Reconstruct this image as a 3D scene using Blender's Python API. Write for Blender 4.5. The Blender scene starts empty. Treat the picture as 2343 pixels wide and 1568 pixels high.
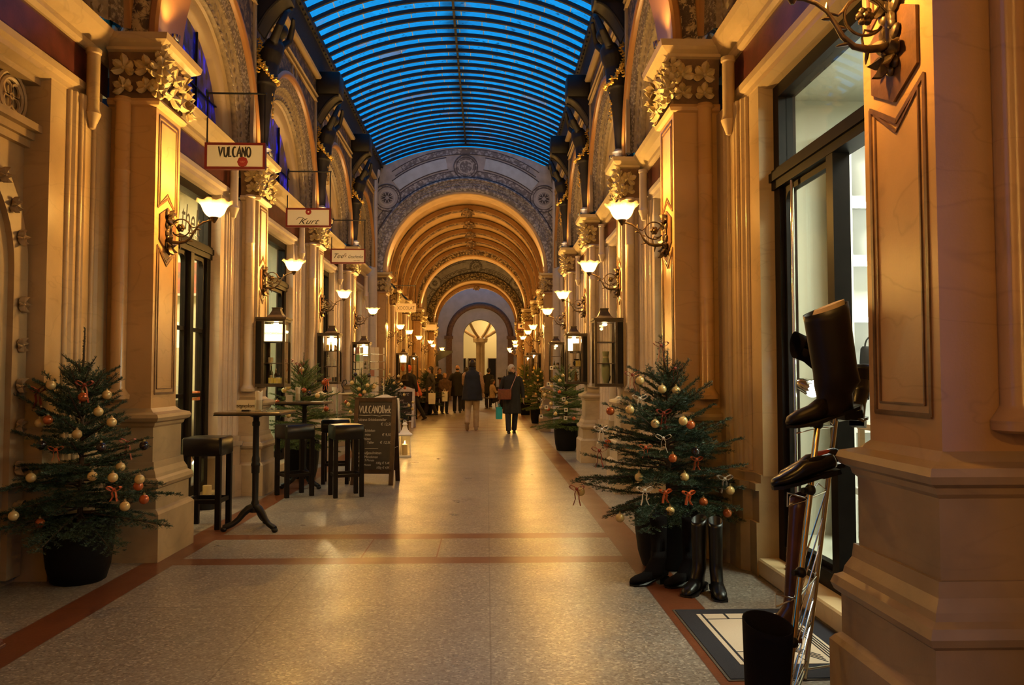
import bpy, math, random
import numpy as np
from mathutils import Vector, Matrix, Euler

random.seed(11)
scene = bpy.context.scene
COL = scene.collection
PI = math.pi

# ------------------------------------------------------------------ camera
IMG_W, IMG_H, FPX = 2343, 1568, 1822.0
VPX, VPY, EYE = 1114.0, 862.0, 1.37
cam_d = bpy.data.cameras.new('camera')
cam = bpy.data.objects.new('camera', cam_d)
COL.objects.link(cam)
cam_d.sensor_width = 36.0
cam_d.lens = FPX / IMG_W * 36.0
cam_d.clip_start, cam_d.clip_end = 0.05, 200
YAW = math.atan((IMG_W / 2 - VPX) / FPX)
PITCH = math.atan((VPY - IMG_H / 2) / FPX)
cam.location = (0, 0, EYE)
cam.rotation_euler = (PI / 2 + PITCH, 0, -YAW)
scene.camera = cam

# ------------------------------------------------------------------ view + world
scene.view_settings.view_transform = 'Standard'
scene.view_settings.look = 'None'
scene.view_settings.gamma = 1.0
scene.view_settings.use_curve_mapping = False
scene.view_settings.exposure = 0.20
scene.cycles.max_bounces = 7
scene.cycles.diffuse_bounces = 2
scene.cycles.adaptive_threshold = 0.02
scene.cycles.glossy_bounces = 3
scene.cycles.transmission_bounces = 6
scene.cycles.transparent_max_bounces = 12
scene.cycles.sample_clamp_indirect = 4.0
scene.cycles.caustics_reflective = False
scene.cycles.caustics_refractive = False

LAMP_COL = (1.0, 0.57, 0.15)
LAMP_W = 190.0
UP_W = 70.0

world = bpy.data.worlds.new('dusk_sky')
scene.world = world
world.use_nodes = True
_n = world.node_tree.nodes
_bg = _n['Background']
_tc = _n.new('ShaderNodeTexCoord')
_nz = _n.new('ShaderNodeTexNoise')
_nz.inputs['Scale'].default_value = 3.0
_nz.inputs['Detail'].default_value = 4.0
_rp = _n.new('ShaderNodeValToRGB')
_rp.color_ramp.elements[0].position = 0.3
_rp.color_ramp.elements[0].color = (0.0, 0.185, 0.55, 1)
_rp.color_ramp.elements[1].position = 0.75
_rp.color_ramp.elements[1].color = (0.002, 0.33, 0.80, 1)
world.node_tree.links.new(_tc.outputs['Generated'], _nz.inputs['Vector'])
world.node_tree.links.new(_nz.outputs['Fac'], _rp.inputs['Fac'])
world.node_tree.links.new(_rp.outputs['Color'], _bg.inputs['Color'])
_bg.inputs['Strength'].default_value = 1.15


# ------------------------------------------------------------------ helpers: space
def gx(px, Y):                       # lateral position of a picture column at distance Y
    return (px - VPX) * Y / FPX


def gz(py, Y):                       # height of a picture row at distance Y
    return EYE + (VPY - py) * Y / FPX


def fy(py, z=0.0):                   # distance at which a picture row meets height z
    return (EYE - z) * FPX / (py - VPY)


# ------------------------------------------------------------------ helpers: mesh
class MB:
    def __init__(s):
        s.v, s.f, s.m, s.s = [], [], [], []

    def add(s, verts, faces, mat=0, smooth=False):
        o = len(s.v)
        s.v.extend([tuple(map(float, p)) for p in verts])
        s.f.extend([tuple(i + o for i in fc) for fc in faces])
        s.m.extend([mat] * len(faces))
        s.s.extend([smooth] * len(faces))
        return s

    def box(s, x0, x1, y0, y1, z0, z1, mat=0, bev=0.0):
        x0, x1 = min(x0, x1), max(x0, x1)
        y0, y1 = min(y0, y1), max(y0, y1)
        z0, z1 = min(z0, z1), max(z0, z1)
        b = min(bev, (x1 - x0) / 2.01, (y1 - y0) / 2.01, (z1 - z0) / 2.01)
        if b <= 0:
            v = [(x0, y0, z0), (x1, y0, z0), (x1, y1, z0), (x0, y1, z0), (x0, y0, z1), (x1, y0, z1), (x1, y1, z1), (x0, y1, z1)]
            f = [(0, 3, 2, 1), (4, 5, 6, 7), (0, 1, 5, 4), (1, 2, 6, 5), (2, 3, 7, 6), (3, 0, 4, 7)]
            return s.add(v, f, mat)
        def loop(i, z):
            return [(x0 + i + b, y0 + i, z), (x1 - i - b, y0 + i, z), (x1 - i, y0 + i + b, z), (x1 - i, y1 - i - b, z),
                    (x1 - i - b, y1 - i, z), (x0 + i + b, y1 - i, z), (x0 + i, y1 - i - b, z), (x0 + i, y0 + i + b, z)]
        rows = [loop(b * .7, z0), loop(0, z0 + b), loop(0, z1 - b), loop(b * .7, z1)]
        return s.grid(rows, close_v=True, caps=True, mat=mat, smooth=False)

    def tbox(s, M4, hx, hy, hz, mat=0):        # oriented box: matrix, half sizes
        v = [M4 @ Vector((a * hx, b * hy, c * hz)) for c in (-1, 1) for b in (-1, 1) for a in (-1, 1)]
        f = [(0, 2, 3, 1), (4, 5, 7, 6), (0, 1, 5, 4), (1, 3, 7, 5), (3, 2, 6, 7), (2, 0, 4, 6)]
        return s.add(v, f, mat)

    def beam(s, p, q, w, h=None, mat=0, up=(0, 0, 1)):
        p, q = Vector(p), Vector(q)
        h = w if h is None else h
        d = (q - p)
        L = d.length
        d.normalize()
        u = Vector(up)
        if abs(d.dot(u)) > .98:
            u = Vector((1, 0, 0))
        a = d.cross(u).normalized()
        b = a.cross(d).normalized()
        M4 = Matrix((a, d, b)).transposed().to_4x4()
        M4.translation = (p + q) / 2
        return s.tbox(M4, w / 2, L / 2, h / 2, mat)

    def grid(s, rows, close_u=False, close_v=False, caps=False, mat=0, smooth=True):
        R, N = len(rows), len(rows[0])
        v = [p for r in rows for p in r]
        f = []
        for i in range(R if close_u else R - 1):
            for j in range(N if close_v else N - 1):
                a, b = i, (i + 1) % R
                c, d = j, (j + 1) % N
                f.append((a * N + c, a * N + d, b * N + d, b * N + c))
        if caps:
            f.append(tuple(range(N - 1, -1, -1)))
            f.append(tuple((R - 1) * N + k for k in range(N)))
        return s.add(v, f, mat, smooth)

    def lathe(s, prof, c=(0, 0, 0), n=20, mat=0, smooth=True, sx=1, sy=1, wave=None):
        rows = []
        for (r, z) in prof:
            row = []
            for k in range(n):
                a = 2 * PI * k / n
                rr, zz = (r, z) if wave is None else wave(r, z, a)
                row.append((c[0] + rr * math.cos(a) * sx, c[1] + rr * math.sin(a) * sy, c[2] + zz))
            rows.append(row)
        return s.grid(rows, close_v=True, caps=True, mat=mat, smooth=smooth)

    def tube(s, pts, r, n=8, mat=0, flat=1.0, closed=False, smooth=True):
        pts = [Vector(p) for p in pts]
        N = len(pts)
        rr = r if isinstance(r, (list, tuple)) else [r] * N
        rows, a = [], None
        for i, p in enumerate(pts):
            if closed:
                t = pts[(i + 1) % N] - pts[i - 1]
            else:
                t = pts[min(i + 1, N - 1)] - pts[max(i - 1, 0)]
            if t.length < 1e-9:
                t = Vector((0, 0, 1))
            t.normalize()
            if a is None:
                a = t.cross(Vector((0, 0, 1)))
                if a.length < .05:
                    a = t.cross(Vector((0, 1, 0)))
            else:
                a = a - t * a.dot(t)
            a.normalize()
            b = t.cross(a)
            rows.append([p + (a * math.cos(2 * PI * k / n) + b * (math.sin(2 * PI * k / n) * flat)) * rr[i] for k in range(n)])
        return s.grid(rows, close_u=closed, close_v=True, caps=not closed, mat=mat, smooth=smooth)

    def ball(s, c, r, nu=12, nv=8, mat=0, M4=None):
        rx, ry, rz = r if isinstance(r, (list, tuple)) else (r, r, r)
        rows = []
        for i in range(nv + 1):
            t = PI * (i / nv) if 0 < i < nv else (0.02 if i == 0 else PI - .02)
            row = []
            for k in range(nu):
                p = Vector((rx * math.sin(t) * math.cos(2 * PI * k / nu), ry * math.sin(t) * math.sin(2 * PI * k / nu), -rz * math.cos(t)))
                if M4 is not None:
                    p = M4 @ p
                row.append(p + Vector(c))
            rows.append(row)
        return s.grid(rows, close_v=True, caps=True, mat=mat, smooth=True)

    def prism(s, poly, fn, w0, w1, mat=0):      # polygon (u,v), fn(u,v,w)->xyz
        n = len(poly)
        v = [fn(u, w, w0) for (u, w) in poly] + [fn(u, w, w1) for (u, w) in poly]
        f = [tuple(range(n)), tuple(range(2 * n - 1, n - 1, -1))]
        f += [(i, (i + 1) % n, n + (i + 1) % n, n + i) for i in range(n)]
        return s.add(v, f, mat)

    def build(s, name, mats, parent=None, loc=None, rot=None, sharp=40):
        me = bpy.data.meshes.new(name)
        me.from_pydata(s.v, [], s.f)
        for m in (mats if isinstance(mats, (list, tuple)) else [mats]):
            me.materials.append(m)
        me.polygons.foreach_set('material_index', s.m)
        me.polygons.foreach_set('use_smooth', s.s)
        me.update()
        if any(s.s):
            me.set_sharp_from_angle(angle=math.radians(sharp))
        return link(name, me, parent, loc, rot)


def link(name, me, parent=None, loc=None, rot=None):
    o = bpy.data.objects.new(name, me)
    COL.objects.link(o)
    if parent is not None:
        o.parent = parent
    if loc is not None:
        o.location = loc
    if rot is not None:
        o.rotation_euler = rot
    return o


def tag(o, label=None, cat=None, group=None, kind=None):
    if label:
        o['label'] = label
    if cat:
        o['category'] = cat
    if group:
        o['group'] = group
    if kind:
        o['kind'] = kind
    return o


def thing(name, label, cat, loc=(0, 0, 0), rz=0.0, group=None, kind=None):
    o = bpy.data.objects.new(name, None)
    COL.objects.link(o)
    o.empty_display_size = .1
    o.location = loc
    o.rotation_euler = (0, 0, rz)
    return tag(o, label, cat, group, kind)


def copy_tree(o, loc=None, rz=None, label=None, group=None, parent=None, scale=None):
    c = o.copy()
    COL.objects.link(c)
    c.parent = parent
    if loc is not None:
        c.location = loc
    if rz is not None:
        c.rotation_euler = (0, 0, rz)
    if scale is not None:
        c.scale = (scale,) * 3
    if label:
        c['label'] = label
    if group:
        c['group'] = group
    for ch in KIDS.get(o.name, []):
        copy_tree(ch, parent=c)
    return c


KIDS = {}


def index_children():
    KIDS.clear()
    for o in bpy.data.objects:
        if o.parent is not None:
            KIDS.setdefault(o.parent.name, []).append(o)


def point_light(name, loc, watts, col, r=.05, parent=None):
    l = bpy.data.lights.new(name, 'POINT')
    l.energy, l.color, l.shadow_soft_size = watts, col, r
    return link(name, l, parent, loc)


def spot_light(name, loc, watts, col, target, angle=80, blend=.5, r=.03, parent=None):
    l = bpy.data.lights.new(name, 'SPOT')
    l.energy, l.color, l.shadow_soft_size = watts, col, r
    l.spot_size, l.spot_blend = math.radians(angle), blend
    o = link(name, l, parent, loc)
    d = Vector(target) - Vector(loc)
    o.rotation_euler = d.to_track_quat('-Z', 'Y').to_euler()
    return o


def area_light(name, loc, watts, col, sx, sy, rot=(0, 0, 0)):
    l = bpy.data.lights.new(name, 'AREA')
    l.energy, l.color, l.shape, l.size, l.size_y = watts, col, 'RECTANGLE', sx, sy
    return link(name, l, None, loc, rot)


def text(name, body, size, mat, loc, rot, parent=None, align='CENTER', ext=.0012, shear=0.0, sx=1.0, bold=0.0):
    c = bpy.data.curves.new(name, 'FONT')
    c.body, c.size, c.extrude, c.align_x, c.shear = body, size, ext, align, shear
    c.offset = bold
    c.resolution_u = 3
    c.materials.append(mat)
    tmp = bpy.data.objects.new('tmp_text', c)
    COL.objects.link(tmp)
    me = bpy.data.meshes.new_from_object(tmp)
    me.name = name
    bpy.data.objects.remove(tmp)
    bpy.data.curves.remove(c)
    o = link(name, me, parent, loc, rot)
    o.scale = (sx, 1, 1)
    return o


# ------------------------------------------------------------------ helpers: materials
def _nodes(name):
    m = bpy.data.materials.new(name)
    m.use_nodes = True
    nt = m.node_tree
    return m, nt, nt.nodes['Principled BSDF'], nt.nodes['Material Output']


def mat(name, col, rough=.5, metal=0.0, var=0.0, vscale=6.0, bump=0.0, bscale=60.0, coat=0.0, spec=.5, col2=None, detail=4.0):
    m, nt, p, out = _nodes(name)
    p.inputs['Roughness'].default_value = rough
    p.inputs['Metallic'].default_value = metal
    p.inputs['Specular IOR Level'].default_value = spec
    p.inputs['Coat Weight'].default_value = coat
    p.inputs['Base Color'].default_value = (*col, 1)
    if var > 0 or col2 is not None or bump > 0:
        tc = nt.nodes.new('ShaderNodeTexCoord')
    if var > 0 or col2 is not None:
        nz = nt.nodes.new('ShaderNodeTexNoise')
        nz.inputs['Scale'].default_value = vscale
        nz.inputs['Detail'].default_value = detail
        rp = nt.nodes.new('ShaderNodeValToRGB')
        c2 = col2 if col2 is not None else tuple(c * (1 - var) for c in col)
        rp.color_ramp.elements[0].position, rp.color_ramp.elements[1].position = .36, .64
        rp.color_ramp.elements[0].color = (*c2, 1)
        rp.color_ramp.elements[1].color = (*[min(1, c * (1 + var * .5)) for c in col], 1)
        nt.links.new(tc.outputs['Object'], nz.inputs['Vector'])
        nt.links.new(nz.outputs['Fac'], rp.inputs['Fac'])
        nt.links.new(rp.outputs['Color'], p.inputs['Base Color'])
    if bump > 0:
        bn = nt.nodes.new('ShaderNodeTexNoise')
        bn.inputs['Scale'].default_value = bscale
        bn.inputs['Detail'].default_value = 3
        bp = nt.nodes.new('ShaderNodeBump')
        bp.inputs['Strength'].default_value = bump
        bp.inputs['Distance'].default_value = .01
        nt.links.new(tc.outputs['Object'], bn.inputs['Vector'])
        nt.links.new(bn.outputs['Fac'], bp.inputs['Height'])
        nt.links.new(bp.outputs['Normal'], p.inputs['Normal'])
    return m


def stone(name, col, rough=.35, var=.25, vein=.5, vscale=2.0, spec=.5):
    """polished stone: soft mottling, fine grain and a few dark wandering veins"""
    m, nt, p, out = _nodes(name)
    N, L = nt.nodes, nt.links
    p.inputs['Roughness'].default_value = rough
    p.inputs['Specular IOR Level'].default_value = spec
    tc = N.new('ShaderNodeTexCoord')
    a = N.new('ShaderNodeTexNoise')
    a.inputs['Scale'].default_value, a.inputs['Detail'].default_value = vscale, 6
    ra = N.new('ShaderNodeValToRGB')
    ra.color_ramp.elements[0].position, ra.color_ramp.elements[1].position = .3, .7
    ra.color_ramp.elements[0].color = (*[c * (1 - var) for c in col], 1)
    ra.color_ramp.elements[1].color = (*[min(1, c * (1 + var * .6)) for c in col], 1)
    L.new(tc.outputs['Object'], a.inputs['Vector'])
    L.new(a.outputs['Fac'], ra.inputs['Fac'])
    mp = N.new('ShaderNodeMapping')
    mp.inputs['Scale'].default_value = (.8, .8, 2.2)
    b = N.new('ShaderNodeTexNoise')
    b.inputs['Scale'].default_value, b.inputs['Detail'].default_value, b.inputs['Distortion'].default_value = 1.6, 3, .6
    L.new(tc.outputs['Object'], mp.inputs['Vector'])
    L.new(mp.outputs['Vector'], b.inputs['Vector'])
    rb = N.new('ShaderNodeValToRGB')
    e = rb.color_ramp.elements
    e[0].position, e[0].color = .485, (1, 1, 1, 1)
    e[1].position, e[1].color = .515, (1, 1, 1, 1)
    k = e.new(.5)
    k.color = (1 - vein, 1 - vein, 1 - vein, 1)
    L.new(b.outputs['Fac'], rb.inputs['Fac'])
    mx = N.new('ShaderNodeMix')
    mx.data_type, mx.blend_type = 'RGBA', 'MULTIPLY'
    mx.inputs['Factor'].default_value = 1
    L.new(ra.outputs['Color'], mx.inputs['A'])
    L.new(rb.outputs['Color'], mx.inputs['B'])
    L.new(mx.outputs['Result'], p.inputs['Base Color'])
    g = N.new('ShaderNodeTexNoise')
    g.inputs['Scale'].default_value = 90
    bp = N.new('ShaderNodeBump')
    bp.inputs['Strength'].default_value, bp.inputs['Distance'].default_value = .12, .004
    L.new(tc.outputs['Object'], g.inputs['Vector'])
    L.new(g.outputs['Fac'], bp.inputs['Height'])
    L.new(bp.outputs['Normal'], p.inputs['Normal'])
    return m


def ornament(name, light, dark, scale=9.0, rough=.6):
    """scrolling carved or painted ornament: two tones in a repeating leaf-like figure"""
    m, nt, p, out = _nodes(name)
    N, L = nt.nodes, nt.links
    p.inputs['Roughness'].default_value = rough
    tc = N.new('ShaderNodeTexCoord')
    v = N.new('ShaderNodeTexVoronoi')
    v.feature = 'SMOOTH_F1'
    v.inputs['Scale'].default_value = scale
    w = N.new('ShaderNodeTexNoise')
    w.inputs['Scale'].default_value, w.inputs['Detail'].default_value, w.inputs['Distortion'].default_value = scale * 1.3, 2, 2.5
    ad = N.new('ShaderNodeMath')
    ad.operation = 'ADD'
    L.new(tc.outputs['Object'], v.inputs['Vector'])
    L.new(tc.outputs['Object'], w.inputs['Vector'])
    L.new(v.outputs['Distance'], ad.inputs[0])
    L.new(w.outputs['Fac'], ad.inputs[1])
    r = N.new('ShaderNodeValToRGB')
    r.color_ramp.elements[0].position, r.color_ramp.elements[1].position = .78, .95
    r.color_ramp.elements[0].color, r.color_ramp.elements[1].color = (*light, 1), (*dark, 1)
    L.new(ad.outputs[0], r.inputs['Fac'])
    L.new(r.outputs['Color'], p.inputs['Base Color'])
    bp = N.new('ShaderNodeBump')
    bp.inputs['Strength'].default_value, bp.inputs['Distance'].default_value = .6, .02
    bp.invert = True
    L.new(ad.outputs[0], bp.inputs['Height'])
    L.new(bp.outputs['Normal'], p.inputs['Normal'])
    return m


def glow(name, col, strength):
    m, nt, p, out = _nodes(name)
    p.inputs['Base Color'].default_value = (0.05, 0.05, 0.05, 1)
    p.inputs['Emission Color'].default_value = (*col, 1)
    p.inputs['Emission Strength'].default_value = strength
    return m


def glass(name, tint=(.93, .95, .94), rough=.02, k=1.0):
    """thin pane: clear with a Fresnel reflection"""
    m, nt, p, out = _nodes(name)
    N, L = nt.nodes, nt.links
    t = N.new('ShaderNodeBsdfTransparent')
    t.inputs['Color'].default_value = (*tint, 1)
    g = N.new('ShaderNodeBsdfGlossy')
    g.inputs['Roughness'].default_value = rough
    fr = N.new('ShaderNodeFresnel')
    geo = N.new('ShaderNodeNewGeometry')
    ior = N.new('ShaderNodeMapRange')
    ior.inputs['To Min'].default_value, ior.inputs['To Max'].default_value = 1.4, 1 / 1.4
    L.new(geo.outputs['Backfacing'], ior.inputs['Value'])
    L.new(ior.outputs[0], fr.inputs['IOR'])
    mu = N.new('ShaderNodeMath')
    mu.operation = 'MULTIPLY'
    mu.inputs[1].default_value = k
    mx = N.new('ShaderNodeMixShader')
    L.new(fr.outputs[0], mu.inputs[0])
    L.new(mu.outputs[0], mx.inputs[0])
    L.new(t.outputs[0], mx.inputs[1])
    L.new(g.outputs[0], mx.inputs[2])
    L.new(mx.outputs[0], out.inputs['Surface'])
    return m
# ------------------------------------------------------------------ materials
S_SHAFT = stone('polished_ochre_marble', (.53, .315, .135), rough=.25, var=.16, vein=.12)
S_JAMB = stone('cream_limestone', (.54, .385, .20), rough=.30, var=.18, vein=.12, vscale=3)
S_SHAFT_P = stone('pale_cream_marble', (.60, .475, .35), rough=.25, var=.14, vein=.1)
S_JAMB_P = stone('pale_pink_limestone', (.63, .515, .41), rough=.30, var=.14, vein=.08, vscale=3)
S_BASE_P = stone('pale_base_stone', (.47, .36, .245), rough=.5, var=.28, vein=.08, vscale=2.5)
S_LEAFG = stone('grey_leaf_stone', (.34, .30, .28), rough=.5, var=.15, vein=.05)
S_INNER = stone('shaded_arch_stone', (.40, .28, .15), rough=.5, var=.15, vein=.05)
S_BASE = stone('weathered_base_stone', (.40, .28, .145), rough=.5, var=.3, vein=.08, vscale=2.5)
S_CREAM = stone('pale_cornice_stone', (.62, .47, .26), rough=.4, var=.12, vein=.08)
S_GREY = stone('grey_column_stone', (.50, .45, .43), rough=.42, var=.15, vein=.1)
S_RED = stone('red_frieze_marble', (.105, .027, .020), rough=.28, var=.45, vein=.2, vscale=7)
S_INLAY = stone('brown_inlay_marble', (.15, .075, .035), rough=.3, var=.4, vein=.2, vscale=12)
S_PANEL = stone('amber_panel_marble', (.62, .47, .27), rough=.2, var=.2, vein=.2, vscale=3)
GILT_LEAF = mat('gilded_leaf', (.66, .50, .25), rough=.45, var=.25, vscale=20, bump=.3, bscale=90)
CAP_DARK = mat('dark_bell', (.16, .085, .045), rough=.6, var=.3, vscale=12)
ORN_GOLD = ornament('scroll_band', (.46, .33, .16), (.07, .04, .022), 14)
ORN_GRAIN = ornament('grain_band', (.36, .28, .18), (.14, .095, .055), 34)
ORN_SPAN = ornament('spandrel_relief', (.20, .12, .05), (.05, .028, .013), 11)
ORN_GREY = ornament('painted_grey_scroll', (.48, .44, .43), (.19, .165, .16), 16)
ORN_VAULT = ornament('painted_vault_scroll', (.30, .165, .06), (.08, .038, .013), 12)
ORANGE = stone('orange_roll', (.40, .18, .045), rough=.35, var=.15, vein=.05)
PLASTER = mat('warm_vault_plaster', (.58, .37, .17), rough=.7, var=.12, vscale=4)
PAINT_BLUE = mat('blue_grey_paint', (.52, .56, .62), rough=.75, var=.1, vscale=6)
PAINT_GREY = mat('grey_wall_paint', (.44, .405, .41), rough=.75, var=.2, vscale=5)
PAINT_LINE = mat('dark_painted_line', (.075, .062, .066), rough=.75)
PAINT_PALE = mat('pale_painted_line', (.50, .46, .44), rough=.75)
GATE_WALL = mat('pale_gate_plaster', (.44, .45, .50), rough=.8, var=.1, vscale=3)
RIB_BROWN = stone('brown_rib_stone', (.27, .135, .045), rough=.5, var=.25, vein=.05)
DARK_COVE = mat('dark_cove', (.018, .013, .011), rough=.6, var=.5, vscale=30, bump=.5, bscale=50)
BRONZE = mat('dark_bronze', (.014, .010, .008), rough=.5, metal=.2, var=.3, vscale=10)
BLACK_IRON = mat('black_iron', (.007, .0065, .0065), rough=.45, spec=.3)
OLD_BRASS = mat('patinated_brass', (.115, .078, .043), rough=.38, metal=.7, var=.4, vscale=25)
GOLD = mat('bright_gilding', (1.0, .62, .12), rough=.3, metal=.75)
WOOD_DARK = mat('dark_stained_wood', (.007, .0045, .004), rough=.5, var=.4, vscale=9, spec=.15)
WOOD_BLACK = mat('black_stained_wood', (.007, .005, .005), rough=.45, spec=.2)
WOOD_BROWN = mat('brown_wood', (.10, .05, .025), rough=.4, var=.35, vscale=12)
BAR_BLACK = mat('black_glazing_bar', (.006, .006, .008), rough=.6)
GLASS = glass('clear_glass')
GLASS_BOX = glass('showcase_glass', (.96, .96, .94), .02, .7)
WALL_SHOP = mat('shop_wall_white', (.72, .72, .62), rough=.7)
WALL_SHOP_W = mat('shop_wall_warm', (.72, .66, .46), rough=.7)
CHROME = mat('chrome', (.72, .70, .66), rough=.12, metal=1.0)

C0 = -0.54                                  # centre line of the passage


def XX(s, d):
    return C0 + s * d


SIDE = {-1: 'left', 1: 'right'}
PY = [2.76, 6.36, 9.6, 12.95, 16.25]
Z_SPR = 3.98

# ------------------------------------------------------------------ floor
def floor_material():
    m, nt, p, out = _nodes('terrazzo_floor')
    N, L = nt.nodes, nt.links
    geo = N.new('ShaderNodeNewGeometry')
    sep = N.new('ShaderNodeSeparateXYZ')
    L.new(geo.outputs['Position'], sep.inputs[0])

    def mth(op, a, b=None):
        n = N.new('ShaderNodeMath')
        n.operation = op
        for i, q in enumerate([a, b]):
            if q is None:
                continue
            if isinstance(q, (int, float)):
                n.inputs[i].default_value = q
            else:
                L.new(q, n.inputs[i])
        return n.outputs[0]

    def band(v, a, b):
        return mth('MULTIPLY', mth('GREATER_THAN', v, a), mth('LESS_THAN', v, b))

    def mix(fac, a, b, mode='MIX'):
        n = N.new('ShaderNodeMix')
        n.data_type, n.blend_type = 'RGBA', mode
        for k, q in (('Factor', fac), ('A', a), ('B', b)):
            if isinstance(q, (int, float)):
                n.inputs[k].default_value = q
            elif isinstance(q, tuple):
                n.inputs[k].default_value = (*q, 1)
            else:
                L.new(q, n.inputs[k])
        return n.outputs['Result']

    def noise(scale, det=2):
        n = N.new('ShaderNodeTexNoise')
        n.inputs['Scale'].default_value, n.inputs['Detail'].default_value = scale, det
        L.new(geo.outputs['Position'], n.inputs['Vector'])
        return n.outputs['Fac']

    x, y = sep.outputs['X'], sep.outputs['Y']
    vor = N.new('ShaderNodeTexVoronoi')
    vor.inputs['Scale'].default_value = 85
    L.new(geo.outputs['Position'], vor.inputs['Vector'])
    chips = N.new('ShaderNodeValToRGB')
    e = chips.color_ramp.elements
    e[0].position, e[0].color = 0.0, (.12, .10, .082, 1)
    e[1].position, e[1].color = 1.0, (.50, .44, .36, 1)
    for pos, c in ((.25, (.195, .168, .142)), (.5, (.245, .213, .182)), (.82, (.285, .25, .213)), (.93, (.40, .36, .31))):
        k = e.new(pos)
        k.color = (*c, 1)
    sp = N.new('ShaderNodeSeparateColor')
    L.new(vor.outputs['Color'], sp.inputs[0])
    L.new(sp.outputs[0], chips.inputs['Fac'])
    base = mix(mth('MULTIPLY', noise(1.1, 5), .55), chips.outputs['Color'], (.185, .15, .115))
    red = mix(mth('MULTIPLY', sp.outputs[1], .55), (.125, .036, .014), (.19, .068, .030))
    lanes = mth('ADD', band(x, -2.52, -2.28), band(x, 1.04, 1.29))
    inner = band(x, -2.52, 1.29)
    cross = None
    for a, b in ((5.92, 6.12), (6.82, 7.03), (20.15, 20.4), (21.5, 21.75), (30.9, 31.2), (38.2, 38.5), (40, 40.3)):
        q = mth('MULTIPLY', band(y, a, b), inner)
        cross = q if cross is None else mth('ADD', cross, q)
    strips = mth('MINIMUM', mth('ADD', lanes, cross), 1.0)
    col = mix(strips, base, red)
    pale = band(y, 20.4, 20.47)
    col = mix(mth('MULTIPLY', pale, .7), col, (.5, .42, .33))
    # slab joints
    j = None
    for a in (-1.25, .02):
        q = band(x, a - .004, a + .004)
        j = q if j is None else mth('ADD', j, q)
    mod = mth('MODULO', mth('ADD', y, .55), 1.35)
    j = mth('ADD', j, mth('LESS_THAN', mod, .009))
    for a in (-2.523, -2.278, 1.04, 1.29):
        j = mth('ADD', j, band(x, a - .003, a + .003))
    j = mth('MULTIPLY', mth('MINIMUM', j, 1.0), .45)
    col = mix(j, col, (.05, .035, .025))
    # hatch cover in the cross band
    hx = band(x, -.955, -.375)
    hy = band(y, 6.12, 6.82)
    hin = mth('MULTIPLY', band(x, -.945, -.385), band(y, 6.13, 6.81))
    rim = mth('SUBTRACT', mth('MULTIPLY', hx, hy), hin)
    col = mix(mth('MULTIPLY', hin, .25), col, (.16, .105, .07))
    col = mix(mth('MAXIMUM', rim, 0.0), col, (.15, .035, .015))
    L.new(col, p.inputs['Base Color'])
    rr = N.new('ShaderNodeMapRange')
    rr.inputs['To Min'].default_value, rr.inputs['To Max'].default_value = .2, .46
    L.new(noise(2.2, 4), rr.inputs['Value'])
    L.new(rr.outputs[0], p.inputs['Roughness'])
    p.inputs['Specular IOR Level'].default_value = .42
    bp = N.new('ShaderNodeBump')
    bp.inputs['Strength'].default_value, bp.inputs['Distance'].default_value = .10, .003
    L.new(noise(70, 2), bp.inputs['Height'])
    L.new(bp.outputs['Normal'], p.inputs['Normal'])
    return m


b = MB().box(-6.5, 5.5, -6.1, 62, -.12, 0)
tag(b.build('floor', floor_material()), 'speckled beige terrazzo floor with red border strips', 'floor', kind='structure')

# ------------------------------------------------------------------ generic stone sweeps
def rect_sweep(mb, prof, depth, hw, mat_i=0, smooth=False):
    """moulded block against a wall: profile (offset, z) carried round three sides (front at x=0)"""
    rows = [[(-depth, -hw - o, z), (o, -hw - o, z), (o, hw + o, z), (-depth, hw + o, z)] for (o, z) in prof]
    mb.grid(rows, caps=True, mat=mat_i, smooth=smooth)


def petal(mb, base, dirv, nrm, L, W, curl=.35, mi=0):
    """one thick curved leaf lobe"""
    d, n = Vector(dirv).normalized(), Vector(nrm).normalized()
    t = d.cross(n).normalized()
    rows = []
    K = 5
    for side in (1, -1):
        rr = []
    prof = [(0, .22), (.22, .62), (.5, .95), (.75, 1.0), (.92, .66), (1.0, .2)]
    top, bot = [], []
    for (u, w) in prof:
        h = curl * L * (u ** 2) + .012
        c = Vector(base) + d * (L * u) + n * h
        hw = W * w * .5
        top.append([c - t * hw - n * .012, c + n * .012, c + t * hw - n * .012])
        bot.append([c + t * hw - n * .018, c - n * .012, c - t * hw - n * .018])
    rows = [a + b_ for a, b_ in zip(top, bot)]
    mb.grid(rows, close_v=True, caps=True, mat=mi, smooth=True)


def leaf_cluster(mb, c, nrm, up, R, n=5, seed=0, spread=230):
    rnd = random.Random(seed)
    n_ = Vector(nrm).normalized()
    u_ = (Vector(up) - n_ * Vector(up).dot(n_)).normalized()
    r_ = u_.cross(n_)
    a0 = rnd.uniform(-20, 20)
    for k in range(n):
        a = math.radians(a0 - spread / 2 + spread * k / (n - 1))
        d = u_ * math.cos(a) + r_ * math.sin(a)
        petal(mb, Vector(c), d, n_, R * rnd.uniform(.85, 1.1), R * .66, curl=rnd.uniform(.15, .5))
    mb.ball(Vector(c) + n_ * .02, R * .16, 8, 5)


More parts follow.
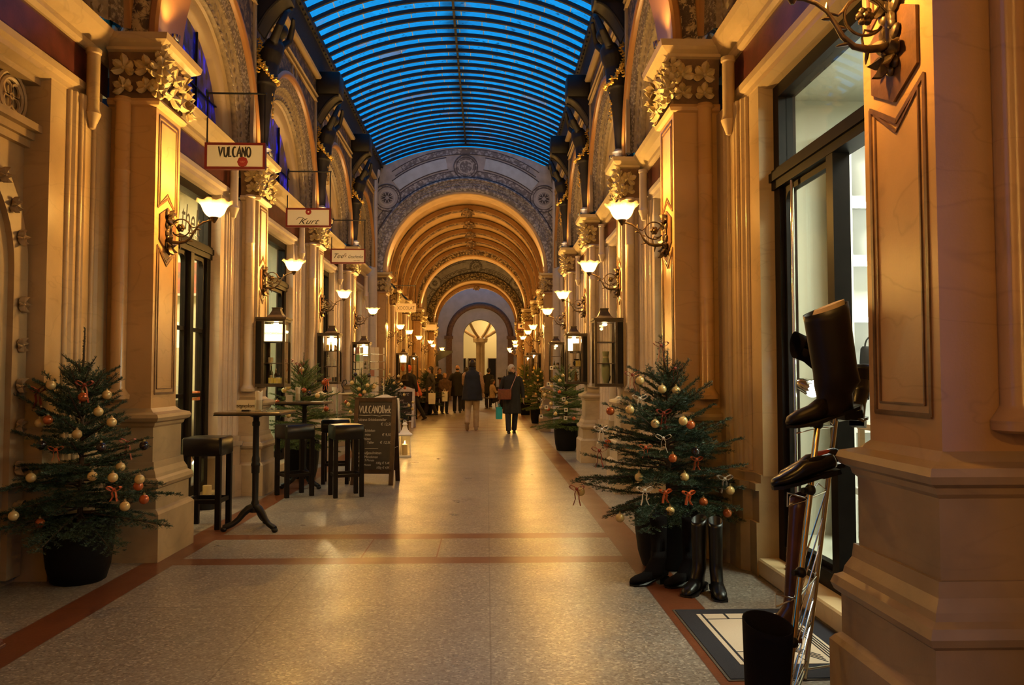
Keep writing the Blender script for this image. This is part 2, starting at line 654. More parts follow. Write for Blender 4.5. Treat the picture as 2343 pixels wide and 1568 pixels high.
def make_pillar(big, label):
    hw, dep = (.24, .36) if big else (.20, .21)
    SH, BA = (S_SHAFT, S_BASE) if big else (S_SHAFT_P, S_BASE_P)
    root = thing('pillar', label, 'pillar', kind='structure')
    m = MB()
    rect_sweep(m, [(.12, 0), (.12, .35), (.105, .37), (.085, .385), (.085, .53), (.105, .545), (.115, .57), (.105, .60), (.08, .615),
                   (.075, .64), (.055, .68), (.05, .73)], dep, hw)
    rect_sweep(m, [(.035, .73), (.035, .985), (.05, 1.0), (.055, 1.02), (.085, 1.035), (.095, 1.06), (.085, 1.085), (.03, 1.10), (.0, 1.13)], dep, hw)
    m.build('pedestal', BA, root)
    m = MB()
    rect_sweep(m, [(0, 1.13), (0, 3.44), (.028, 3.45), (.04, 3.475), (.028, 3.50), (.0, 3.51)], dep, hw)
    m.build('shaft', SH, root)
    # colonnettes on both flanks
    cx = -.24 if big else -.09
    for sg in (-1, 1):
        m = MB().lathe([(.062, 1.19), (.085, 1.20), (.088, 1.23), (.066, 1.26), (.056, 1.28), (.056, 2.92), (.060, 2.925), (.060, 2.94), (.056, 2.945),
                        (.056, 3.46), (.075, 3.475), (.06, 3.5)], (cx, sg * (hw + .025), 0), 16)
        m.build('colonnette', SH, root)
    # capital
    m = MB()
    rect_sweep(m, [(0, 3.51), (0, 3.62), (.012, 3.74), (.03, 3.86)], dep, hw)
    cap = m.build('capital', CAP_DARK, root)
    m = MB()
    k = 0
    for z, R in ((3.585, .09), (3.74, .105)):
        for yy in ((-.16, 0, .16) if big else (-.12, .04, .16)):
            k += 1
            leaf_cluster(m, (.02, yy + (.03 if z > 3.6 else -.02), z), (1, 0, 0), (0, 0, 1), R, 5, k)
    for sg in (-1, 1):
        for z, R in ((3.585, .08), (3.73, .095)):
            for xx in ((-.07, -.24) if big else (-.07,)):
                k += 1
                leaf_cluster(m, (xx, sg * (hw + .02), z), (0, sg, 0), (0, 0, 1), R, 5, k)
        for z, R in ((3.55, .065), (3.61, .075), (3.67, .08), (3.73, .085), (3.80, .08)):          # the jutting corner foliage
            k += 1
            leaf_cluster(m, (.03 + .02 * math.sin(k), sg * (hw + .03 - .02 * math.sin(k * 1.7)), z), (1, sg, .1), (0, 0, 1), R, 5, k, 300)
    m.build('leaf_ornament', GILT_LEAF, cap)
    m = MB()
    rect_sweep(m, [(.02, 3.855), (.05, 3.865), (.055, 3.885), (.09, 3.905), (.115, 3.925), (.125, 3.972), (.0, 3.985)], dep, hw + .01)
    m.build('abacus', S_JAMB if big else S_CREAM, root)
    # inlaid marble panels on the face
    m = MB()
    w = hw - .055
    fn = lambda u, v, t: (t, u, v)

    def frame(pts, th, x0=.001, x1=.002):
        cx_ = sum(p[0] for p in pts) / len(pts)
        n = len(pts)
        for i in range(n):
            a, b_ = Vector((x1, *pts[i])), Vector((x1, *pts[(i + 1) % n]))
            d = (b_ - a).normalized() * th / 2
            m.beam(a - d * .4, b_ + d * .4, (.010, .0088, .0076)[i % 3], th, up=Vector((1, 0, 0)).cross(b_ - a))
    zt, zb = 2.53 + .25, 2.53 - .25
    for (ins, th) in ((0, .017), (.036, .008)):
        ww = w - ins
        up_p = [(-ww, zt - .10 + ins * .8), (0, zt + ins), (ww, zt - .10 + ins * .8), (ww, 3.39 - ins), (-ww, 3.39 - ins)]
        lo_p = [(-ww, 1.24 + ins), (ww, 1.24 + ins), (ww, zb + .10 - ins * .8), (0, zb - ins), (-ww, zb + .10 - ins * .8)]
        frame(up_p, th)
        frame(lo_p, th)
    m.build('inlay_line', S_INLAY, root)
    m = MB()
    m.prism([(0, 2.53 + .18), (w * .86, 2.53 + .10), (w * .86, 2.53 - .10), (0, 2.53 - .18), (-w * .86, 2.53 - .10), (-w * .86, 2.53 + .10)], fn, 0, .012)
    m.build('lamp_plate', S_INLAY, root)
    return root


big0 = make_pillar(True, 'ochre marble pillar with leafy capital at the right edge, nearest the camera')
big0.location = (XX(1, 2.0), PY[0], 0)
big0.rotation_euler = (0, 0, PI)
small0 = make_pillar(False, 'slimmer marble pillar beside the bar tables on the left')
small0.location = (XX(-1, 2.15), PY[2], 0)
index_children()
copy_tree(big0, (XX(-1, 2.0), PY[0], 0), 0, 'ochre marble pillar on the left beside the camera')
for s in (-1, 1):
    copy_tree(big0, (XX(s, 2.0), -.85, 0), 0 if s < 0 else PI, f'ochre marble pillar on the {SIDE[s]} behind the camera')
copy_tree(big0, (XX(-1, 2.0), PY[1], 0), 0, 'broad ochre marble pillar with leafy capital behind the left foreground spruce')
copy_tree(big0, (XX(1, 2.0), PY[1], 0), PI, 'broad ochre marble pillar with leafy capital behind the right foreground spruce')
copy_tree(small0, (XX(1, 2.15), PY[2], 0), PI, 'slim marble pillar carrying the nearest right showcase')
for i, w_ in ((3, 'third'), (4, 'fourth')):
    for s in (-1, 1):
        copy_tree(small0, (XX(s, 2.15), PY[i], 0), 0 if s < 0 else PI, f'slim marble pillar, {w_} on the {SIDE[s]} side counted from the foreground')
for s in (-1, 1):
    copy_tree(big0, (XX(s, 2.0), 20.24, 0), 0 if s < 0 else PI, f'broad pillar under the {SIDE[s]} foot of the great painted arch')
VPY_LIST = [(23.9, False), (27.3, False), (30.8, True), (34.4, False), (38.6, True), (42.0, False)]
ORD = ['first', 'second', 'third', 'fourth', 'fifth', 'sixth']
for i, (yy, bg) in enumerate(VPY_LIST):
    for s in (-1, 1):
        copy_tree(big0 if bg else small0, (XX(s, 2.0 if bg else 2.15), yy, 0), 0 if s < 0 else PI,
                  f'lamp-lit pillar beyond the great arch, {ORD[i]} of its row on the {SIDE[s]} side')

# ------------------------------------------------------------------ side bays
def ringsweep(mb, prof, cy, cz, s, a0=0.0, a1=PI, n=36, mi=0, smooth=True):
    rows = []
    for k in range(n + 1):
        a = a0 + (a1 - a0) * k / n
        rows.append([(XX(s, d), cy + r * math.cos(a), cz + r * math.sin(a)) for (r, d) in prof])
    mb.grid(rows, mat=mi, smooth=smooth)


def jamb_profile(hw, wid):
    P = [(2.34, .24), (2.34, .40), (2.38, .44), (2.38, .54), (2.41, .57), (2.41, .62), (2.45, .66), (2.45, .88), (2.58, .88)]
    k = (wid - hw) / (.88 - .24)
    return [(d, hw + (u - .24) * k) for d, u in P]


BAYS = []                                   # (y0, y1, hw0, w0, hw1, w1)
BAYS.append((-.85, PY[0], .24, .88, .24, .88))
BAYS.append((PY[0], PY[1], .24, .88, .24, .88))
BAYS.append((PY[1], PY[2], .24, .88, .20, .62))
BAYS.append((PY[2], PY[3], .20, .62, .20, .62))
BAYS.append((PY[3], PY[4], .20, .62, .20, .62))
BAYS.append((PY[4], 19.45, .20, .62, .10, .42))
BAYW = ['beside the camera', 'in the foreground', 'in the second bay', 'in the third bay', 'in the fourth bay', 'in the fifth bay, next to the great arch']


def blue_lunette_glass():
    m, nt, p, out = _nodes('dusk_blue_leaded_glass')
    N, L = nt.nodes, nt.links
    tc = N.new('ShaderNodeTexCoord')
    mp = N.new('ShaderNodeMapping')
    mp.inputs['Scale'].default_value = (1, 1, .45)
    v = N.new('ShaderNodeTexVoronoi')
    v.inputs['Scale'].default_value = 17
    nz = N.new('ShaderNodeTexNoise')
    nz.inputs['Scale'].default_value = 5
    L.new(tc.outputs['Object'], mp.inputs['Vector'])
    L.new(mp.outputs['Vector'], v.inputs['Vector'])
    L.new(tc.outputs['Object'], nz.inputs['Vector'])
    ml = N.new('ShaderNodeMath')
    ml.operation = 'MULTIPLY'
    L.new(v.outputs['Color'], ml.inputs[0])
    L.new(nz.outputs['Fac'], ml.inputs[1])
    r = N.new('ShaderNodeValToRGB')
    e = r.color_ramp.elements
    e[0].position, e[0].color = .12, (.002, .001, .004, 1)
    e[1].position, e[1].color = .60, (.010, .012, .75, 1)
    k = e.new(.36)
    k.color = (.003, .003, .07, 1)
    L.new(ml.outputs[0], r.inputs['Fac'])
    L.new(r.outputs['Color'], p.inputs['Emission Color'])
    p.inputs['Emission Strength'].default_value = 1.0  # emission stands in for blue light coming through from behind
    p.inputs['Base Color'].default_value = (.004, .004, .012, 1)
    p.inputs['Roughness'].default_value = .25
    return m


LUN = blue_lunette_glass()
n_win = 0
for bi, (y0, y1, hw0, w0, hw1, w1) in enumerate(BAYS):
    yc = (y0 + y1) / 2
    hs = (y1 - y0) / 2
    o0, o1 = y0 + w0, y1 - w1               # the opening
    for s in (-1, 1):
        F = lambda d, y, z: (XX(s, d), y, z)
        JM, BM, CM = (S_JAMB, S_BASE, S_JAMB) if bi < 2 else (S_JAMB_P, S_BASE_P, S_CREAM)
        where = f'{SIDE[s]} wall {BAYW[bi]}'
        root = thing(f'wall_{SIDE[s]}', f'ochre stone {where}, with shopfront opening and arched upper window', 'wall', kind='structure')
        # ---- moulded jambs
        m = MB()
        mb_base = MB()
        for (py_, sg, hw, wid) in ((y0, 1, hw0, w0), (y1, -1, hw1, w1)):
            P = jamb_profile(hw, wid)
            poly = P + [(2.63, wid), (2.63, 0), (2.34, 0)]
            m.prism(poly, lambda d, u, z: F(d, py_ + sg * u, z), .68, 3.42)
            for i_, rr in ((2, .022), (4, .02), (6, .022)):
                d, u = P[i_][0] - .004, P[i_][1] - .008
                m.tube([F(d, py_ + sg * u, .70), F(d, py_ + sg * u, 2.0), F(d, py_ + sg * u, 3.42)], rr, 10)
            k = (wid - hw) / .64
            bp = [(2.27, hw), (2.27, hw + .20 * k), (2.33, hw + .26 * k), (2.35, hw + .44 * k), (2.40, hw + .50 * k), (2.40, wid - .004), (2.58, wid - .004), (2.63, wid - .004), (2.63, 0), (2.34, 0)]
            mb_base.prism(bp, lambda d, u, z: F(d, py_ + sg * u, z), 0, .36)
            bp2 = [(d + .02 if d < 2.5 else d, u) for d, u in bp]
            mb_base.prism(bp2, lambda d, u, z: F(d, py_ + sg * u, z), .36, .58)
            bp3 = [(d - .004 if d < 2.5 else d, u) for d, u in bp]
            mb_base.prism(bp3, lambda d, u, z: F(d, py_ + sg * u, z), .58, .63)
            bp4 = [(d + .035 if d < 2.5 else d, u) for d, u in bp]
            mb_base.prism(bp4, lambda d, u, z: F(d, py_ + sg * u, z), .63, .69)
        # short hanging colonnettes with corbels under the cornice
        for yy in (y0 + hw0 + .25, y1 - hw1 - .25):
            c = F(2.36, yy, 0)
            m.lathe([(.0, 3.18), (.022, 3.19), (.034, 3.23), (.05, 3.27), (.06, 3.30), (.05, 3.32), (.046, 3.34), (.046, 3.74), (.055, 3.75), (.055, 3.78)], c, 12)
        m.build('jamb', JM, root)
        mb_base.build('jamb_base', BM, root)
        # ---- lintel, frieze, cornice
        m = MB()
        prof = [(2.60, 3.40), (2.50, 3.40), (2.44, 3.42), (2.44, 3.46), (2.41, 3.48), (2.41, 3.53), (2.45, 3.55), (2.68, 3.55)]
        m.grid([[F(d, y, z) for d, z in prof] for y in (y0 + hw0, y1 - hw1)], smooth=False)
        m.build('lintel', JM, root)
        m = MB().box(XX(s, 2.44), XX(s, 2.68), y0 + .1, y1 - .1, 3.55, 3.80)
        m.build('frieze', S_RED, root)
        m = MB()
        prof = [(2.68, 3.79), (2.42, 3.79), (2.40, 3.82), (2.40, 3.86), (2.34, 3.89), (2.29, 3.94), (2.27, 3.98), (2.31, 3.995), (2.62, 4.05), (2.68, 4.05)]
        m.grid([[F(d, y, z) for d, z in prof] for y in (y0, y1)], smooth=False)
        m.build('cornice', CM, root)
        # ---- upper wall with its arch
        Ro = min(1.56, hs - .09)
        cz = 4.03
        ztop = 6.30
        m = MB()
        arc, out = [], []
        ca = math.atan2(ztop - cz, hs)
        angs = sorted(set([PI * k / 40 for k in range(41)] + [ca, PI - ca]))
        for a in angs:
            c_, s_ = math.cos(a), math.sin(a)
            t = min(hs / max(abs(c_), 1e-6), (ztop - cz) / max(s_, 1e-6))
            arc.append(F(2.22, yc + Ro * c_, cz + Ro * s_))
            out.append(F(2.22, yc + t * c_, cz + t * s_))
        m.grid([arc, out], smooth=False)
        m.build('upper_wall', ORN_SPAN, root)
        m = MB()
        ringsweep(m, [(Ro + .03, 2.23), (Ro + .03, 2.19), (Ro + .005, 2.17), (Ro - .03, 2.17), (Ro - .055, 2.19), (Ro - .06, 2.23), (Ro - .075, 2.25)], yc, cz, s)
        m.build('arch_roll', ORANGE, root)
        m = MB()
        ringsweep(m, [(Ro - .07, 2.23), (Ro - .09, 2.24), (Ro - .19, 2.27), (Ro - .2, 2.30)], yc, cz, s)
        m.build('arch_grain_band', ORN_GRAIN, root)
        m = MB()
        ringsweep(m, [(Ro - .19, 2.28), (Ro - .21, 2.305), (Ro - .34, 2.36), (Ro - .355, 2.34), (Ro - .37, 2.36), (Ro - .37, 2.39)], yc, cz, s)
        nl = 40
        for k in range(nl):
            a = PI * (k + .5) / nl
            for dr, tilt in ((-.245, .5), (-.305, -.5)):
                r, d = Ro + dr, 2.305 + (-.2 - dr) * .42
                c = Vector(F(d, yc + r * math.cos(a + tilt * .02), cz + r * math.sin(a + tilt * .02)))
                tdir = Vector((0, -math.sin(a), math.cos(a)))
                rdir = Vector((0, math.cos(a), math.sin(a)))
                q = Matrix((Vector((1, 0, 0)), (tdir + rdir * tilt).normalized(), (rdir - tdir * tilt).normalized())).transposed()
                m.ball(c, (.018, .05, .02), 6, 4, M4=q)
        m.build('arch_leaf_band', mat('carved_leaf_band', (.28, .20, .11), .55, var=.3, vscale=20) if bi == 0 and s == -1 else bpy.data.materials['carved_leaf_band'], root)
        m = MB()
        ringsweep(m, [(Ro - .36, 2.38), (Ro - .38, 2.42), (Ro - .49, 2.44), (Ro - .51, 2.46), (Ro - .53, 2.55)], yc, cz, s)
        m.build('inner_arch', S_INNER, root)
        # framed spandrels: mouldings along the top and a small ring over the arch
        m = MB()
        for (za, zb, da) in ((6.16, 6.22, 2.14), (5.86, 5.90, 2.185), (5.78, 5.80, 2.195)):
            m.grid([[F(d, y, z) for d, z in ((2.24, za), (da, za), (da - .015, (za + zb) / 2), (da, zb), (2.24, zb))] for y in (y0 + .22, y1 - .22)], smooth=False)
        for yy in (y0 + .23, y1 - .23):
            for dy in (0, .05):
                y_ = yy + (dy if yy < yc else -dy)
                m.box(XX(s, 2.24), XX(s, 2.195), y_ - .014, y_ + .014, 4.03, 5.88)
        m.build('spandrel_moulding', S_INNER, root)
        if bi >= 2:
            m = MB()
            for yy in (yc - .9 * hs, yc, yc + .9 * hs):
                if yy == yc:
                    continue
            ringz = 5.70
            for yy in (yc,):
                rows = []
                for k in range(24):
                    a = 2 * PI * k / 24
                    rows.append([F(2.22 - h, yy + r * math.cos(a), ringz + r * math.sin(a)) for r, h in ((.135, 0), (.135, .02), (.10, .02), (.10, .0))])
                m.grid(rows, close_u=True, smooth=False)
            m.build('medallion_ring', S_INNER, root)
        # lunette window
        n_win += 1
        w = thing(f'window_{n_win}', f'half-round dark blue leaded window high in the {where}', 'window', kind='structure')
        m = MB()
        pts = [F(2.52, yc + (Ro - .52) * math.cos(PI * k / 24), cz + (Ro - .52) * math.sin(PI * k / 24)) for k in range(25)]
        back = [(p[0] + s * .02, p[1], p[2]) for p in pts]
        n = len(pts)
        m.add(pts + back, [tuple(range(n)), tuple(range(2 * n - 1, n - 1, -1))] + [(i, (i + 1) % n, n + (i + 1) % n, n + i) for i in range(n)])
        m.build('leaded_pane', LUN, w)
        m = MB()
        R_ = Ro - .52
        for yy in (-.33, .33):
            m.box(XX(s, 2.495), XX(s, 2.52), yc + yy * R_ - .006, yc + yy * R_ + .006, cz, cz + math.sqrt(1 - yy * yy) * R_)
        m.box(XX(s, 2.495), XX(s, 2.52), yc - R_ * .93, yc + R_ * .93, cz + .36 * R_ - .006, cz + .36 * R_ + .006)
        m.build('lead_bar', BLACK_IRON, w)

# dark strips behind the statues, between the arches
for i in (2, 3, 4):
    for s in (-1, 1):
        m = MB().box(XX(s, 2.225), XX(s, 2.30), PY[i] - .17, PY[i] + .17, 3.98, 6.3)
        tag(m.build(f'wall_{SIDE[s]}', BRONZE), f'dark upright panel behind the bronze figure above the {ORD[i-1]} {SIDE[s]} pillar', 'wall panel', kind='structure')

# ------------------------------------------------------------------ gutter coves and the glass roof
RY0, RY1 = 6.55, 20.0
for s in (-1, 1):
    prof = [(2.34, 6.22), (2.20, 6.24), (2.18, 6.30), (2.17, 6.42), (2.15, 6.56), (2.14, 6.64), (2.08, 6.65), (2.08, 6.74), (2.34, 6.80)]
    m = MB()
    m.grid([[(XX(s, d), y, z) for d, z in prof] for y in np.linspace(RY0, RY1, 28)], close_v=True, caps=True, smooth=False)
    for y in np.arange(RY0 + .1, RY1, .16):
        m.ball((XX(s, 2.10), y, 6.625), .018, 6, 4)
    tag(m.build('trim_1' if s < 0 else 'trim_2', DARK_COVE), f'dark cove and gutter beam along the {SIDE[s]} edge of the glass roof', 'roof cove', kind='structure')
R_ROOF, ZC_ROOF = 4.50, 2.72
A_ROOF = math.asin(2.1 / R_ROOF)


def roof_pt(a, y, dr=0.0):
    return (C0 + (R_ROOF + dr) * math.sin(a), y, ZC_ROOF + (R_ROOF + dr) * math.cos(a))


def roof_glass():
    m, nt, p, out = _nodes('grimy_roof_glass')
    N, L = nt.nodes, nt.links
    geo = N.new('ShaderNodeNewGeometry')
    mp = N.new('ShaderNodeMapping')
    mp.inputs['Scale'].default_value = (2.2, 3.05, 1)
    L.new(geo.outputs['Position'], mp.inputs['Vector'])
    wn = N.new('ShaderNodeTexVoronoi')
    wn.inputs['Scale'].default_value = 1.1
    L.new(mp.outputs['Vector'], wn.inputs['Vector'])
    sc = N.new('ShaderNodeSeparateColor')
    L.new(wn.outputs['Color'], sc.inputs[0])
    r1 = N.new('ShaderNodeValToRGB')
    e = r1.color_ramp.elements
    e[0].position, e[0].color = 0, (.78, .82, .86, 1)
    e[1].position, e[1].color = 1, (1, 1, 1, 1)
    L.new(sc.outputs[0], r1.inputs['Fac'])
    nz = N.new('ShaderNodeTexNoise')
    nz.inputs['Scale'].default_value, nz.inputs['Detail'].default_value = 9, 6
    L.new(geo.outputs['Position'], nz.inputs['Vector'])
    r2 = N.new('ShaderNodeValToRGB')
    e = r2.color_ramp.elements
    e[0].position, e[0].color = .27, (.3, .3, .3, 1)
    e[1].position, e[1].color = .40, (1, 1, 1, 1)
    L.new(nz.outputs['Fac'], r2.inputs['Fac'])
    # soot gathered along the ridge
    sep = N.new('ShaderNodeSeparateXYZ')
    L.new(geo.outputs['Position'], sep.inputs[0])
    ab = N.new('ShaderNodeMath')
    ab.operation = 'SUBTRACT'
    ab.inputs[1].default_value = C0
    L.new(sep.outputs['X'], ab.inputs[0])
    a2 = N.new('ShaderNodeMath')
    a2.operation = 'ABSOLUTE'
    L.new(ab.outputs[0], a2.inputs[0])
    n2 = N.new('ShaderNodeTexNoise')
    n2.inputs['Scale'].default_value = 4
    L.new(geo.outputs['Position'], n2.inputs['Vector'])
    a3 = N.new('ShaderNodeMath')
    a3.operation = 'MULTIPLY_ADD'
    a3.inputs[1].default_value = .35
    L.new(n2.outputs['Fac'], a3.inputs[0])
    L.new(a2.outputs[0], a3.inputs[2])
    r3 = N.new('ShaderNodeValToRGB')
    e = r3.color_ramp.elements
    e[0].position, e[0].color = .14, (.22, .2, .2, 1)
    e[1].position, e[1].color = .42, (1, 1, 1, 1)
    L.new(a3.outputs[0], r3.inputs['Fac'])

    def mul(a, b):
        x = N.new('ShaderNodeMix')
        x.data_type, x.blend_type = 'RGBA', 'MULTIPLY'
        x.inputs['Factor'].default_value = 1
        L.new(a, x.inputs['A'])
        L.new(b, x.inputs['B'])
        return x.outputs['Result']
    col = mul(mul(r1.outputs['Color'], r2.outputs['Color']), r3.outputs['Color'])
    t = N.new('ShaderNodeBsdfTransparent')
    L.new(col, t.inputs['Color'])
    g = N.new('ShaderNodeBsdfDiffuse')
    g.inputs['Color'].default_value = (.35, .36, .38, 1)
    mx = N.new('ShaderNodeMixShader')
    r4 = N.new('ShaderNodeValToRGB')
    e = r4.color_ramp.elements
    e[0].position, e[0].color = .90, (.04, .04, .04, 1)
    e[1].position, e[1].color = .97, (.5, .5, .5, 1)
    L.new(sc.outputs[1], r4.inputs['Fac'])
    L.new(r4.outputs['Color'], mx.inputs[0])
    L.new(t.outputs[0], mx.inputs[1])
    L.new(g.outputs[0], mx.inputs[2])
    L.new(mx.outputs[0], out.inputs['Surface'])
    return m


roof = thing('ceiling', 'blue barrel-shaped glass roof with close dark cross bars', 'glass roof', kind='structure')
m = MB()
NA = 28
m.grid([[roof_pt(-A_ROOF + 2 * A_ROOF * k / NA, y, .05) for k in range(NA + 1)] for y in (RY0, RY1)], smooth=True)
m.build('roof_glazing', roof_glass(), roof)
m = MB()
PITCH_B = .325
ys = np.arange(RY0 + .1, RY1, PITCH_B)
for y in ys:
    rows = [[roof_pt(a, y - .021, .05), roof_pt(a, y - .021, -.008), roof_pt(a, y + .021, -.008), roof_pt(a, y + .021, .05)]
            for a in np.linspace(-A_ROOF, A_ROOF, 29)]
    m.grid(rows, close_v=True, caps=True, smooth=False)
m.grid([[roof_pt(-.004, y, .05), roof_pt(-.004, y, 0), roof_pt(.004, y, 0), roof_pt(.004, y, .05)] for y in (RY0, RY1)], close_v=True, caps=True, smooth=False)
m.build('glazing_bar', BAR_BLACK, roof)
m = MB()
rnd = random.Random(4)
for i, y in enumerate(ys[:-1]):
    ofs = .03 * math.sin(i * .9) + rnd.uniform(-.008, .008)
    for k in range(-5, 6):
        a = k * .089 + ofs * .6 + .03
        if abs(a) < A_ROOF - .02:
            p0, p1 = roof_pt(a, y + .03, .035), roof_pt(a + .0025, y + PITCH_B - .03, .045)
            q = roof_pt(a + .003, y + .03, .035)
            m.add([p0, q, p1, roof_pt(a - .0005, y + PITCH_B - .03, .045)], [(0, 1, 2, 3)])
m.build('lap_joint', mat('pale_lap_edge', (.5, .62, .72), .5), roof)
# closing gables over the front arch and the vaulted bay over the camera
def arch_band_wall(name, y0, y1, r_in, top_fn, matl, label, s_lim=2.36, zb=Z_SPR, cx=C0, n=40):
    """wall slab pierced by a round arch"""
    m = MB()
    for y, flip in ((y0, 0), (y1, 1)):
        arc, out_ = [], []
        for k in range(n + 1):
            a = PI * k / n
            c_, s_ = math.cos(a), math.sin(a)
            arc.append((cx + r_in * c_, y, zb + r_in * s_))
            lo, hi = r_in, 9.0
            for _ in range(40):
                mid = (lo + hi) / 2
                x_, z_ = mid * c_, zb + mid * s_
                if abs(x_) < s_lim and z_ < top_fn(x_):
                    lo = mid
                else:
                    hi = mid
            out_.append((cx + lo * c_, y, zb + lo * s_))
        m.grid([arc, out_], smooth=False)
    m.grid([[(cx + r_in * math.cos(PI * k / n), y, zb + r_in * math.sin(PI * k / n)) for k in range(n + 1)] for y in (y0, y1)], smooth=True)
    return tag(m.build(name, matl), label, 'wall', kind='structure')


roof_top = lambda x: ZC_ROOF + math.sqrt(max(R_ROOF ** 2 - x * x, 0)) - .03 if abs(x) < 2.1 else 6.72


def tring(mb, prof, n=48, cx=C0, cz=Z_SPR, a0=0.0, a1=PI, mi=0):
    """sweep (r, y) profile round a transverse arch"""
    rows = []
    for k in range(n + 1):
        a = a0 + (a1 - a0) * k / n
        rows.append([(cx + r * math.cos(a), y, cz + r * math.sin(a)) for r, y in prof])
    mb.grid(rows, mat=mi, smooth=True)


def arch_ornament(y, name, label, soffit, face, depth=.48, trim=S_JAMB, leaf=True):
    root = thing(name, label, 'arch', kind='structure')
    m = MB()
    tring(m, [(2.0, y), (2.0, y + depth)])
    tring(m, [(2.0, y), (2.02, y - .02), (2.06, y - .02), (2.08, y)])
    m.build('soffit', soffit, root)
    m = MB()
    tring(m, [(2.07, y - .001), (2.10, y - .03), (2.16, y - .05), (2.20, y - .045), (2.205, y - .02), (2.34, y - .035), (2.345, y - .06), (2.38, y - .075), (2.41, y - .06), (2.42, y), (2.42, y + .06)])
    m.build('archivolt', face, root)
    if leaf:
        m = MB()
        for k in range(76):
            a = PI * (k + .5) / 76
            for r, t in ((2.24, .6), (2.31, -.6)):
                rd = Vector((math.cos(a), 0, math.sin(a)))
                td = Vector((-math.sin(a), 0, math.cos(a)))
                q = Matrix(((td + rd * t).normalized(), Vector((0, 1, 0)), (rd - td * t).normalized())).transposed()
                m.ball(Vector((C0, y - .035, Z_SPR)) + rd * r, (.045, .02, .02), 6, 4, M4=q)
        m.build('leaf_carving', trim, root)
    return root


arch_band_wall('wall_front', 6.14, 6.58, 2.04, roof_top, ORN_SPAN, 'ornate wall over the foreground arch, mostly above the picture')
arch_ornament(6.12, 'trim_3', 'foreground stone arch springing from the two broad pillars', ORANGE, ORN_GOLD)
m = MB()
for (ya, yb) in ((-6.0, 6.14),):
    rows = []
    for y in np.linspace(ya, yb, 6):
        rows.append([(C0 + 2.36 * math.cos(PI * k / 24), y, 5.7 + 1.0 * math.sin(PI * k / 24)) for k in range(25)])
    m.grid(rows)
tag(m.build('ceiling', ORN_SPAN), 'dark decorated vault over the foreground bay, above the picture', 'vault', kind='structure')
for s in (-1, 1):
    m = MB().box(XX(s, 2.3), XX(s, 2.5), -6.0, -.85, 0, 6.3)
    tag(m.build(f'wall_{SIDE[s]}', S_JAMB), f'plain continuation of the {SIDE[s]} wall behind the camera', 'wall', kind='structure')
m = MB().box(-6.5, 5.5, -6.1, -6.0, 0, 7)
tag(m.build('wall_rear', S_JAMB), 'stone wall closing the passage behind the camera', 'wall', kind='structure')

# ------------------------------------------------------------------ painted end walls
def painted_end(y, label, blue, grey, scroll):
    w = arch_band_wall('wall_back', y, y + .5, 2.04, roof_top, grey, label, s_lim=2.9)
    def ring(name, r0, r1, a0, a1, mt, dy, n=40):
        m = MB()
        rows = []
        for k in range(n + 1):
            a = a0 + (a1 - a0) * k / n
            rows.append([(C0 + r * math.cos(a), y - d, Z_SPR + r * math.sin(a)) for r, d in ((r0, 0), (r0, dy), (r1, dy), (r1, 0))])
        m.grid(rows, smooth=False)
        return m.build(name, mt, w)
    ring('painted_border', 2.44, 2.60, .10 * PI, .90 * PI, scroll, .006)
    for r in (2.43, 2.60, 3.02, 3.16):
        ring('painted_line', r, r + .018, .06 * PI if r < 2.7 else .30 * PI, .94 * PI if r < 2.7 else .70 * PI, PAINT_LINE, .009)
    ring('painted_border', 3.03, 3.16, .325 * PI, .675 * PI, scroll, .006)
    ring('painted_panel', 2.68, 2.96, .287 * PI, .445 * PI, blue, .008)
    ring('painted_panel', 2.68, 2.96, .555 * PI, .713 * PI, blue, .008)
    for a0, a1 in ((.285, .447), (.553, .715)):
        for r in (2.655, 2.965):
            ring('painted_line', r, r + .02, a0 * PI, a1 * PI, PAINT_LINE, .010)
    for a, r, R in ((.5, 2.70, .30), (.243, 2.74, .34), (.757, 2.74, .34)):
        cx, cz = C0 + r * math.cos(a * PI), Z_SPR + r * math.sin(a * PI)
        for ra, rb, mt, dy in ((R * .82, R, scroll, .016), (R * .79, R * .84, PAINT_LINE, .020), (R * .97, R * 1.03, PAINT_LINE, .020), (.001, R * .80, grey if a != .5 else scroll, .014), (R * .52, R * .60, PAINT_PALE, .020)):
            m = MB()
            rows = []
            for k in range(32):
                t = 2 * PI * k / 32
                rows.append([(cx + q * math.cos(t), y - d, cz + q * math.sin(t)) for q, d in ((ra, .004), (ra, dy), (rb, dy), (rb, .004))])
            m.grid(rows, close_u=True, smooth=False)
            m.build('painted_roundel', mt, w)
        if a != .5:
            m = MB()
            for k in range(8):
                t = 2 * PI * k / 8
                for da in (-.18, .18):
                    m.beam((cx + .05 * math.cos(t), y - .018, cz + .05 * math.sin(t)), (cx + R * .42 * math.cos(t + da), y - .018, cz + R * .42 * math.sin(t + da)), .022, .012, up=(0, 1, 0))
            m.build('painted_star', PAINT_LINE, w)
    return w


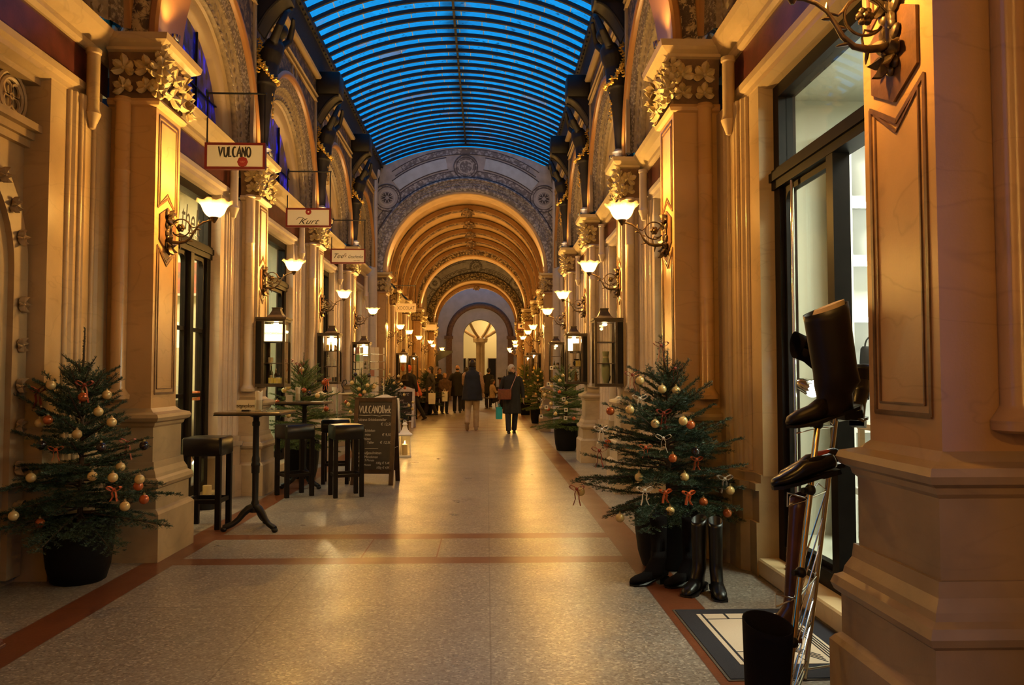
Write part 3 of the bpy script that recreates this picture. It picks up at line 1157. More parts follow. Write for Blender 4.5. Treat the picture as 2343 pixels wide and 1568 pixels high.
painted_end(20.0, 'grey and blue painted wall with roundels around the great arch', PAINT_BLUE, PAINT_GREY, ORN_GREY)
arch_ornament(19.98, 'trim_4', 'carved stone surround of the great arch below the painted wall', PLASTER, ORN_GREY, .6, S_LEAFG)
for s in (-1, 1):
    m = MB().lathe([(.19, 0), (.19, .10), (.16, .14), (.15, .2), (.135, .24), (.135, 6.30), (.16, 6.34), (.19, 6.40), (.19, 6.5)], (XX(s, 2.31), 19.72, 0), 20)
    tag(MB().box(XX(s, 2.48), XX(s, 2.7), 19.45, 20.05, 0, 6.3).build(f'wall_{SIDE[s]}', S_GREY), f'narrow grey wall strip behind the tall round column on the {SIDE[s]}', 'wall', kind='structure')
    tag(m.build('column', S_GREY), f'tall plain round column at the {SIDE[s]} side of the great arch', 'column', kind='structure')

# ------------------------------------------------------------------ ribbed vault beyond
def vault(y0, y1, ribs, label, name='ceiling'):
    root = thing(name, label, 'vault', kind='structure')
    edges = [y0] + ribs + [y1]
    m = MB()
    for a, b_ in zip(edges[:-1], edges[1:]):
        rows = []
        for t in np.linspace(0, 1, 13):
            y = a + (b_ - a) * t
            bulge = .24 * math.sin(PI * t)
            rows.append([(C0 + (2.12 + bulge * math.sin(PI * k / 32)) * math.cos(PI * k / 32), y, Z_SPR + (2.12 + bulge) * math.sin(PI * k / 32)) for k in range(33)])
        m.grid(rows)
    m.build('vault_shell', PLASTER, root)
    for y in ribs:
        m = MB()
        tring(m, [(2.16, y - .12), (2.05, y - .12), (2.03, y - .10), (2.00, y - .07), (2.0, y + .07), (2.03, y + .10), (2.05, y + .12), (2.16, y + .12)])
        m.build('rib', ORN_VAULT, root)
        m = MB()
        for sg in (-1, 1):
            tring(m, [(2.06, y + sg * .12), (2.025, y + sg * .12), (2.01, y + sg * .145), (2.03, y + sg * .17), (2.14, y + sg * .17)])
        m.build('rib_moulding', RIB_BROWN, root)
        m = MB()
        leaf_cluster(m, (C0, y - .10, Z_SPR + 1.98), (0, -.5, -1), (0, -1, 0), .20, 7, 3, 320)
        m.build('crown_boss', ORN_VAULT, root)
    # painted triangles low on the cells
    m = MB()
    for a, b_ in zip(edges[:-1], edges[1:]):
        for sg in (0, 1):
            rows = []
            for t in np.linspace(.18, .82, 9):
                y = a + (b_ - a) * t
                bulge = .24 * math.sin(PI * t) - .012
                hgt = .5 + 1.0 * (1 - abs(t - .5) / .32) * .55
                row = []
                for k in range(9):
                    an = math.radians(4 + (hgt * 34) * k / 8)
                    an = an if sg == 0 else PI - an
                    row.append((C0 + (2.12 + bulge * math.sin(an)) * math.cos(an), y, Z_SPR + (2.12 + bulge) * math.sin(an)))
                rows.append(row)
            m.grid(rows)
    m.build('painted_spandrel', ORN_VAULT, root)


vault(20.5, 31.0, [22.1, 23.9, 25.6, 27.3, 29.0], 'orange lamp-lit ribbed vault beyond the great arch')
arch_ornament(30.55, 'trim_5', 'second stone arch at the far end of the ribbed vault', PLASTER, ORN_GOLD, .6, ORANGE, False)
arch_band_wall('wall_back', 30.6, 31.1, 2.04, roof_top, ORN_SPAN, 'ornate wall over the far end of the ribbed vault')
painted_end(38.4, 'dim painted wall with roundels around the third, farther arch', PAINT_GREY, PAINT_GREY, ORN_GREY)
arch_ornament(38.38, 'trim_6', 'third stone arch, below the dim painted wall', PLASTER, ORN_GOLD, .6, ORANGE, False)
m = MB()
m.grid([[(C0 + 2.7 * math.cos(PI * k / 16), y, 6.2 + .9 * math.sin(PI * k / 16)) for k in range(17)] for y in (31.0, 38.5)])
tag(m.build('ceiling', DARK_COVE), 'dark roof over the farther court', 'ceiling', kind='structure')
vault(38.9, 42.4, [41.0], 'farthest short vault before the end gate')
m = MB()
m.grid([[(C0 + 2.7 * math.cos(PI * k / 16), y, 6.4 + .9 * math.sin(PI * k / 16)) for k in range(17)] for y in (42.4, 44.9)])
tag(m.build('ceiling', DARK_COVE), 'dark roof strip added to keep skylight off the end gate', 'ceiling', kind='structure')  # added cover above the view, cuts the blue skylight on the gate wall
for s in (-1, 1):
    m = MB()
    m.box(XX(s, 2.35), XX(s, 2.9), 20.0, 46.4, 0, 7.0)
    for yy in np.arange(20.9, 46, .48):
        m.lathe([(.05, .7), (.05, 3.5)], (XX(s, 2.35), yy, 0), 8)
    m.box(XX(s, 2.27), XX(s, 2.5), 20.6, 46.3, 0, .68)
    m.grid([[(XX(s, d), y, z) for d, z in ((2.5, 3.8), (2.28, 3.8), (2.24, 3.86), (2.2, 3.94), (2.2, 3.98), (2.5, 4.0))] for y in (20.6, 46.2)], smooth=False)
    tag(m.build(f'wall_{SIDE[s]}', S_JAMB), f'far {SIDE[s]} wall of the passage beyond the great arch', 'wall', kind='structure')

# ------------------------------------------------------------------ end gate and lobby
GX = gx(1098, 46.2)
gz_top = lambda x: 7.2
def gate():
    m = MB()
    hwid, zs, r = .97, 3.72, .97
    arc = [(GX + hwid, 0), (GX + hwid, zs)] + [(GX + r * math.cos(PI * k / 24), zs + r * math.sin(PI * k / 24)) for k in range(1, 24)] + [(GX - hwid, zs), (GX - hwid, 0)]
    out_ = [(C0 + 2.9, 0), (C0 + 2.9, zs)] + [(C0 + 2.9 * max(-1, min(1, 1.6 * math.cos(PI * k / 24))), min(7.2, zs + 4.5 * math.sin(PI * k / 24))) for k in range(1, 24)] + [(C0 - 2.9, zs), (C0 - 2.9, 0)]
    rows = []
    for y, a in ((46.2, out_), (46.2, arc), (46.9, arc), (46.9, out_)):
        rows.append([(x, y, z) for x, z in a])
    m.grid(rows, smooth=False)
    w = m.build('wall_gate', GATE_WALL)
    tag(w, 'pale plastered end wall with a tall round-arched gateway', 'wall', kind='structure')
    m = MB()
    tring(m, [(1.62, 46.2), (1.64, 46.1), (1.72, 46.05), (1.84, 46.05), (1.93, 46.12), (1.95, 46.2)], cx=GX, cz=3.72)
    for sg in (-1, 1):
        m.box(GX + sg * 1.62, GX + sg * 1.95, 46.08, 46.2, 0, 3.72)
        m.box(GX + sg * 1.55, GX + sg * 2.05, 46.02, 46.2, 3.55, 3.72)
    m.build('gate_arch', CAP_DARK, w)


gate()
LOB = mat('lobby_plaster', (.72, .60, .36), .7)
lob = MB()
lx0, lx1, ly0, ly1 = GX - 3, GX + 3, 46.9, 56
lob.box(lx0 - .1, lx0, ly0, ly1, 0, 6.4)
lob.box(lx1, lx1 + .1, ly0, ly1, 0, 6.4)
lob.box(lx0, lx1, ly1, ly1 + .1, 0, 6.4)
lob.box(lx0, lx1, ly0, ly1, 6.4, 6.5)
tag(lob.build('wall_lobby', LOB), 'yellow lobby walls seen through the end gate', 'wall', kind='structure')
m = MB()
cxl, cyl = GX - .02, 52.0
for k in range(5):
    a = 2 * PI * k / 5 + .3
    m.lathe([(.17, 0), (.17, .4), (.12, .45), (.12, 3.5), (.16, 3.55), (.2, 3.75), (.2, 3.85)], (cxl + .17 * math.cos(a), cyl + .17 * math.sin(a), 0), 14)
m.lathe([(.45, 3.6), (.5, 3.85), (.42, 3.9)], (cxl, cyl, 0), 12)
for k in range(8):
    a = 2 * PI * k / 8 + .39
    pts = [(cxl + (.25 + 2.4 * math.sin(t)) * math.cos(a), cyl + (.25 + 2.4 * math.sin(t)) * math.sin(a), 3.9 + 2.2 * (1 - math.cos(t)) ** .6 * 1.05) for t in np.linspace(0, PI / 2, 10)]
    m.tube(pts, .09, 8)
tag(m.build('column', S_SHAFT), 'clustered column with vault ribs in the lobby beyond the end gate', 'column', kind='structure')
for k, xo in enumerate((-1.35, -.62, .78, 1.5)):
    d = thing(f'door_{k+1}', f'dark door opening in the lobby beyond the gate, {["leftmost","second from left","third from left","rightmost"][k]} of four', 'door', (GX + xo, 55.95, 0), kind='structure')
    MB().box(-.24, .24, -.06, .04, 0, 2.6).build('door_leaf', WOOD_DARK, d)
    MB().box(-.3, -.24, -.08, .04, 0, 2.6).box(.24, .3, -.08, .04, 0, 2.6).box(-.3, .3, -.08, .04, 2.6, 2.66).build('door_frame', WOOD_BROWN, d)
area_light('lobby_light', (GX - .9, 50.0, 6.2), 150, (1, .74, .36), 1.5, 1.5)
area_light('lobby_light', (GX + .9, 54.0, 6.2), 160, (1, .74, .36), 1.5, 1.5)
# ------------------------------------------------------------------ shopfront windows, doors and lit shops
def shop_room(s, y0, y1, wall, watts, col, label, deep=2.0, light_x=.9):
    a, b_ = y0 + .06, y1 - .06
    m = MB()
    x0, x1 = 2.66, 2.66 + deep
    for (p, q, r, t, u, v) in ((x1, x1 + .06, a, b_, 0, 3.7), (x0, x1, a - .05, a, 0, 3.7), (x0, x1, b_, b_ + .05, 0, 3.7), (x0, x1, a, b_, 3.6, 3.7), (x0, x1, a, b_, 0, .12)):
        m.box(XX(s, p), XX(s, q), r, t, u, v)
    tag(m.build(f'wall_shop_{SIDE[s]}', wall), label, 'shop interior', kind='structure')
    area_light('shop_ceiling_light', (XX(s, 2.66 + light_x), (a + b_) / 2, 3.55), watts, col, 1.0, 1.2)


def shopfront(name, s, ya, yb, mull, label, kind='door', z0=.12, transom=2.74, ztop=3.41, bars=(), panel=.0, openings=(), dd=2.585):
    """dark wooden shop frame across an opening; panes as children"""
    root = thing(name, label, kind, kind='structure')
    xa, xb = XX(s, dd - .03), XX(s, dd + .09)
    m = MB()
    w = .10
    m.box(xa, xb, ya, ya + w, z0, ztop)
    m.box(xa, xb, yb - w, yb, z0, ztop)
    m.box(xa, xb, ya + w, yb - w, ztop - w, ztop)
    m.box(XX(s, dd - .05), XX(s, dd + .08), ya + .002, yb - .002, transom - .07, transom + .07)
    m.box(XX(s, dd - .07), XX(s, dd - .0505), ya + .003, yb - .003, transom - .015, transom + .045)
    m.box(XX(s, dd - .028), XX(s, dd + .088), ya + w, yb - w, z0, z0 + .1)
    edges = [ya] + list(mull) + [yb]
    for y in mull:
        m.box(XX(s, dd - .045), XX(s, dd + .055), y - .045, y + .045, z0 + .1, transom - .07)
    m.build('frame', WOOD_DARK, root)
    for i, (p, q) in enumerate(zip(edges[:-1], edges[1:])):
        p2, q2 = p + (.1 if i == 0 else .045), q - (.1 if i == len(edges) - 2 else .045)
        if i in openings:
            continue
        m = MB()
        st = .04
        za, zb = z0 + .1, transom - .07
        m.box(XX(s, dd), XX(s, dd + .05), p2, p2 + st, za, zb)
        m.box(XX(s, dd), XX(s, dd + .05), q2 - st, q2, za, zb)
        m.box(XX(s, dd), XX(s, dd + .05), p2 + st, q2 - st, zb - st, zb)
        m.box(XX(s, dd), XX(s, dd + .05), p2 + st, q2 - st, za, za + st + panel)
        for zz in bars:
            m.box(XX(s, dd + .002), XX(s, dd + .048), p2 + st, q2 - st, zz - .02, zz + .02)
        # rounded upper corners of the sash
        for yy, sg in ((p2 + st, 1), (q2 - st, -1)):
            pts = [(0, 0), (.07, 0)] + [(.07 - .07 * math.sin(t), .07 * math.cos(t) - .07) for t in np.linspace(0, PI / 2, 6)]
            m.prism(pts, lambda u, v, x: (XX(s, x), yy + sg * u, zb - st + v), dd, dd + .05)
        m.build('sash', WOOD_DARK, root)
        g = MB().box(XX(s, dd + .02), XX(s, dd + .028), p2 + st, q2 - st, za + st + panel, zb - st)
        g.build('pane', GLASS, root)
    g = MB().box(XX(s, dd + .02), XX(s, dd + .028), ya + w, yb - w, transom + .07, ztop - w)
    g.build('transom_pane', GLASS, root)
    return root


def step(s, ya, yb, label, z=.12):
    m = MB().box(XX(s, 2.41), XX(s, 2.64), ya - .03, yb + .03, 0, z, bev=.012)
    tag(m.build('door_step', S_CREAM), label, 'step', kind='structure')


WARM = (1.0, .80, .42)
PALEG = (.93, 1.0, .72)
# foreground right: shoe shop with its door standing open
o0, o1 = PY[0] + .88, PY[1] - .88
step(1, o0, o1, 'stone doorstep of the shoe shop on the right')
shopfront('door_5', 1, o0, o1, [4.55], 'dark wooden shopfront of the shoe shop with open door on the right', openings=(0,))
leaf = thing('door_6', 'dark door leaf of the shoe shop folded inward', 'door', (XX(1, 2.65), o0 + .12, 0), kind='structure')
MB().box(0, .78, 0, .05, .14, .9).box(0, .09, 0, .05, .9, 2.66).box(.69, .78, 0, .05, .9, 2.66).box(.09, .69, 0, .05, 2.56, 2.66).build('door_leaf', WOOD_DARK, leaf)
MB().box(.09, .69, .02, .028, .9, 2.56).build('pane', GLASS, leaf)
shop_room(1, PY[0] - .5, PY[1] - .02, WALL_SHOP, 150, (.96, 1.0, .78), 'bright greenish-white interior of the shoe shop', deep=2.4, light_x=1.2)
# foreground left: blind gothic portal instead of a shop
ya, yb = o0, o1
yc = (ya + yb) / 2
port = thing('wall_left', 'carved stone portal with rosettes in the left foreground bay', 'carved portal', kind='structure')
m = MB()
m.box(XX(-1, 2.62), XX(-1, 2.72), ya, yb, 0, 3.42)
m.build('portal_back', S_BASE, port)
m = MB()
zs = 2.08
for r0, r1, d0, d1 in ((.90, .74, 2.56, 2.56), (.74, .64, 2.60, 2.60), (.64, .58, 2.575, 2.59), (.58, .54, 2.60, 2.62)):
    rows = []
    path = [(1, 0.0)] + [('a', PI * k / 24) for k in range(25)] + [(-1, 0.0)]
    for q in path:
        if q[0] == 'a':
            rows.append([(XX(-1, d), yc + r * math.cos(q[1]), zs + r * math.sin(q[1])) for r, d in ((r0, 2.64), (r0, d0), (r1, d1), (r1, 2.64))])
        else:
            rows.append([(XX(-1, d), yc + q[0] * r, 0.05) for r, d in ((r0, 2.64), (r0, d0), (r1, d1), (r1, 2.64))])
    m.grid(rows, smooth=False)
m.build('portal_arch', S_BASE, port)
m = MB()
for z in np.arange(.5, 2.1, .27):
    for sg in (1, -1):
        leaf_cluster(m, (XX(-1, 2.555), yc + sg * .82, z), (1, 0, 0), (0, 0, 1), .055, 6, int(z * 50), 310)
for k in range(1, 12):
    a = PI * k / 12
    leaf_cluster(m, (XX(-1, 2.555), yc + .82 * math.cos(a), zs + .82 * math.sin(a)), (1, 0, 0), (0, 0, 1), .055, 6, k, 310)
m.build('rosette', S_BASE, port)
m = MB()
for z0, z1, d in ((2.98, 3.03, 2.55), (3.03, 3.08, 2.50), (2.93, 2.98, 2.58), (3.36, 3.42, 2.52)):
    m.box(XX(-1, 2.64), XX(-1, d), ya, yb, z0, z1)
for cy in np.linspace(ya + .2, yb - .2, 5):
    for r in (.16, .12):
        pts = [(XX(-1, 2.60), cy + r * math.cos(t), 3.22 + r * math.sin(t)) for t in np.linspace(0, 2 * PI, 20)[:-1]]
        m.tube(pts, .016, 6, closed=True)
    for q in range(4):
        t = PI / 4 + PI / 2 * q
        pts = [(XX(-1, 2.60), cy + .06 * math.cos(t) + .045 * math.cos(u), 3.22 + .06 * math.sin(t) + .045 * math.sin(u)) for u in np.linspace(0, 2 * PI, 12)[:-1]]
        m.tube(pts, .010, 5, closed=True)
m.build('tracery', S_BASE, port)

# second bay left: the delicatessen door
o0, o1 = PY[1] + .88, PY[2] - .62
step(-1, o0, o1, 'stone doorstep of the delicatessen on the left')
d1 = shopfront('door_7', -1, o0, o1, [7.86, 8.40], 'dark glazed delicatessen door with lettering on its transom', bars=(1.17, 1.87))
GREEN_INK = mat('green_glass_lettering', (.10, .17, .05), .5)
GREY_INK = mat('grey_glass_lettering', (.18, .165, .11), .5)
xs = XX(-1, 2.60) + .004
text('transom_lettering', 'Vulcan', .33, GREY_INK, (xs, 7.30, 2.97), (PI / 2, 0, PI / 2), d1, 'LEFT', .001, .15, .62)
text('transom_lettering', 'O', .42, GREEN_INK, (xs, 8.02, 2.93), (PI / 2, 0, PI / 2), d1, 'LEFT', .001, .12, .42)
text('transom_lettering', 'thek', .40, GREY_INK, (xs, 8.20, 2.90), (PI / 2, 0, PI / 2), d1, 'LEFT', .001, .2, .74)
text('transom_lettering', '& Wein', .11, GREY_INK, (xs, 8.42, 2.83), (PI / 2, 0, PI / 2), d1, 'LEFT', .001, .1, .8)
shop_room(-1, PY[1], PY[2], WALL_SHOP_W, 150, WARM, 'warm lit interior of the delicatessen')
# second bay right
o0r, o1r = PY[1] + .88, PY[2] - .62
step(1, o0r, o1r, 'stone doorstep in the second bay on the right')
shopfront('window_20', 1, o0r, o1r, [7.9], 'dark framed shop window in the second bay on the right', 'window')
shop_room(1, PY[1] + .25, PY[2], WALL_SHOP_W, 50, PALEG, 'lit shop interior in the second bay on the right')
for bi in (3, 4, 5):
    y0, y1, hw0, w0, hw1, w1 = BAYS[bi]
    for s in (-1, 1):
        step(s, y0 + w0, y1 - w1, f'stone doorstep on the {SIDE[s]}, {BAYW[bi]}')
        shopfront(f'window_{20 + bi * 2 + (s > 0)}', s, y0 + w0, y1 - w1, [(y0 + y1) / 2], f'dark framed shop window on the {SIDE[s]}, {BAYW[bi]}', 'window')
        shop_room(s, y0, y1, WALL_SHOP_W, 55, PALEG if s < 0 and bi == 3 else WARM, f'lit shop interior on the {SIDE[s]}, {BAYW[bi]}')

# ---- furnishings seen through the glass of the shoe shop
SHELF_W = mat('white_shelf', (.8, .8, .76), .4)
TUBE_L = glow('shelf_light_tube', (.95, 1.0, .88), 3.0)
SPOT_L = glow('halogen_face', (1.0, .94, .80), 25.0)
BOOT_BLACK = mat('black_boot_leather', (.006, .0055, .0055), .28, spec=.35)
SUEDE = mat('black_suede', (.006, .005, .0055), .9, spec=.1, bump=.3, bscale=300)
DARK_LEATHER = mat('dark_brown_boot_leather', (.010, .007, .0065), .45, var=.3, spec=.25)
BROWN_LEATHER = mat('chestnut_leather', (.085, .032, .015), .25, var=.3)
sh = thing('display_shelf', 'white lit shoe shelf against the shop end wall beyond the open door', 'shelf', (3.02, 6.14, .12))
MB().box(-.30, -.26, -.25, .08, 0, 3.2).box(.9, .94, -.25, .08, 0, 3.2).box(-.3, .94, .06, .1, 0, 3.2).build('carcass', SHELF_W, sh)
for k, z in enumerate((.35, .85, 1.30, 1.72, 2.15, 2.60, 3.1)):
    MB().box(-.26, .9, -.24, .06, z - .02, z + .02).build('shelf_board', SHELF_W, sh)
    if k > 1:
        MB().box(-.24, .88, -.20, -.15, z - .055, z - .022).build('light_tube', TUBE_L, sh)
lt = thing('wall_light', 'tall bright light panel inside the shoe shop beside the door edge', 'lamp', (2.98, 5.82, 2.35))
MB().box(-.09, .09, -.02, .03, 0, .95, bev=.01).build('diffuser', glow('light_panel_face', (.95, 1, .9), 5.0), lt)
MB().box(-.1, .1, .03, .06, -.02, .97).build('housing', SHELF_W, lt)
pol = thing('spotlight_pole', 'slim brass pole with two halogen spots inside the shoe shop window', 'lamp', (gx(1826, 5.15), 5.15, .12))
MB().lathe([(.08, 0), (.08, .02), (.012, .03), (.012, 2.6)], n=10).build('pole', CHROME, pol)
for k, (z, tx) in enumerate(((1.42, .07), (1.20, .085))):
    M4 = Matrix.Rotation(math.radians(-42), 3, 'Z') @ Matrix.Rotation(math.radians(112), 3, 'Y')
    hd = MB()
    rows = []
    for r, q in ((.03, -.03), (.045, 0), (.055, .06), (.055, .075)):
        rows.append([Vector((.045, 0, z)) + M4 @ Vector((r * math.cos(2 * PI * j / 14), r * math.sin(2 * PI * j / 14), q)) for j in range(14)])
    hd.grid(rows, close_v=True, caps=True)
    h = hd.build('spot_head', CHROME, pol)
    MB().ball(tuple(Vector((.045, 0, z)) + M4 @ Vector((0, 0, .075))), .056, 14, 8).build('bulb', SPOT_L, h)
cn = thing('display_table', 'low white display table with shoes inside the shoe shop', 'table', (2.62, 5.25, .12))
MB().box(-.02, .55, -.35, .35, .42, .47, bev=.006).build('tabletop', SHELF_W, cn)
for q in ((.02, -.3), (.5, -.3), (.02, .3), (.5, .3)):
    MB().box(q[0] - .02, q[0] + .02, q[1] - .02, q[1] + .02, 0, .42).build('leg', SHELF_W, cn)
cn2 = thing('display_stand', 'taller pale stand with shoes inside the open shoe shop door', 'display stand', (2.36, 4.62, .12))
MB().box(-.10, .32, -.2, .2, .50, .54, bev=.005).build('stand_board', S_CREAM, cn2)
MB().box(-.10, .32, -.2, .2, .93, .97, bev=.005).build('stand_board', S_CREAM, cn2)
for q in ((-.08, -.18), (.3, -.18), (-.08, .18), (.3, .18)):
    MB().box(q[0] - .015, q[0] + .015, q[1] - .015, q[1] + .015, 0, .93).build('leg', S_CREAM, cn2)


# ------------------------------------------------------------------ footwear
def boot_mesh(H, L, shaft_r, top_r, heel, lean=0.0, slouch=0.0, wid=.085):
    """tall boot, toe towards -X, sole on z=0; returns upper, sole"""
    m = MB()
    rows = []
    N = 22
    # foot: cross-sections from toe to heel then up the shaft
    secs = []
    hz = heel
    for u, hw, hh in ((0.0, .012, .018), (.05, .032, .036), (.16, wid * .47, .052), (.34, wid * .52, .066), (.52, wid * .46, .10)):
        secs.append((u, hw, hh))
    foot = []
    for (u, hw, hh) in secs:
        x = -L * (.72 - u)
        zb = max(0.012, hz * max(0, (u - .35)) * 1.3)
        foot.append([(x, hw * math.cos(2 * PI * k / N), zb + hh * .5 + hh * .5 * math.sin(2 * PI * k / N)) for k in range(N)])
    m.grid(foot, close_v=True, caps=True)
    leg = []
    zs = [hz * .9, hz + .03, hz + .07, hz + .12, hz + .17, .45 * H, .7 * H, .9 * H, H]
    for i, z in enumerate(zs):
        t = z / H
        if i <= 2:
            rx, cx = L * (.30 - .03 * i), -.01 - .012 * (2 - i)
            ry = wid * .46
        else:
            f = min(1, (z - hz - .12) / (H - hz - .12)) if z > hz + .12 else 0
            rx = shaft_r * 1.02 + (top_r - shaft_r) * f
            ry = rx * .9
            cx = .012 + lean * t
        if i == 3:
            rx, ry = shaft_r * 1.08, shaft_r * .95
        w = slouch * math.sin(i * 2.4) * .012
        leg.append([(cx + w + rx * math.cos(2 * PI * k / N), ry * math.sin(2 * PI * k / N), z + (.02 * math.cos(2 * PI * k / N) if i == len(zs) - 1 else 0)) for k in range(N)])
    inner = [[(p[0] * .94 + .001, p[1] * .93, p[2] - .002) for p in leg[-1]], [(p[0] * .8, p[1] * .8, p[2] - .08) for p in leg[-1]]]
    m.grid(leg + inner, close_v=True, caps=True)
    sl = MB()
    sole = [(-L * .72 - .004, 0)] + [(-L * (.72 - u), hw + .004) for u, hw in ((.05, .036), (.16, wid * .5), (.34, wid * .54), (.5, wid * .44), (.62, wid * .36), (.8, wid * .44), (.95, wid * .40), (1.0, wid * .2))]
    sole = sole + [(x, -y) for x, y in sole[:0:-1]]
    sl.prism(sole, lambda x, y, z: (x, y, z + max(0, (x + L * .36)) / (L * .36) * heel * (0 if x < -L * .36 else .75)), 0.0, .012)
    hp = [(.02 * 0 + L * .02, wid * .36), (L * .27, wid * .34), (L * .27, -wid * .34), (L * .02, -wid * .36)]
    sl.prism(hp, lambda x, y, z: (x, y, z), 0, heel)
    return m, sl


def boot(label, mt, loc, rz, H=.48, L=.28, sr=.055, tr=.065, heel=.035, lean=0, slouch=0, group=None, tilt=None, solem=None):
    r = thing('boot', label, 'boot', loc, rz, group)
    up, sl = boot_mesh(H, L, sr, tr, heel, lean, slouch)
    up.build('upper', mt, r, sharp=180)
    sl.build('sole', solem or BOOT_BLACK, r)
    if tilt is not None:
        r.rotation_euler = tilt
    return r


def low_shoe(label, mt, loc, rot, L=.28, lining=None, scale=1.0):
    r = thing('shoe', label, 'shoe', loc)
    r.rotation_euler = rot
    r.scale = (scale,) * 3
    m = MB()
    N = 14
    rows = []
    for u, hw, hh, zz in ((0, .010, .015, .02), (.05, .028, .03, .018), (.18, .042, .045, .012), (.36, .045, .058, .012), (.5, .040, .072, .014), (.62, .034, .066, .018), (.8, .034, .062, .022), (.95, .030, .060, .024), (1.0, .014, .05, .026)):
        x = -L * .5 + u * L
        rows.append([(x, hw * math.cos(2 * PI * k / N), zz + hh * .5 + hh * .5 * math.sin(2 * PI * k / N)) for k in range(N)])
    m.grid(rows, close_v=True, caps=True)
    m.build('upper', mt, r, sharp=180)
    m = MB()
    m.ball((L * .22, 0, .074), (L * .22, .026, .012), 12, 6)
    m.build('lining', lining or SUEDE, r)
    s_ = MB()
    s_.prism([(-L * .5, .01), (-L * .38, .04), (-L * .15, .048), (0, .042), (L * .2, .034), (L * .45, .034), (L * .5, .015), (L * .5, -.015), (L * .45, -.034), (L * .2, -.034), (0, -.042), (-L * .15, -.048), (-L * .38, -.04), (-L * .5, -.01)],
             lambda x, y, z: (x, y, z), .005, .018)
    s_.box(L * .22, L * .5, -.03, .03, 0, .02)
    s_.build('sole', BOOT_BLACK, r)
    return r


# boots standing before the right foreground spruce
boot('black suede high boot pointing left, in front of the right spruce pot', SUEDE, (gx(1502, 5.30), 5.30, 0), .25, .46, .27, .050, .058, .05)
boot('black suede high boot standing behind the shiny riding boots', SUEDE, (gx(1576, 5.27), 5.27, 0), .42, .46, .27, .050, .058, .05)
boot('glossy black riding boot, left one of the shiny pair by the right spruce', BOOT_BLACK, (gx(1597, 5.10), 5.10, 0), .85, .46, .26, .045, .053, .03)
boot('glossy black riding boot, right one of the shiny pair by the right spruce', BOOT_BLACK, (gx(1638, 5.03), 5.03, 0), 1.45, .46, .26, .043, .049, .03)

# ------------------------------------------------------------------ chrome shoe stand by the shop door
RK = thing('shoe_rack', 'leaning chrome and brass shoe stand with wire loops beside the doormat', 'shoe rack', (0, 0, 0))
PLATED = mat('brassy_chrome_tube', (.66, .54, .33), .16, metal=1.0)
def rp(px, py, Y):
    return Vector((gx(px, Y), Y, gz(py, Y)))
F0, F1 = rp(1882, 940, 3.22), rp(1786, 1640, 3.10)
F1.z = 0.005
G0, G1 = rp(1922, 945, 3.40), rp(1838, 1560, 3.62)
G1.z = 0.005
MB().tube([F0, F1], .0125, 14).build('front_pole', PLATED, RK)
MB().tube([G0, G1], .011, 14).build('rear_pole', PLATED, RK)
F = lambda t: F0 + (F1 - F0) * t
G = lambda t: G0 + (G1 - G0) * t
for t in (.045, .26, .52, .735):
    m = MB()
    c = F(t)
    m.ball(c, (.022, .022, .024), 14, 8)
    m.tube([c, c + Vector((-.035, -.01, 0))], .012, 8)
    m.build('clamp', BLACK_IRON, RK)
for k, (t, w) in enumerate(((.05, .17), (.285, .17), (.60, .16), (.78, .16), (.93, .17))):
    a, b_ = F(t), G(t)
    m = MB()
    l = Vector((-.10, -.03, .0))
    loop = [a + l * .2, a + l + Vector((0, 0, .025)), a + l * 1.15 + Vector((.02, .02, -.03)), a + Vector((.0, .05, -.02)), b_ + Vector((.0, 0, -.0)), b_ + Vector((-.06, -.05, .04)), a + l * .2]
    m.tube(loop, .0035, 8)
    m.tube([a, b_], .004, 8)
    m.build('wire_shelf', CHROME, RK)
m = MB()
for k in range(6):
    t = .30 + k * .10
    a = G(t) + Vector((.0, .0, .02))
    b_ = F(min(1, t + .17)) + Vector((.02, .02, 0))
    m.tube([a, b_], .0036, 8)
m.build('cross_wire', CHROME, RK)
m = MB()
m.tube([F(.94) + Vector((-.03, 0, .0)), F(.94) + Vector((-.05, -.02, -.1)), F(.985), G(.965), G(.965) + Vector((.14, .02, .01))], .006, 8)
m.build('foot_bar', CHROME, RK)
# footwear on the stand
boot('dark high boot with paper filling, on top of the chrome shoe stand', DARK_LEATHER, (gx(1930, 3.2), 3.2, gz(962, 3.2)), 0, .455, .315, .085, .090, .03, -.015,
     tilt=(0.05, math.radians(-8), .08), solem=BOOT_BLACK)
pf = thing('paper_filling', 'beige paper stuffed in the top of the high boot on the stand', 'paper', (gx(1909, 3.2), 3.2, gz(704, 3.2)))
m = MB()
m.grid([[(.078 * math.cos(a) * (1 - .12 * k), .05 * math.sin(a), -.055 + .07 * k / 2 + .012 * math.cos(a) * k) for a in np.linspace(0, 2 * PI, 17)[:-1]] for k in range(3)], close_v=True, caps=True)
m.build('paper_roll', mat('beige_paper', (.55, .42, .26), .8), pf)
boot('second dark ankle boot, hung behind the high boot on the stand', BOOT_BLACK, (gx(1968, 3.42), 3.42, gz(975, 3.42)), 0, .27, .22, .05, .06, .03, tilt=(0, math.radians(12), .9))
boot('dark boot top poking out to the left behind the high boot', SUEDE, (gx(1928, 3.46), 3.46, gz(838, 3.46)), 0, .22, .2, .05, .055, .03, tilt=(0, math.radians(-68), .1))
low_shoe('black laced low shoe, left of the pair across the middle of the stand', BOOT_BLACK, (gx(1848, 3.1), 3.1, gz(1105, 3.1)), (0, math.radians(-14), .08), .275)
low_shoe('black low shoe with orange lining, behind the other on the stand', BOOT_BLACK, (gx(1862, 3.28), 3.28, gz(1088, 3.28)), (0, math.radians(-14), .05), .27, mat('orange_lining', (.5, .07, .02), .6))
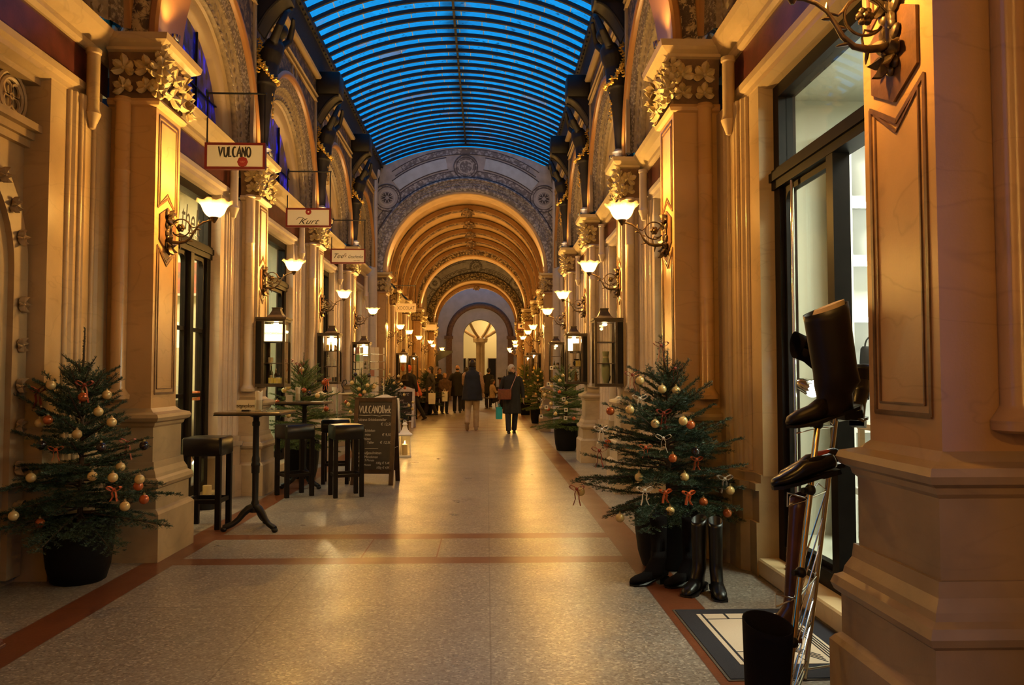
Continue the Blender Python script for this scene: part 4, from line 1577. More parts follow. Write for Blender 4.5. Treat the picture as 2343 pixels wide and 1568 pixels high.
boot('chestnut riding boot hanging toe down along the chrome stand', BROWN_LEATHER, (gx(1799, 3.28), 3.28, gz(1462, 3.28)), 0, .60, .19, .034, .039, .02, .0, tilt=(0, math.radians(4.5), -.1), solem=BROWN_LEATHER)
boot('black suede boot shaft standing lowest, at the foot of the stand', SUEDE, (gx(1752, 2.92), 2.92, .003), 0, .47, .27, .078, .095, .04, -.02, tilt=(0, 0, 1.9))
for k, (px, py, Y, mt, lab) in enumerate(((2.46, .0, 4.62, BOOT_BLACK, 'dark low shoe on the pale stand in the shoe shop doorway'), (2.40, .0, 4.62, WOOD_BROWN, ''),)):
    if k == 0:
        low_shoe(lab, mt, (2.47, 4.60, .12 + .972), (0, 0, .4), .26)
low_shoe('black low shoe lower on the pale stand in the doorway', BOOT_BLACK, (2.46, 4.62, .12 + .542), (0, 0, .2), .26)
low_shoe('dark pump on the low display table behind the shop window', DARK_LEATHER, (2.86, 5.2, .12 + .472), (0, 0, .6), .26)
hb = thing('handbag', 'small dark handbag on the lit shelf inside the shoe shop', 'handbag', (2.96, 6.02, .12 + 1.322))
MB().grid([[(.10 * k_ * math.cos(a), .04 * k_ * math.sin(a), z) for a in np.linspace(0, 2 * PI, 17)[:-1]] for z, k_ in ((0, 1), (.03, 1.05), (.14, .95), (.16, .8))], close_v=True, caps=True).build('bag_body', DARK_LEATHER, hb)
MB().tube([(.06 * math.cos(t), 0, .15 + .09 * math.sin(t)) for t in np.linspace(0, PI, 10)], .006, 6).build('strap', DARK_LEATHER, hb)

# ------------------------------------------------------------------ doormat
MX0, MX1, MY0, MY1 = 1.10, 1.86, 3.62, 4.69
dm = thing('doormat', 'navy bordered cream doormat with line pattern before the shoe shop', 'doormat', ((MX0 + MX1) / 2, (MY0 + MY1) / 2, 0))
hw, hl = (MX1 - MX0) / 2, (MY1 - MY0) / 2
NAVY = mat('navy_mat_pile', (.010, .011, .020), .95, bump=.5, bscale=400)
CREAM_P = mat('cream_mat_pile', (.58, .48, .36), .95, bump=.5, bscale=400)
MB().box(-hw, hw, -hl, hl, 0, .008, bev=.003).build('border_pile', NAVY, dm)
MB().box(-hw - .012, hw + .012, -hl - .012, hl + .012, 0, .004).build('rubber_edge', mat('mat_rubber', (.06, .045, .03), .7), dm)
MB().box(-hw + .10, hw - .13, -hl + .17, hl - .10, .006, .0105).build('cream_field', CREAM_P, dm)
m = MB()
z = .0105
x0, x1, y0, y1 = -hw + .10, hw - .13, -hl + .17, hl - .10
def ln(a, b_, w=.007):
    m.beam((*a, z), (*b_, z), w, .003)
ln((x0 + .03, y0), (x0 + .03, y1), .012)
ln((x0 + .03, y1 - .10), (x1 - .1, y1 - .10), .006)
ln((x0 + .16, y1), (x0 + .16, y1 - .10), .012)
ln((x0 + .03, y0 + .17), (x1 - .15, y0 + .17), .006)
for k in range(4):
    ln((x1 - .02 - .016 * k, y0), (x1 - .02 - .016 * k, y1 - .25), .007)
    ln((x1 - .10, y0 + .02 + .03 * k), (x1 - .30, y0 + .30 + .03 * k), .007)
ln((x0 + .26, y1 - .22), (x0 + .40, y1 - .18), .02)
m.tube([(x1 - .14 + .05 * math.cos(t), y1 - .30 + .08 * math.sin(t), z) for t in np.linspace(0, 2 * PI, 14)], .004, 6)
m.build('mat_line', NAVY, dm)
# ------------------------------------------------------------------ wall lamps
def shade_material():
    m, nt, p, out = _nodes('frosted_lamp_glass')
    N, L = nt.nodes, nt.links
    tp = N.new('ShaderNodeBsdfTransparent')
    tp.inputs['Color'].default_value = (1.0, .93, .8, 1)
    tl = N.new('ShaderNodeBsdfTranslucent')
    tl.inputs['Color'].default_value = (.48, .39, .28, 1)
    df = N.new('ShaderNodeBsdfDiffuse')
    df.inputs['Color'].default_value = (.28, .235, .18, 1)
    m1, m2 = N.new('ShaderNodeMixShader'), N.new('ShaderNodeMixShader')
    m1.inputs[0].default_value = .35
    m2.inputs[0].default_value = .27
    L.new(tl.outputs[0], m1.inputs[1])
    L.new(df.outputs[0], m1.inputs[2])
    L.new(tp.outputs[0], m2.inputs[1])
    L.new(m1.outputs[0], m2.inputs[2])
    L.new(m2.outputs[0], out.inputs['Surface'])
    return m


SHADE = shade_material()
BULB = glow('lamp_bulb', (1.0, .72, .36), 40.0)
UPL = glow('uplight_face', (1.0, .85, .75), 30.0)


def make_lamp(label):
    r = thing('wall_lamp', label, 'wall lamp')
    m = MB()
    m.ball((.012, 0, -.03), (.018, .035, .14), 10, 8)
    rnd = random.Random(5)
    for k in range(16):
        z = -.17 + .30 * k / 15
        y = .045 * math.sin(k * 2.4)
        m.ball((.02, y, z), (.016, .022, .030), 8, 6, M4=Matrix.Rotation(rnd.uniform(-.8, .8), 3, 'X'))
    leaf_cluster(m, (.02, 0, .09), (1, 0, 0), (0, 0, 1), .07, 5, 1, 240)
    leaf_cluster(m, (.02, 0, -.12), (1, 0, 0), (0, 0, -1), .08, 5, 2, 240)
    m.build('backplate', OLD_BRASS, r)
    m = MB()
    pts = [(.015, 0, -.075), (.05, 0, -.095), (.10, 0, -.10), (.15, 0, -.09), (.19, 0, -.055), (.215, 0, -.01), (.245, 0, .035), (.285, 0, .065), (.33, 0, .080), (.37, 0, .082)]
    m.tube(pts, [.010, .014, .014, .012, .010, .009, .008, .0075, .007, .007], 10)
    for (x, z, dx, dz) in ((.10, -.105, .008, -.05), (.17, -.08, .045, -.012), (.21, -.02, -.035, -.005), (.245, .035, .0, .035), (.235, .01, .03, -.002)):
        m.tube([(x, 0, z), (x + dx * .7, 0, z + dz * .6), (x + dx, .0, z + dz)], [.008, .006, .002], 6)
    m.build('arm', OLD_BRASS, r)
    m = MB()
    ring = [(.11 + .072 * math.cos(t), 0, .020 + .070 * math.sin(t)) for t in np.linspace(2.6, -2.6, 30)]
    m.tube(ring, .0055, 8)
    m.tube([(.235, 0, .03), (.205, 0, .022), (.19, 0, .035), (.165, 0, .07), (.12, 0, .092)], [.004, .005, .005, .005, .005], 8)
    m.tube([(.06, 0, -.03), (.08, 0, -.035), (.11, 0, -.03), (.12, 0, -.06), (.115, 0, -.095)], .0045, 8)
    m.tube([(.02, 0, .03), (.05, 0, .06), (.072, 0, .03), (.085, 0, .01)], .0045, 8)
    m.build('scroll', OLD_BRASS, r)
    m = MB()
    for k in range(6):
        a = 2 * PI * k / 6
        m.ball((.108 + .020 * math.cos(a), 0, .02 + .020 * math.sin(a)), (.015, .016, .015), 8, 6)
    m.ball((.108, -.012, .02), .013, 8, 6)
    m.ball((.108, .012, .02), .013, 8, 6)
    m.build('rosette', OLD_BRASS, r)
    m = MB()
    m.lathe([(.006, .060), (.012, .068), (.018, .08), (.030, .095), (.034, .108), (.030, .11)], (.37, 0, 0), 14)
    m.build('shade_holder', OLD_BRASS, r)
    prof = [(.026, .108), (.045, .112), (.066, .128), (.082, .152), (.092, .178), (.102, .200), (.120, .219), (.139, .230)]
    wave = lambda q, z, a: (q * (1 + .035 * max(0, (z - .17) / .06) * math.cos(8 * a)), z + .010 * max(0, (z - .18) / .05) * math.cos(8 * a))
    m = MB()
    rows = []
    for q, z in prof + [(q - .003, z + .001) for q, z in prof[::-1]]:
        rows.append([(.37 + wave(q, z, 2 * PI * k / 48)[0] * math.cos(2 * PI * k / 48), wave(q, z, 2 * PI * k / 48)[0] * math.sin(2 * PI * k / 48), wave(q, z, 2 * PI * k / 48)[1]) for k in range(48)])
    m.grid(rows, close_v=True)
    m.build('lamp_shade', SHADE, r, sharp=80)
    MB().ball((.37, 0, .155), (.024, .024, .032), 12, 8).build('bulb', BULB, r)
    point_light('lamp_light', (.37, 0, .165), LAMP_W, LAMP_COL, .035, r)
    return r


ORDL = ['first', 'second', 'third', 'fourth', 'fifth', 'sixth', 'seventh', 'eighth', 'ninth']
lamp_spots = []
for i, y in enumerate(PY[1:]):
    for s in (-1, 1):
        lamp_spots.append((s, 2.0 if i == 0 else 2.15, y, f'glowing scalloped wall lamp on the {ORDL[i]} {SIDE[s]} pillar counted from the foreground'))
for i, (y, d) in enumerate(((21.4, 2.15), (23.9, 2.15), (27.3, 2.15), (30.8, 2.0), (34.4, 2.15), (38.6, 2.0), (42.0, 2.15))):
    for s in (-1, 1):
        lamp_spots.append((s, d, y, f'small distant wall lamp on the {SIDE[s]} beyond the great arch, {ORDL[i]} of its row'))
lamp0 = make_lamp('')
index_children()
for i, (s, d, y, lab) in enumerate(lamp_spots):
    loc, rz = (XX(s, d), y, 2.53), 0 if s < 0 else PI
    if i == 0:
        lamp0.location, lamp0.rotation_euler = loc, (0, 0, rz)
        lamp0['label'] = lab
        lamp0['group'] = 'wall lamps along the passage'
    else:
        copy_tree(lamp0, loc, rz, lab, 'wall lamps along the passage')
big_l = copy_tree(lamp0, (XX(1, 2.0), PY[0], 2.64), PI, 'large dark scrolled lamp bracket at the top right, nearest the camera', 'wall lamps along the passage')
for s in (-1, 1):
    copy_tree(lamp0, (XX(s, 2.0), -.85, 2.53), 0 if s < 0 else PI, f'wall lamp behind the camera on the {SIDE[s]}', 'wall lamps along the passage')
    copy_tree(lamp0, (XX(s, 2.3), -4.3, 2.53), 0 if s < 0 else PI, f'wall lamp added out of view, farther behind the camera on the {SIDE[s]}', 'wall lamps along the passage')  # extra pair added to brighten the front of the nearest right pillar


# ------------------------------------------------------------------ small uplights on the pillar tops
def uplight(s, d, y, label, watts=UP_W, target=None):
    r = thing('uplight', label, 'uplight', (XX(s, d - .10), y, 3.985), 0, 'small uplights on the pillar capitals')
    m = MB().lathe([(.03, 0), (.035, .01), (.04, .05), (.036, .05), (.03, .035)], n=14)
    m.build('housing', CHROME, r)
    MB().lathe([(.001, .036), (.029, .037), (.029, .04), (.001, .042)], n=12).build('lens', UPL, r)
    t = target or (C0 + s * 1.2, y, 6.0)
    spot_light('uplight_beam', (XX(s, d - .10), y, 4.06), watts, (1.0, .62, .26), t, 100, .7)


for s in (-1, 1):
    uplight(s, 2.0, 6.20, f'small bright uplight on the {SIDE[s]} foreground capital', UP_W * .3, (XX(s, 1.65), 6.34, 6))
    for i, y in enumerate(PY[2:]):
        uplight(s, 2.15, y - .12, f'small bright uplight on the {ORDL[i+1]} {SIDE[s]} capital', UP_W * .3, (XX(s, 2.2), y - .9, 6.0))
    for i, y in enumerate((20.24, 23.9, 27.3, 30.8, 34.4, 38.6, 42.0)):
        uplight(s, 2.0 if i in (0, 3, 5) else 2.15, y, f'uplight on the {SIDE[s]} capital under the vault, {ORDL[i]} of its row', UP_W * .55, (XX(s, 1.5), y + .1, 6.0))

# ------------------------------------------------------------------ hanging shop signs
SIGN_W = mat('sign_white_board', (.60, .57, .54), .45)
SIGN_RED = mat('dark_red_sign_edge', (.12, .008, .010), .4)
SIGN_INK = mat('black_sign_ink', (.010, .008, .008), .6)
SEAL_RED = mat('red_seal_ink', (.22, .010, .012), .6)
SIGN_BEIGE = mat('beige_sign_board', (.50, .38, .25), .5)


def hang_sign(x0, x1, Y, z0, z1, zbar, label, board=SIGN_W, s=-1, edge=SIGN_RED):
    cx, w, h = (x0 + x1) / 2, x1 - x0, z1 - z0
    r = thing('hanging_sign', label, 'shop sign', (cx, Y, z0))
    MB().box(-w / 2 + .02, w / 2 - .02, -.018, .018, .02, h - .02).build('board', board, r)
    m = MB()
    m.box(-w / 2, w / 2, -.026, .026, 0, .024).box(-w / 2, w / 2, -.026, .026, h - .024, h)
    m.box(-w / 2, -w / 2 + .024, -.026, .026, .024, h - .024).box(w / 2 - .024, w / 2, -.026, .026, .024, h - .024)
    m.build('edge_frame', edge, r)
    m = MB()
    zb = zbar - z0
    for x in (-w / 2 + .015, w / 2 - .015):
        m.tube([(x, 0, h), (x, 0, zb)], .008, 8)
    xw = XX(s, 2.28) - cx
    m.tube([(w / 2 if s < 0 else -w / 2, 0, zb), (xw, 0, zb)], .010, 8)
    m.ball((xw, 0, zb), (.012, .04, .04), 10, 6)
    m.build('hanger', BLACK_IRON, r)
    return r, w, h


def strokes(name, glyphs, h, mt, loc, rot, parent, r=.006, gap=.15, flat=.4):
    """brush-drawn lettering from polylines in a unit box"""
    m = MB()
    x = 0.0
    for g in glyphs:
        w = g[0]
        for st in g[1]:
            pts = [(x + p[0] * h * .8, p[1] * h, 0) for p in st]
            m.tube(pts, [r * (1.15 - .35 * abs(2 * i / max(1, len(pts) - 1) - 1)) for i in range(len(pts))], 6, flat=flat)
        x += (w * .8 + gap) * h
    for i, p in enumerate(m.v):
        m.v[i] = (p[0] - x / 2, p[1], p[2])
    return m.build(name, mt, parent, loc, rot)


_arc = lambda cx, cy, rx, ry, a0, a1, n=12: [(cx + rx * math.cos(t), cy + ry * math.sin(t)) for t in np.linspace(math.radians(a0), math.radians(a1), n)]
GL = {
    'V': (.55, [[(0, 1.05), (.10, .6), (.24, 0), (.36, .55), (.50, 1.0)]]),
    'U': (.48, [[(0, 1), (.02, .4), (.10, .05), (.25, .0), (.38, .15), (.45, .5), (.46, 1.0)]]),
    'L': (.36, [[(.04, 1.05), (.0, .5), (.02, .02), (.34, .08)]]),
    'C': (.42, [_arc(.26, .5, .24, .5, 60, 300)]),
    'A': (.52, [[(0, 0), (.18, .6), (.34, 1.1), (.42, .6), (.50, -.02)], [(.10, .35), (.48, .40)]]),
    'N': (.48, [[(0, 0), (.03, .98)], [(.03, .98), (.25, .5), (.42, .02)], [(.42, .02), (.46, 1.05)]]),
    'O': (.48, [_arc(.24, .5, .24, .5, 90, 450, 18)]),
    't': (.30, [[(.10, 1.1), (.10, .15), (.24, .02)], [(-.04, .72), (.28, .75)]]),
    'h': (.36, [[(.02, 1.1), (.0, 0)], [(.0, .45), (.16, .62), (.28, .5), (.30, 0)]]),
    'e': (.34, [[(.02, .32), (.28, .38), (.22, .62), (.08, .58), (.0, .3), (.1, .03), (.30, .08)]]),
    'k': (.34, [[(.02, 1.05), (.0, 0)], [(.28, .62), (.03, .3), (.30, 0)]]),
}
r, w, h = hang_sign(gx(470, 8), gx(607, 8), 8.0, gz(389, 8), gz(328, 8), gz(212, 8), 'white hanging sign with brushed black lettering and round red seal, nearest on the left')
strokes('lettering', [GL[c] for c in 'VULCANO'], .098, SIGN_INK, (.0, -.019, h * .47), (PI / 2, 0, 0), r, .009, .10)
m = MB()
n = 28
rows = []
for q, d in ((.002, .019), (.002, .024), (.046, .024), (.052, .019)):
    rows.append([(.075 + q * (1 + .05 * math.cos(8 * 2 * PI * k / n)) * math.cos(2 * PI * k / n), -d, .075 + q * (1 + .05 * math.cos(8 * 2 * PI * k / n)) * math.sin(2 * PI * k / n)) for k in range(n)])
m.grid(rows, close_v=True)
seal = m.build('seal', SEAL_RED, r)
MB().box(.048, .102, -.0255, -.024, .078, .081).box(.055, .095, -.0255, -.024, .068, .070).build('seal_line', mat('seal_line_ink', (.5, .2, .15), .6), seal)

r, w, h = hang_sign(gx(655, 11.3), gx(757, 11.3), 11.3, gz(521, 11.3), gz(477, 11.3), gz(392, 11.3), 'white hanging sign with script name under a small red disc, second on the left')
text('lettering', 'Kurt', .115, SIGN_INK, (-.01, -.019, .045), (PI / 2, 0, 0), r, 'CENTER', .001, .55, 1.25)
m = MB()
m.tube([(-.17, 0, .105), (-.13, 0, .14), (-.08, 0, .135), (-.03, 0, .1)], .003, 6)
m.box(-.13, .16, -.002, 0, .030, .033)
m.build('flourish', SIGN_INK, r, (0, -.019, 0))
m = MB()
m.grid([[(q * math.cos(t), -.020 - d, h - .055 + q * math.sin(t)) for t in np.linspace(0, 2 * PI, 25)[:-1]] for q, d in ((.013, 0), (.013, .004), (.040, .004), (.042, 0))], close_v=True)
m.build('red_disc', SEAL_RED, r)
r, w, h = hang_sign(gx(757, 14.6), gx(836, 14.6), 14.6, gz(604, 14.6), gz(570, 14.6), gz(504, 14.6), 'white hanging sign with two script words joined by an ampersand, third on the left', SIGN_W)
text('lettering', 'Tee', .12, SIGN_INK, (-.285, -.019, .10), (PI / 2, 0, 0), r, 'LEFT', .001, .5, 1.05)
text('lettering', '&', .11, mat('grey_sign_ink', (.25, .2, .18), .6), (-.095, -.019, .115), (PI / 2, 0, 0), r, 'LEFT', .001, .3)
text('lettering', 'Geschenke', .085, SIGN_INK, (-.005, -.019, .10), (PI / 2, 0, 0), r, 'LEFT', .001, .5, .72)
text('lettering', 'und mehr', .03, SIGN_INK, (.10, -.019, .045), (PI / 2, 0, 0), r, 'LEFT', .001, .4)
r, w, h = hang_sign(gx(906, 22.5), gx(952, 22.5), 22.5, gz(715, 22.5), gz(695, 22.5), gz(654, 22.5), 'beige hanging sign with dark capital letters below the great arch vault', SIGN_BEIGE, edge=SIGN_BEIGE)
text('lettering', 'XOCOLAT', .13, SIGN_INK, (0, -.019, .075), (PI / 2, 0, 0), r, 'CENTER', .001, 0, .78)
hang_sign(gx(971, 35.2), gx(999, 35.2), 35.2, gz(756, 35.2), gz(743, 35.2), gz(722, 35.2), 'plain pale hanging sign, farthest on the left', SIGN_BEIGE, edge=SIGN_BEIGE)
r, w, h = hang_sign(gx(1184, 35.0), gx(1212, 35.0), 35.0, gz(754, 35.0), gz(739.5, 35.0), gz(722, 35.0), 'small distant hanging sign with dark script on the right', SIGN_BEIGE, s=1, edge=SIGN_RED)
MB().ball((0, -.02, h * .5), (.17, .004, .07), 14, 6).build('dark_oval', SIGN_INK, r)

# ------------------------------------------------------------------ wall showcases
CASE = mat('showcase_bronze', (.055, .034, .02), .4, metal=.3, var=.3, vscale=15)


def make_case(h):
    """showcase hung on a pillar face: local +X into the passage, front glass towards -Y"""
    r = thing('wall_showcase', '', 'showcase')
    W, D = .34, .30
    m = MB()
    t = .028
    for x in (.07, W - t):
        for y in (-D / 2, D / 2 - t):
            m.box(x, x + t, y, y + t, t * 1.3, h - t * 1.3)
    for z in (0, h - t * 1.3):
        m.box(.0 if z else .001, W, -D / 2, D / 2, z, z + t * 1.3)
    m.box(-.0, W + .015, -D / 2 - .015, D / 2 + .015, h - .012, h + .012)
    m.build('case_frame', CASE, r)
    MB().box(0.002, .0695, -D / 2 + .005, D / 2 - .005, t * 1.3, h - t * 1.3).build('back_panel', WOOD_DARK, r)
    g = MB()
    g.box(.098, W - t, -D / 2 + .010, -D / 2 + .014, .036, h - .036)
    g.build('front_glass', GLASS_BOX, r)
    g = MB().box(W - .016, W - .012, -D / 2 + t, D / 2 - t, .036, h - .036)
    g.build('side_glass', GLASS_BOX, r)
    g = MB().box(.098, W - t, D / 2 - .014, D / 2 - .010, .036, h - .036)
    g.build('rear_glass', GLASS_BOX, r)
    for z in (h * .345, h * .66):
        MB().box(.08, W - .02, -D / 2 + .02, D / 2 - .02, z - .004, z + .004).build('shelf', WOOD_BROWN, r)
    m = MB()
    m.grid([[((W / 2 + .04) + q * sx_, q * sy_, z) for sx_, sy_ in ((-1, -1), (1, -1), (1, 1), (-1, 1))] for q, z in ((.12, h), (.075, h + .045), (.050, h + .095), (.045, h + .12), (.052, h + .12), (.052, h + .135), (.03, h + .135))], close_v=True, caps=True, smooth=False)
    m.build('chimney', CASE, r)
    return r


def case_item(r, kind, lx, ly, lz, label, col, size, cat, group='goods in the wall showcases'):
    """a thing standing in a showcase, placed from the case's own axes"""
    s = 1 if abs(r.rotation_euler[2]) < .1 else -1
    loc = (r.location[0] + s * lx, r.location[1] + s * ly, r.location[2] + lz)
    t = thing(kind, label, cat, loc, 0, group)
    if kind == 'bottle':
        w, h = size
        MB().lathe([(w, 0), (w, h * .58), (w * .4, h * .72), (w * .36, h * .92), (w * .42, h)], n=12).build('bottle_body', col, t)
        MB().lathe([(w * 1.02, h * .15), (w * 1.02, h * .45)], n=12).build('paper_label', PAPER, t)
        MB().lathe([(w * .44, h * .92), (w * .46, h * 1.02), (w * .1, h * 1.03)], n=10).build('cap', GILT_LEAF, t)
    elif kind == 'gift_box':
        w, h = size
        MB().box(-w, w, -w * .6, w * .6, 0, h, bev=.003).build('box_body', col, t)
        MB().box(-w * 1.03, w * 1.03, -w * .63, w * .63, h * .72, h * 1.02, bev=.003).build('box_lid', col, t)
        MB().box(-w * .15, w * .15, -w * .65, w * .65, 0, h * 1.03).build('band', GILT_LEAF, t)
    elif kind == 'jar':
        w, h = size
        MB().lathe([(w, 0), (w, h * .75), (w * .8, h * .82)], n=12).build('jar_body', col, t)
        MB().lathe([(w * .85, h * .82), (w * .85, h), (w * .2, h)], n=12).build('lid', CASE, t)
        MB().lathe([(w * 1.02, h * .2), (w * 1.02, h * .6)], n=12).build('paper_label', PAPER, t)
    elif kind == 'figurine':
        w, h = size
        MB().lathe([(w, 0), (w, h * .08), (w * .5, h * .12), (w * .7, h * .3), (w * .45, h * .55), (w * .6, h * .7), (w * .2, h * .78)], n=12).ball((0, 0, h * .88), w * .38, 10, 8).build('figurine_body', col, t)
        MB().lathe([(w * 1.1, 0), (w * 1.1, h * .05)], n=12).build('plinth', CASE, t)
    elif kind == 'vase':
        w, h = size
        MB().lathe([(w * .5, 0), (w * .9, h * .25), (w, h * .5), (w * .6, h * .82), (w * .8, h)], n=16).build('vase_body', col, t)
        MB().lathe([(w * .62, h * .80), (w * .64, h * .84)], n=16).build('rim_band', GILT_LEAF, t)
    elif kind == 'light_box':
        w, h = size
        MB().box(-w, w, -.08, .08, 0, h).build('light_face', col, t)
        MB().box(-w - .005, w + .005, -.085, .085, -.01, 0).build('ledge', CASE, t)
    return t


PAPER = mat('cream_paper_label', (.62, .54, .38), .6)
AMBER = mat('amber_glass', (.22, .10, .02), .15)
OLIVE = mat('olive_glass', (.07, .065, .015), .12)
BOXY = mat('yellow_gift_card', (.62, .47, .10), .5)
BOXD = mat('dark_gift_card', (.03, .02, .02), .4)
PORC = mat('white_porcelain', (.7, .66, .58), .25)
BLACKG = mat('black_glaze', (.012, .011, .011), .2)
SIGN_GLOW = glow('backlit_sign_face', (1.0, .80, .34), 3.2)
case0 = make_case(.80)
index_children()
cases = {}
for i, (s, y, d, lab, key) in enumerate((
        (-1, 9.48, 2.15, 'wall showcase with backlit sign and bottles on the second left pillar', 'A'),
        (1, 9.48, 2.15, 'unlit wall showcase with a tall vase, nearest on the right', 'B'),
        (-1, 12.85, 2.15, 'brightly lit wall showcase with bottles and figurines on the third left pillar', 'D'),
        (1, 12.85, 2.15, 'brightly lit wall showcase with dark boxes on the third right pillar', 'E'),
        (-1, 16.15, 2.15, 'lit wall showcase behind the postcard stand', 'G'),
        (1, 16.15, 2.15, 'dim wall showcase behind the spruce with white tags', 'H'),
        (-1, 23.8, 2.15, 'small distant lit showcase with orange goods beyond the great arch on the left', 'I'),
        (1, 23.8, 2.15, 'small distant brass showcase beyond the great arch on the right', 'J'),
        (-1, 27.2, 2.15, 'farther dim showcase beyond the great arch on the left', 'K'),
        (1, 27.2, 2.15, 'farthest small lit showcase on the right', 'L'))):
    loc, rz = (XX(s, d), y, 1.25), 0 if s < 0 else PI
    if i == 0:
        c = case0
        c.location, c.rotation_euler = loc, (0, 0, rz)
        c['label'] = lab
    else:
        c = copy_tree(case0, loc, rz, lab)
    c['group'] = 'showcases on the pillars'
    cases[key] = c


def case_lamp(key, watts, lx=.2, z=.755):
    r = cases[key]
    s = 1 if abs(r.rotation_euler[2]) < .1 else -1
    loc = (r.location[0] + s * lx, r.location[1], r.location[2] + z)
    t = thing('showcase_lamp', 'small lamp under the roof of the wall showcase ' + {'A': 'holding bottles', 'B': 'holding the vase', 'D': 'with figurines', 'E': 'with dark boxes', 'G': 'by the postcards', 'H': 'behind the tagged spruce', 'I': 'with orange goods', 'J': 'of brass', 'K': 'farther left', 'L': 'farther right'}[key], 'lamp', loc)
    MB().lathe([(.03, .0), (.03, .012), (.01, .012)], n=12).build('lamp_base', CASE, t)
    MB().ball((0, 0, -.012), (.03, .03, .016), 10, 6).build('bulb', BULB, t)
    if watts:
        point_light('showcase_light', (loc[0], loc[1], loc[2] - .05), watts, (1, .72, .34), .02)


for k, w in (('A', 5), ('B', 1.5), ('D', 20), ('E', 20), ('G', 18), ('H', 1.5), ('I', 14), ('J', 5), ('K', 1.5), ('L', 6)):
    case_lamp(k, w)
A = cases['A']
t = case_item(A, 'light_box', .19, 0, .53, 'glowing backlit sign in the upper third of the left bar showcase', SIGN_GLOW, (.105, .205), 'light box')
text('lettering', 'VULCANOthek', .032, mat('faint_yellow_ink', (.5, .42, .05), .6), (0, -.081, .085), (PI / 2, 0, 0), t)
case_item(A, 'gift_box', .155, -.05, .284, 'pale striped tin on the middle shelf of the left bar showcase', PAPER, (.026, .06), 'tin')
case_item(A, 'bottle', .15, .0, .04, 'slim dark bottle at left in the bottom of the left bar showcase', OLIVE, (.02, .22), 'bottle')
case_item(A, 'bottle', .19, .05, .04, 'bottle with cream label in the bottom of the left bar showcase', AMBER, (.022, .17), 'bottle')
case_item(A, 'jar', .225, .0, .04, 'dark round jar in the bottom of the left bar showcase', BLACKG, (.03, .12), 'jar')
case_item(A, 'gift_box', .17, -.08, .04, 'yellow gift box, left one at the bottom of the bar showcase', BOXY, (.028, .065), 'box')
case_item(A, 'gift_box', .245, -.08, .04, 'yellow gift box, right one at the bottom of the bar showcase', BOXY, (.042, .06), 'box')
B = cases['B']
case_item(B, 'vase', .19, 0, .04, 'tall glazed vase in the unlit showcase nearest on the right', mat('pale_green_glaze', (.30, .30, .16), .3), (.055, .38), 'vase')
case_item(B, 'vase', .17, -.07, .04, 'small black bell-shaped vase at the bottom of the unlit right showcase', BLACKG, (.05, .16), 'vase')
D = cases['D']
for q, (k_, x, z, c_, sz, lab) in enumerate((
        ('gift_box', .14, .534, BOXY, (.02, .10), 'yellow box on the top shelf of the third left showcase'),
        ('bottle', .19, .534, OLIVE, (.02, .15), 'green bottle on the top shelf of the third left showcase'),
        ('jar', .26, .534, AMBER, (.024, .09), 'amber jar on the top shelf of the third left showcase'),
        ('figurine', .15, .282, PORC, (.04, .20), 'tall white figurine on the middle shelf of the third left showcase'),
        ('figurine', .25, .282, PORC, (.03, .13), 'short white figurine on the middle shelf of the third left showcase'),
        ('jar', .15, .04, PORC, (.03, .08), 'white jar at the bottom of the third left showcase'),
        ('gift_box', .25, .04, BOXD, (.035, .07), 'dark box at the bottom of the third left showcase'))):
    case_item(D, k_, x, 0, z, lab, c_, sz, k_.replace('_', ' '))
E = cases['E']
for q, (k_, x, z, c_, sz, lab) in enumerate((
        ('gift_box', .17, .534, PAPER, (.05, .12), 'pale card box on the top shelf of the third right showcase'),
        ('gift_box', .14, .40, BOXY, (.04, .09), 'yellow box hung under the top shelf of the third right showcase'),
        ('vase', .16, .284, BLACKG, (.06, .12), 'round black pot on the middle shelf of the third right showcase'),
        ('figurine', .17, .04, AMBER, (.045, .16), 'amber figurine at the bottom of the third right showcase'),
        ('bottle', .27, .04, OLIVE, (.02, .15), 'green bottle at the bottom of the third right showcase'))):
    case_item(E, k_, x, 0 if k_ != 'gift_box' else .04, z if z != .40 else .284, lab.replace('hung under the top', 'behind the pot on the middle'), c_, sz, k_.replace('_', ' '))
CARD = mat('pale_backing_card', (.70, .64, .50), .7)  # pale cards added to brighten the lit cases; the third right is real
for key, lab in (('D', 'third left'), ('E', 'third right'), ('G', 'postcard side'), ('I', 'small distant left')):
    c_ = cases[key]
    tt = thing('reflector_card', f'tall pale card added to brighten the back of the {lab} showcase', 'card', (c_.location[0] + (.21 if key != 'E' else -.21), c_.location[1] + .13, c_.location[2] + .54))
    MB().box(-.105, .105, -.003, .003, 0, .20).build('card', CARD, tt)
    MB().box(-.07, .07, -.0045, -.003, .03, .15).build('print', PAPER, tt)
for z, txt, k_ in ((.505, 'FREY', 0), (.255, 'FRISOR', 0)):
    s = -1
    tt = thing('lettered_strip', f'{"upper" if z > .4 else "lower"} lettered shelf strip in the third right showcase', 'lettering', (E.location[0] - .19, E.location[1] - .125, E.location[2] + z))
    MB().box(-.09, .09, -.003, .003, -.012, .022).build('strip', BOXD, tt)
    text('lettering', txt, .03, PAPER, (0, -.004, -.006), (PI / 2, 0, 0), tt, sx=1.1)
for key, lab in (('G', 'behind the postcard stand'), ('H', 'behind the tagged spruce')):
    case_item(cases[key], 'jar', .17, 0, .282, f'jar on the middle shelf of the showcase {lab}', AMBER, (.03, .12), 'jar')
    case_item(cases[key], 'bottle', .24, 0, .282, f'bottle on the middle shelf of the showcase {lab}', OLIVE, (.02, .16), 'bottle')
    case_item(cases[key], 'gift_box', .2, 0, .04, f'yellow box at the bottom of the showcase {lab}', BOXY, (.05, .1), 'gift box')
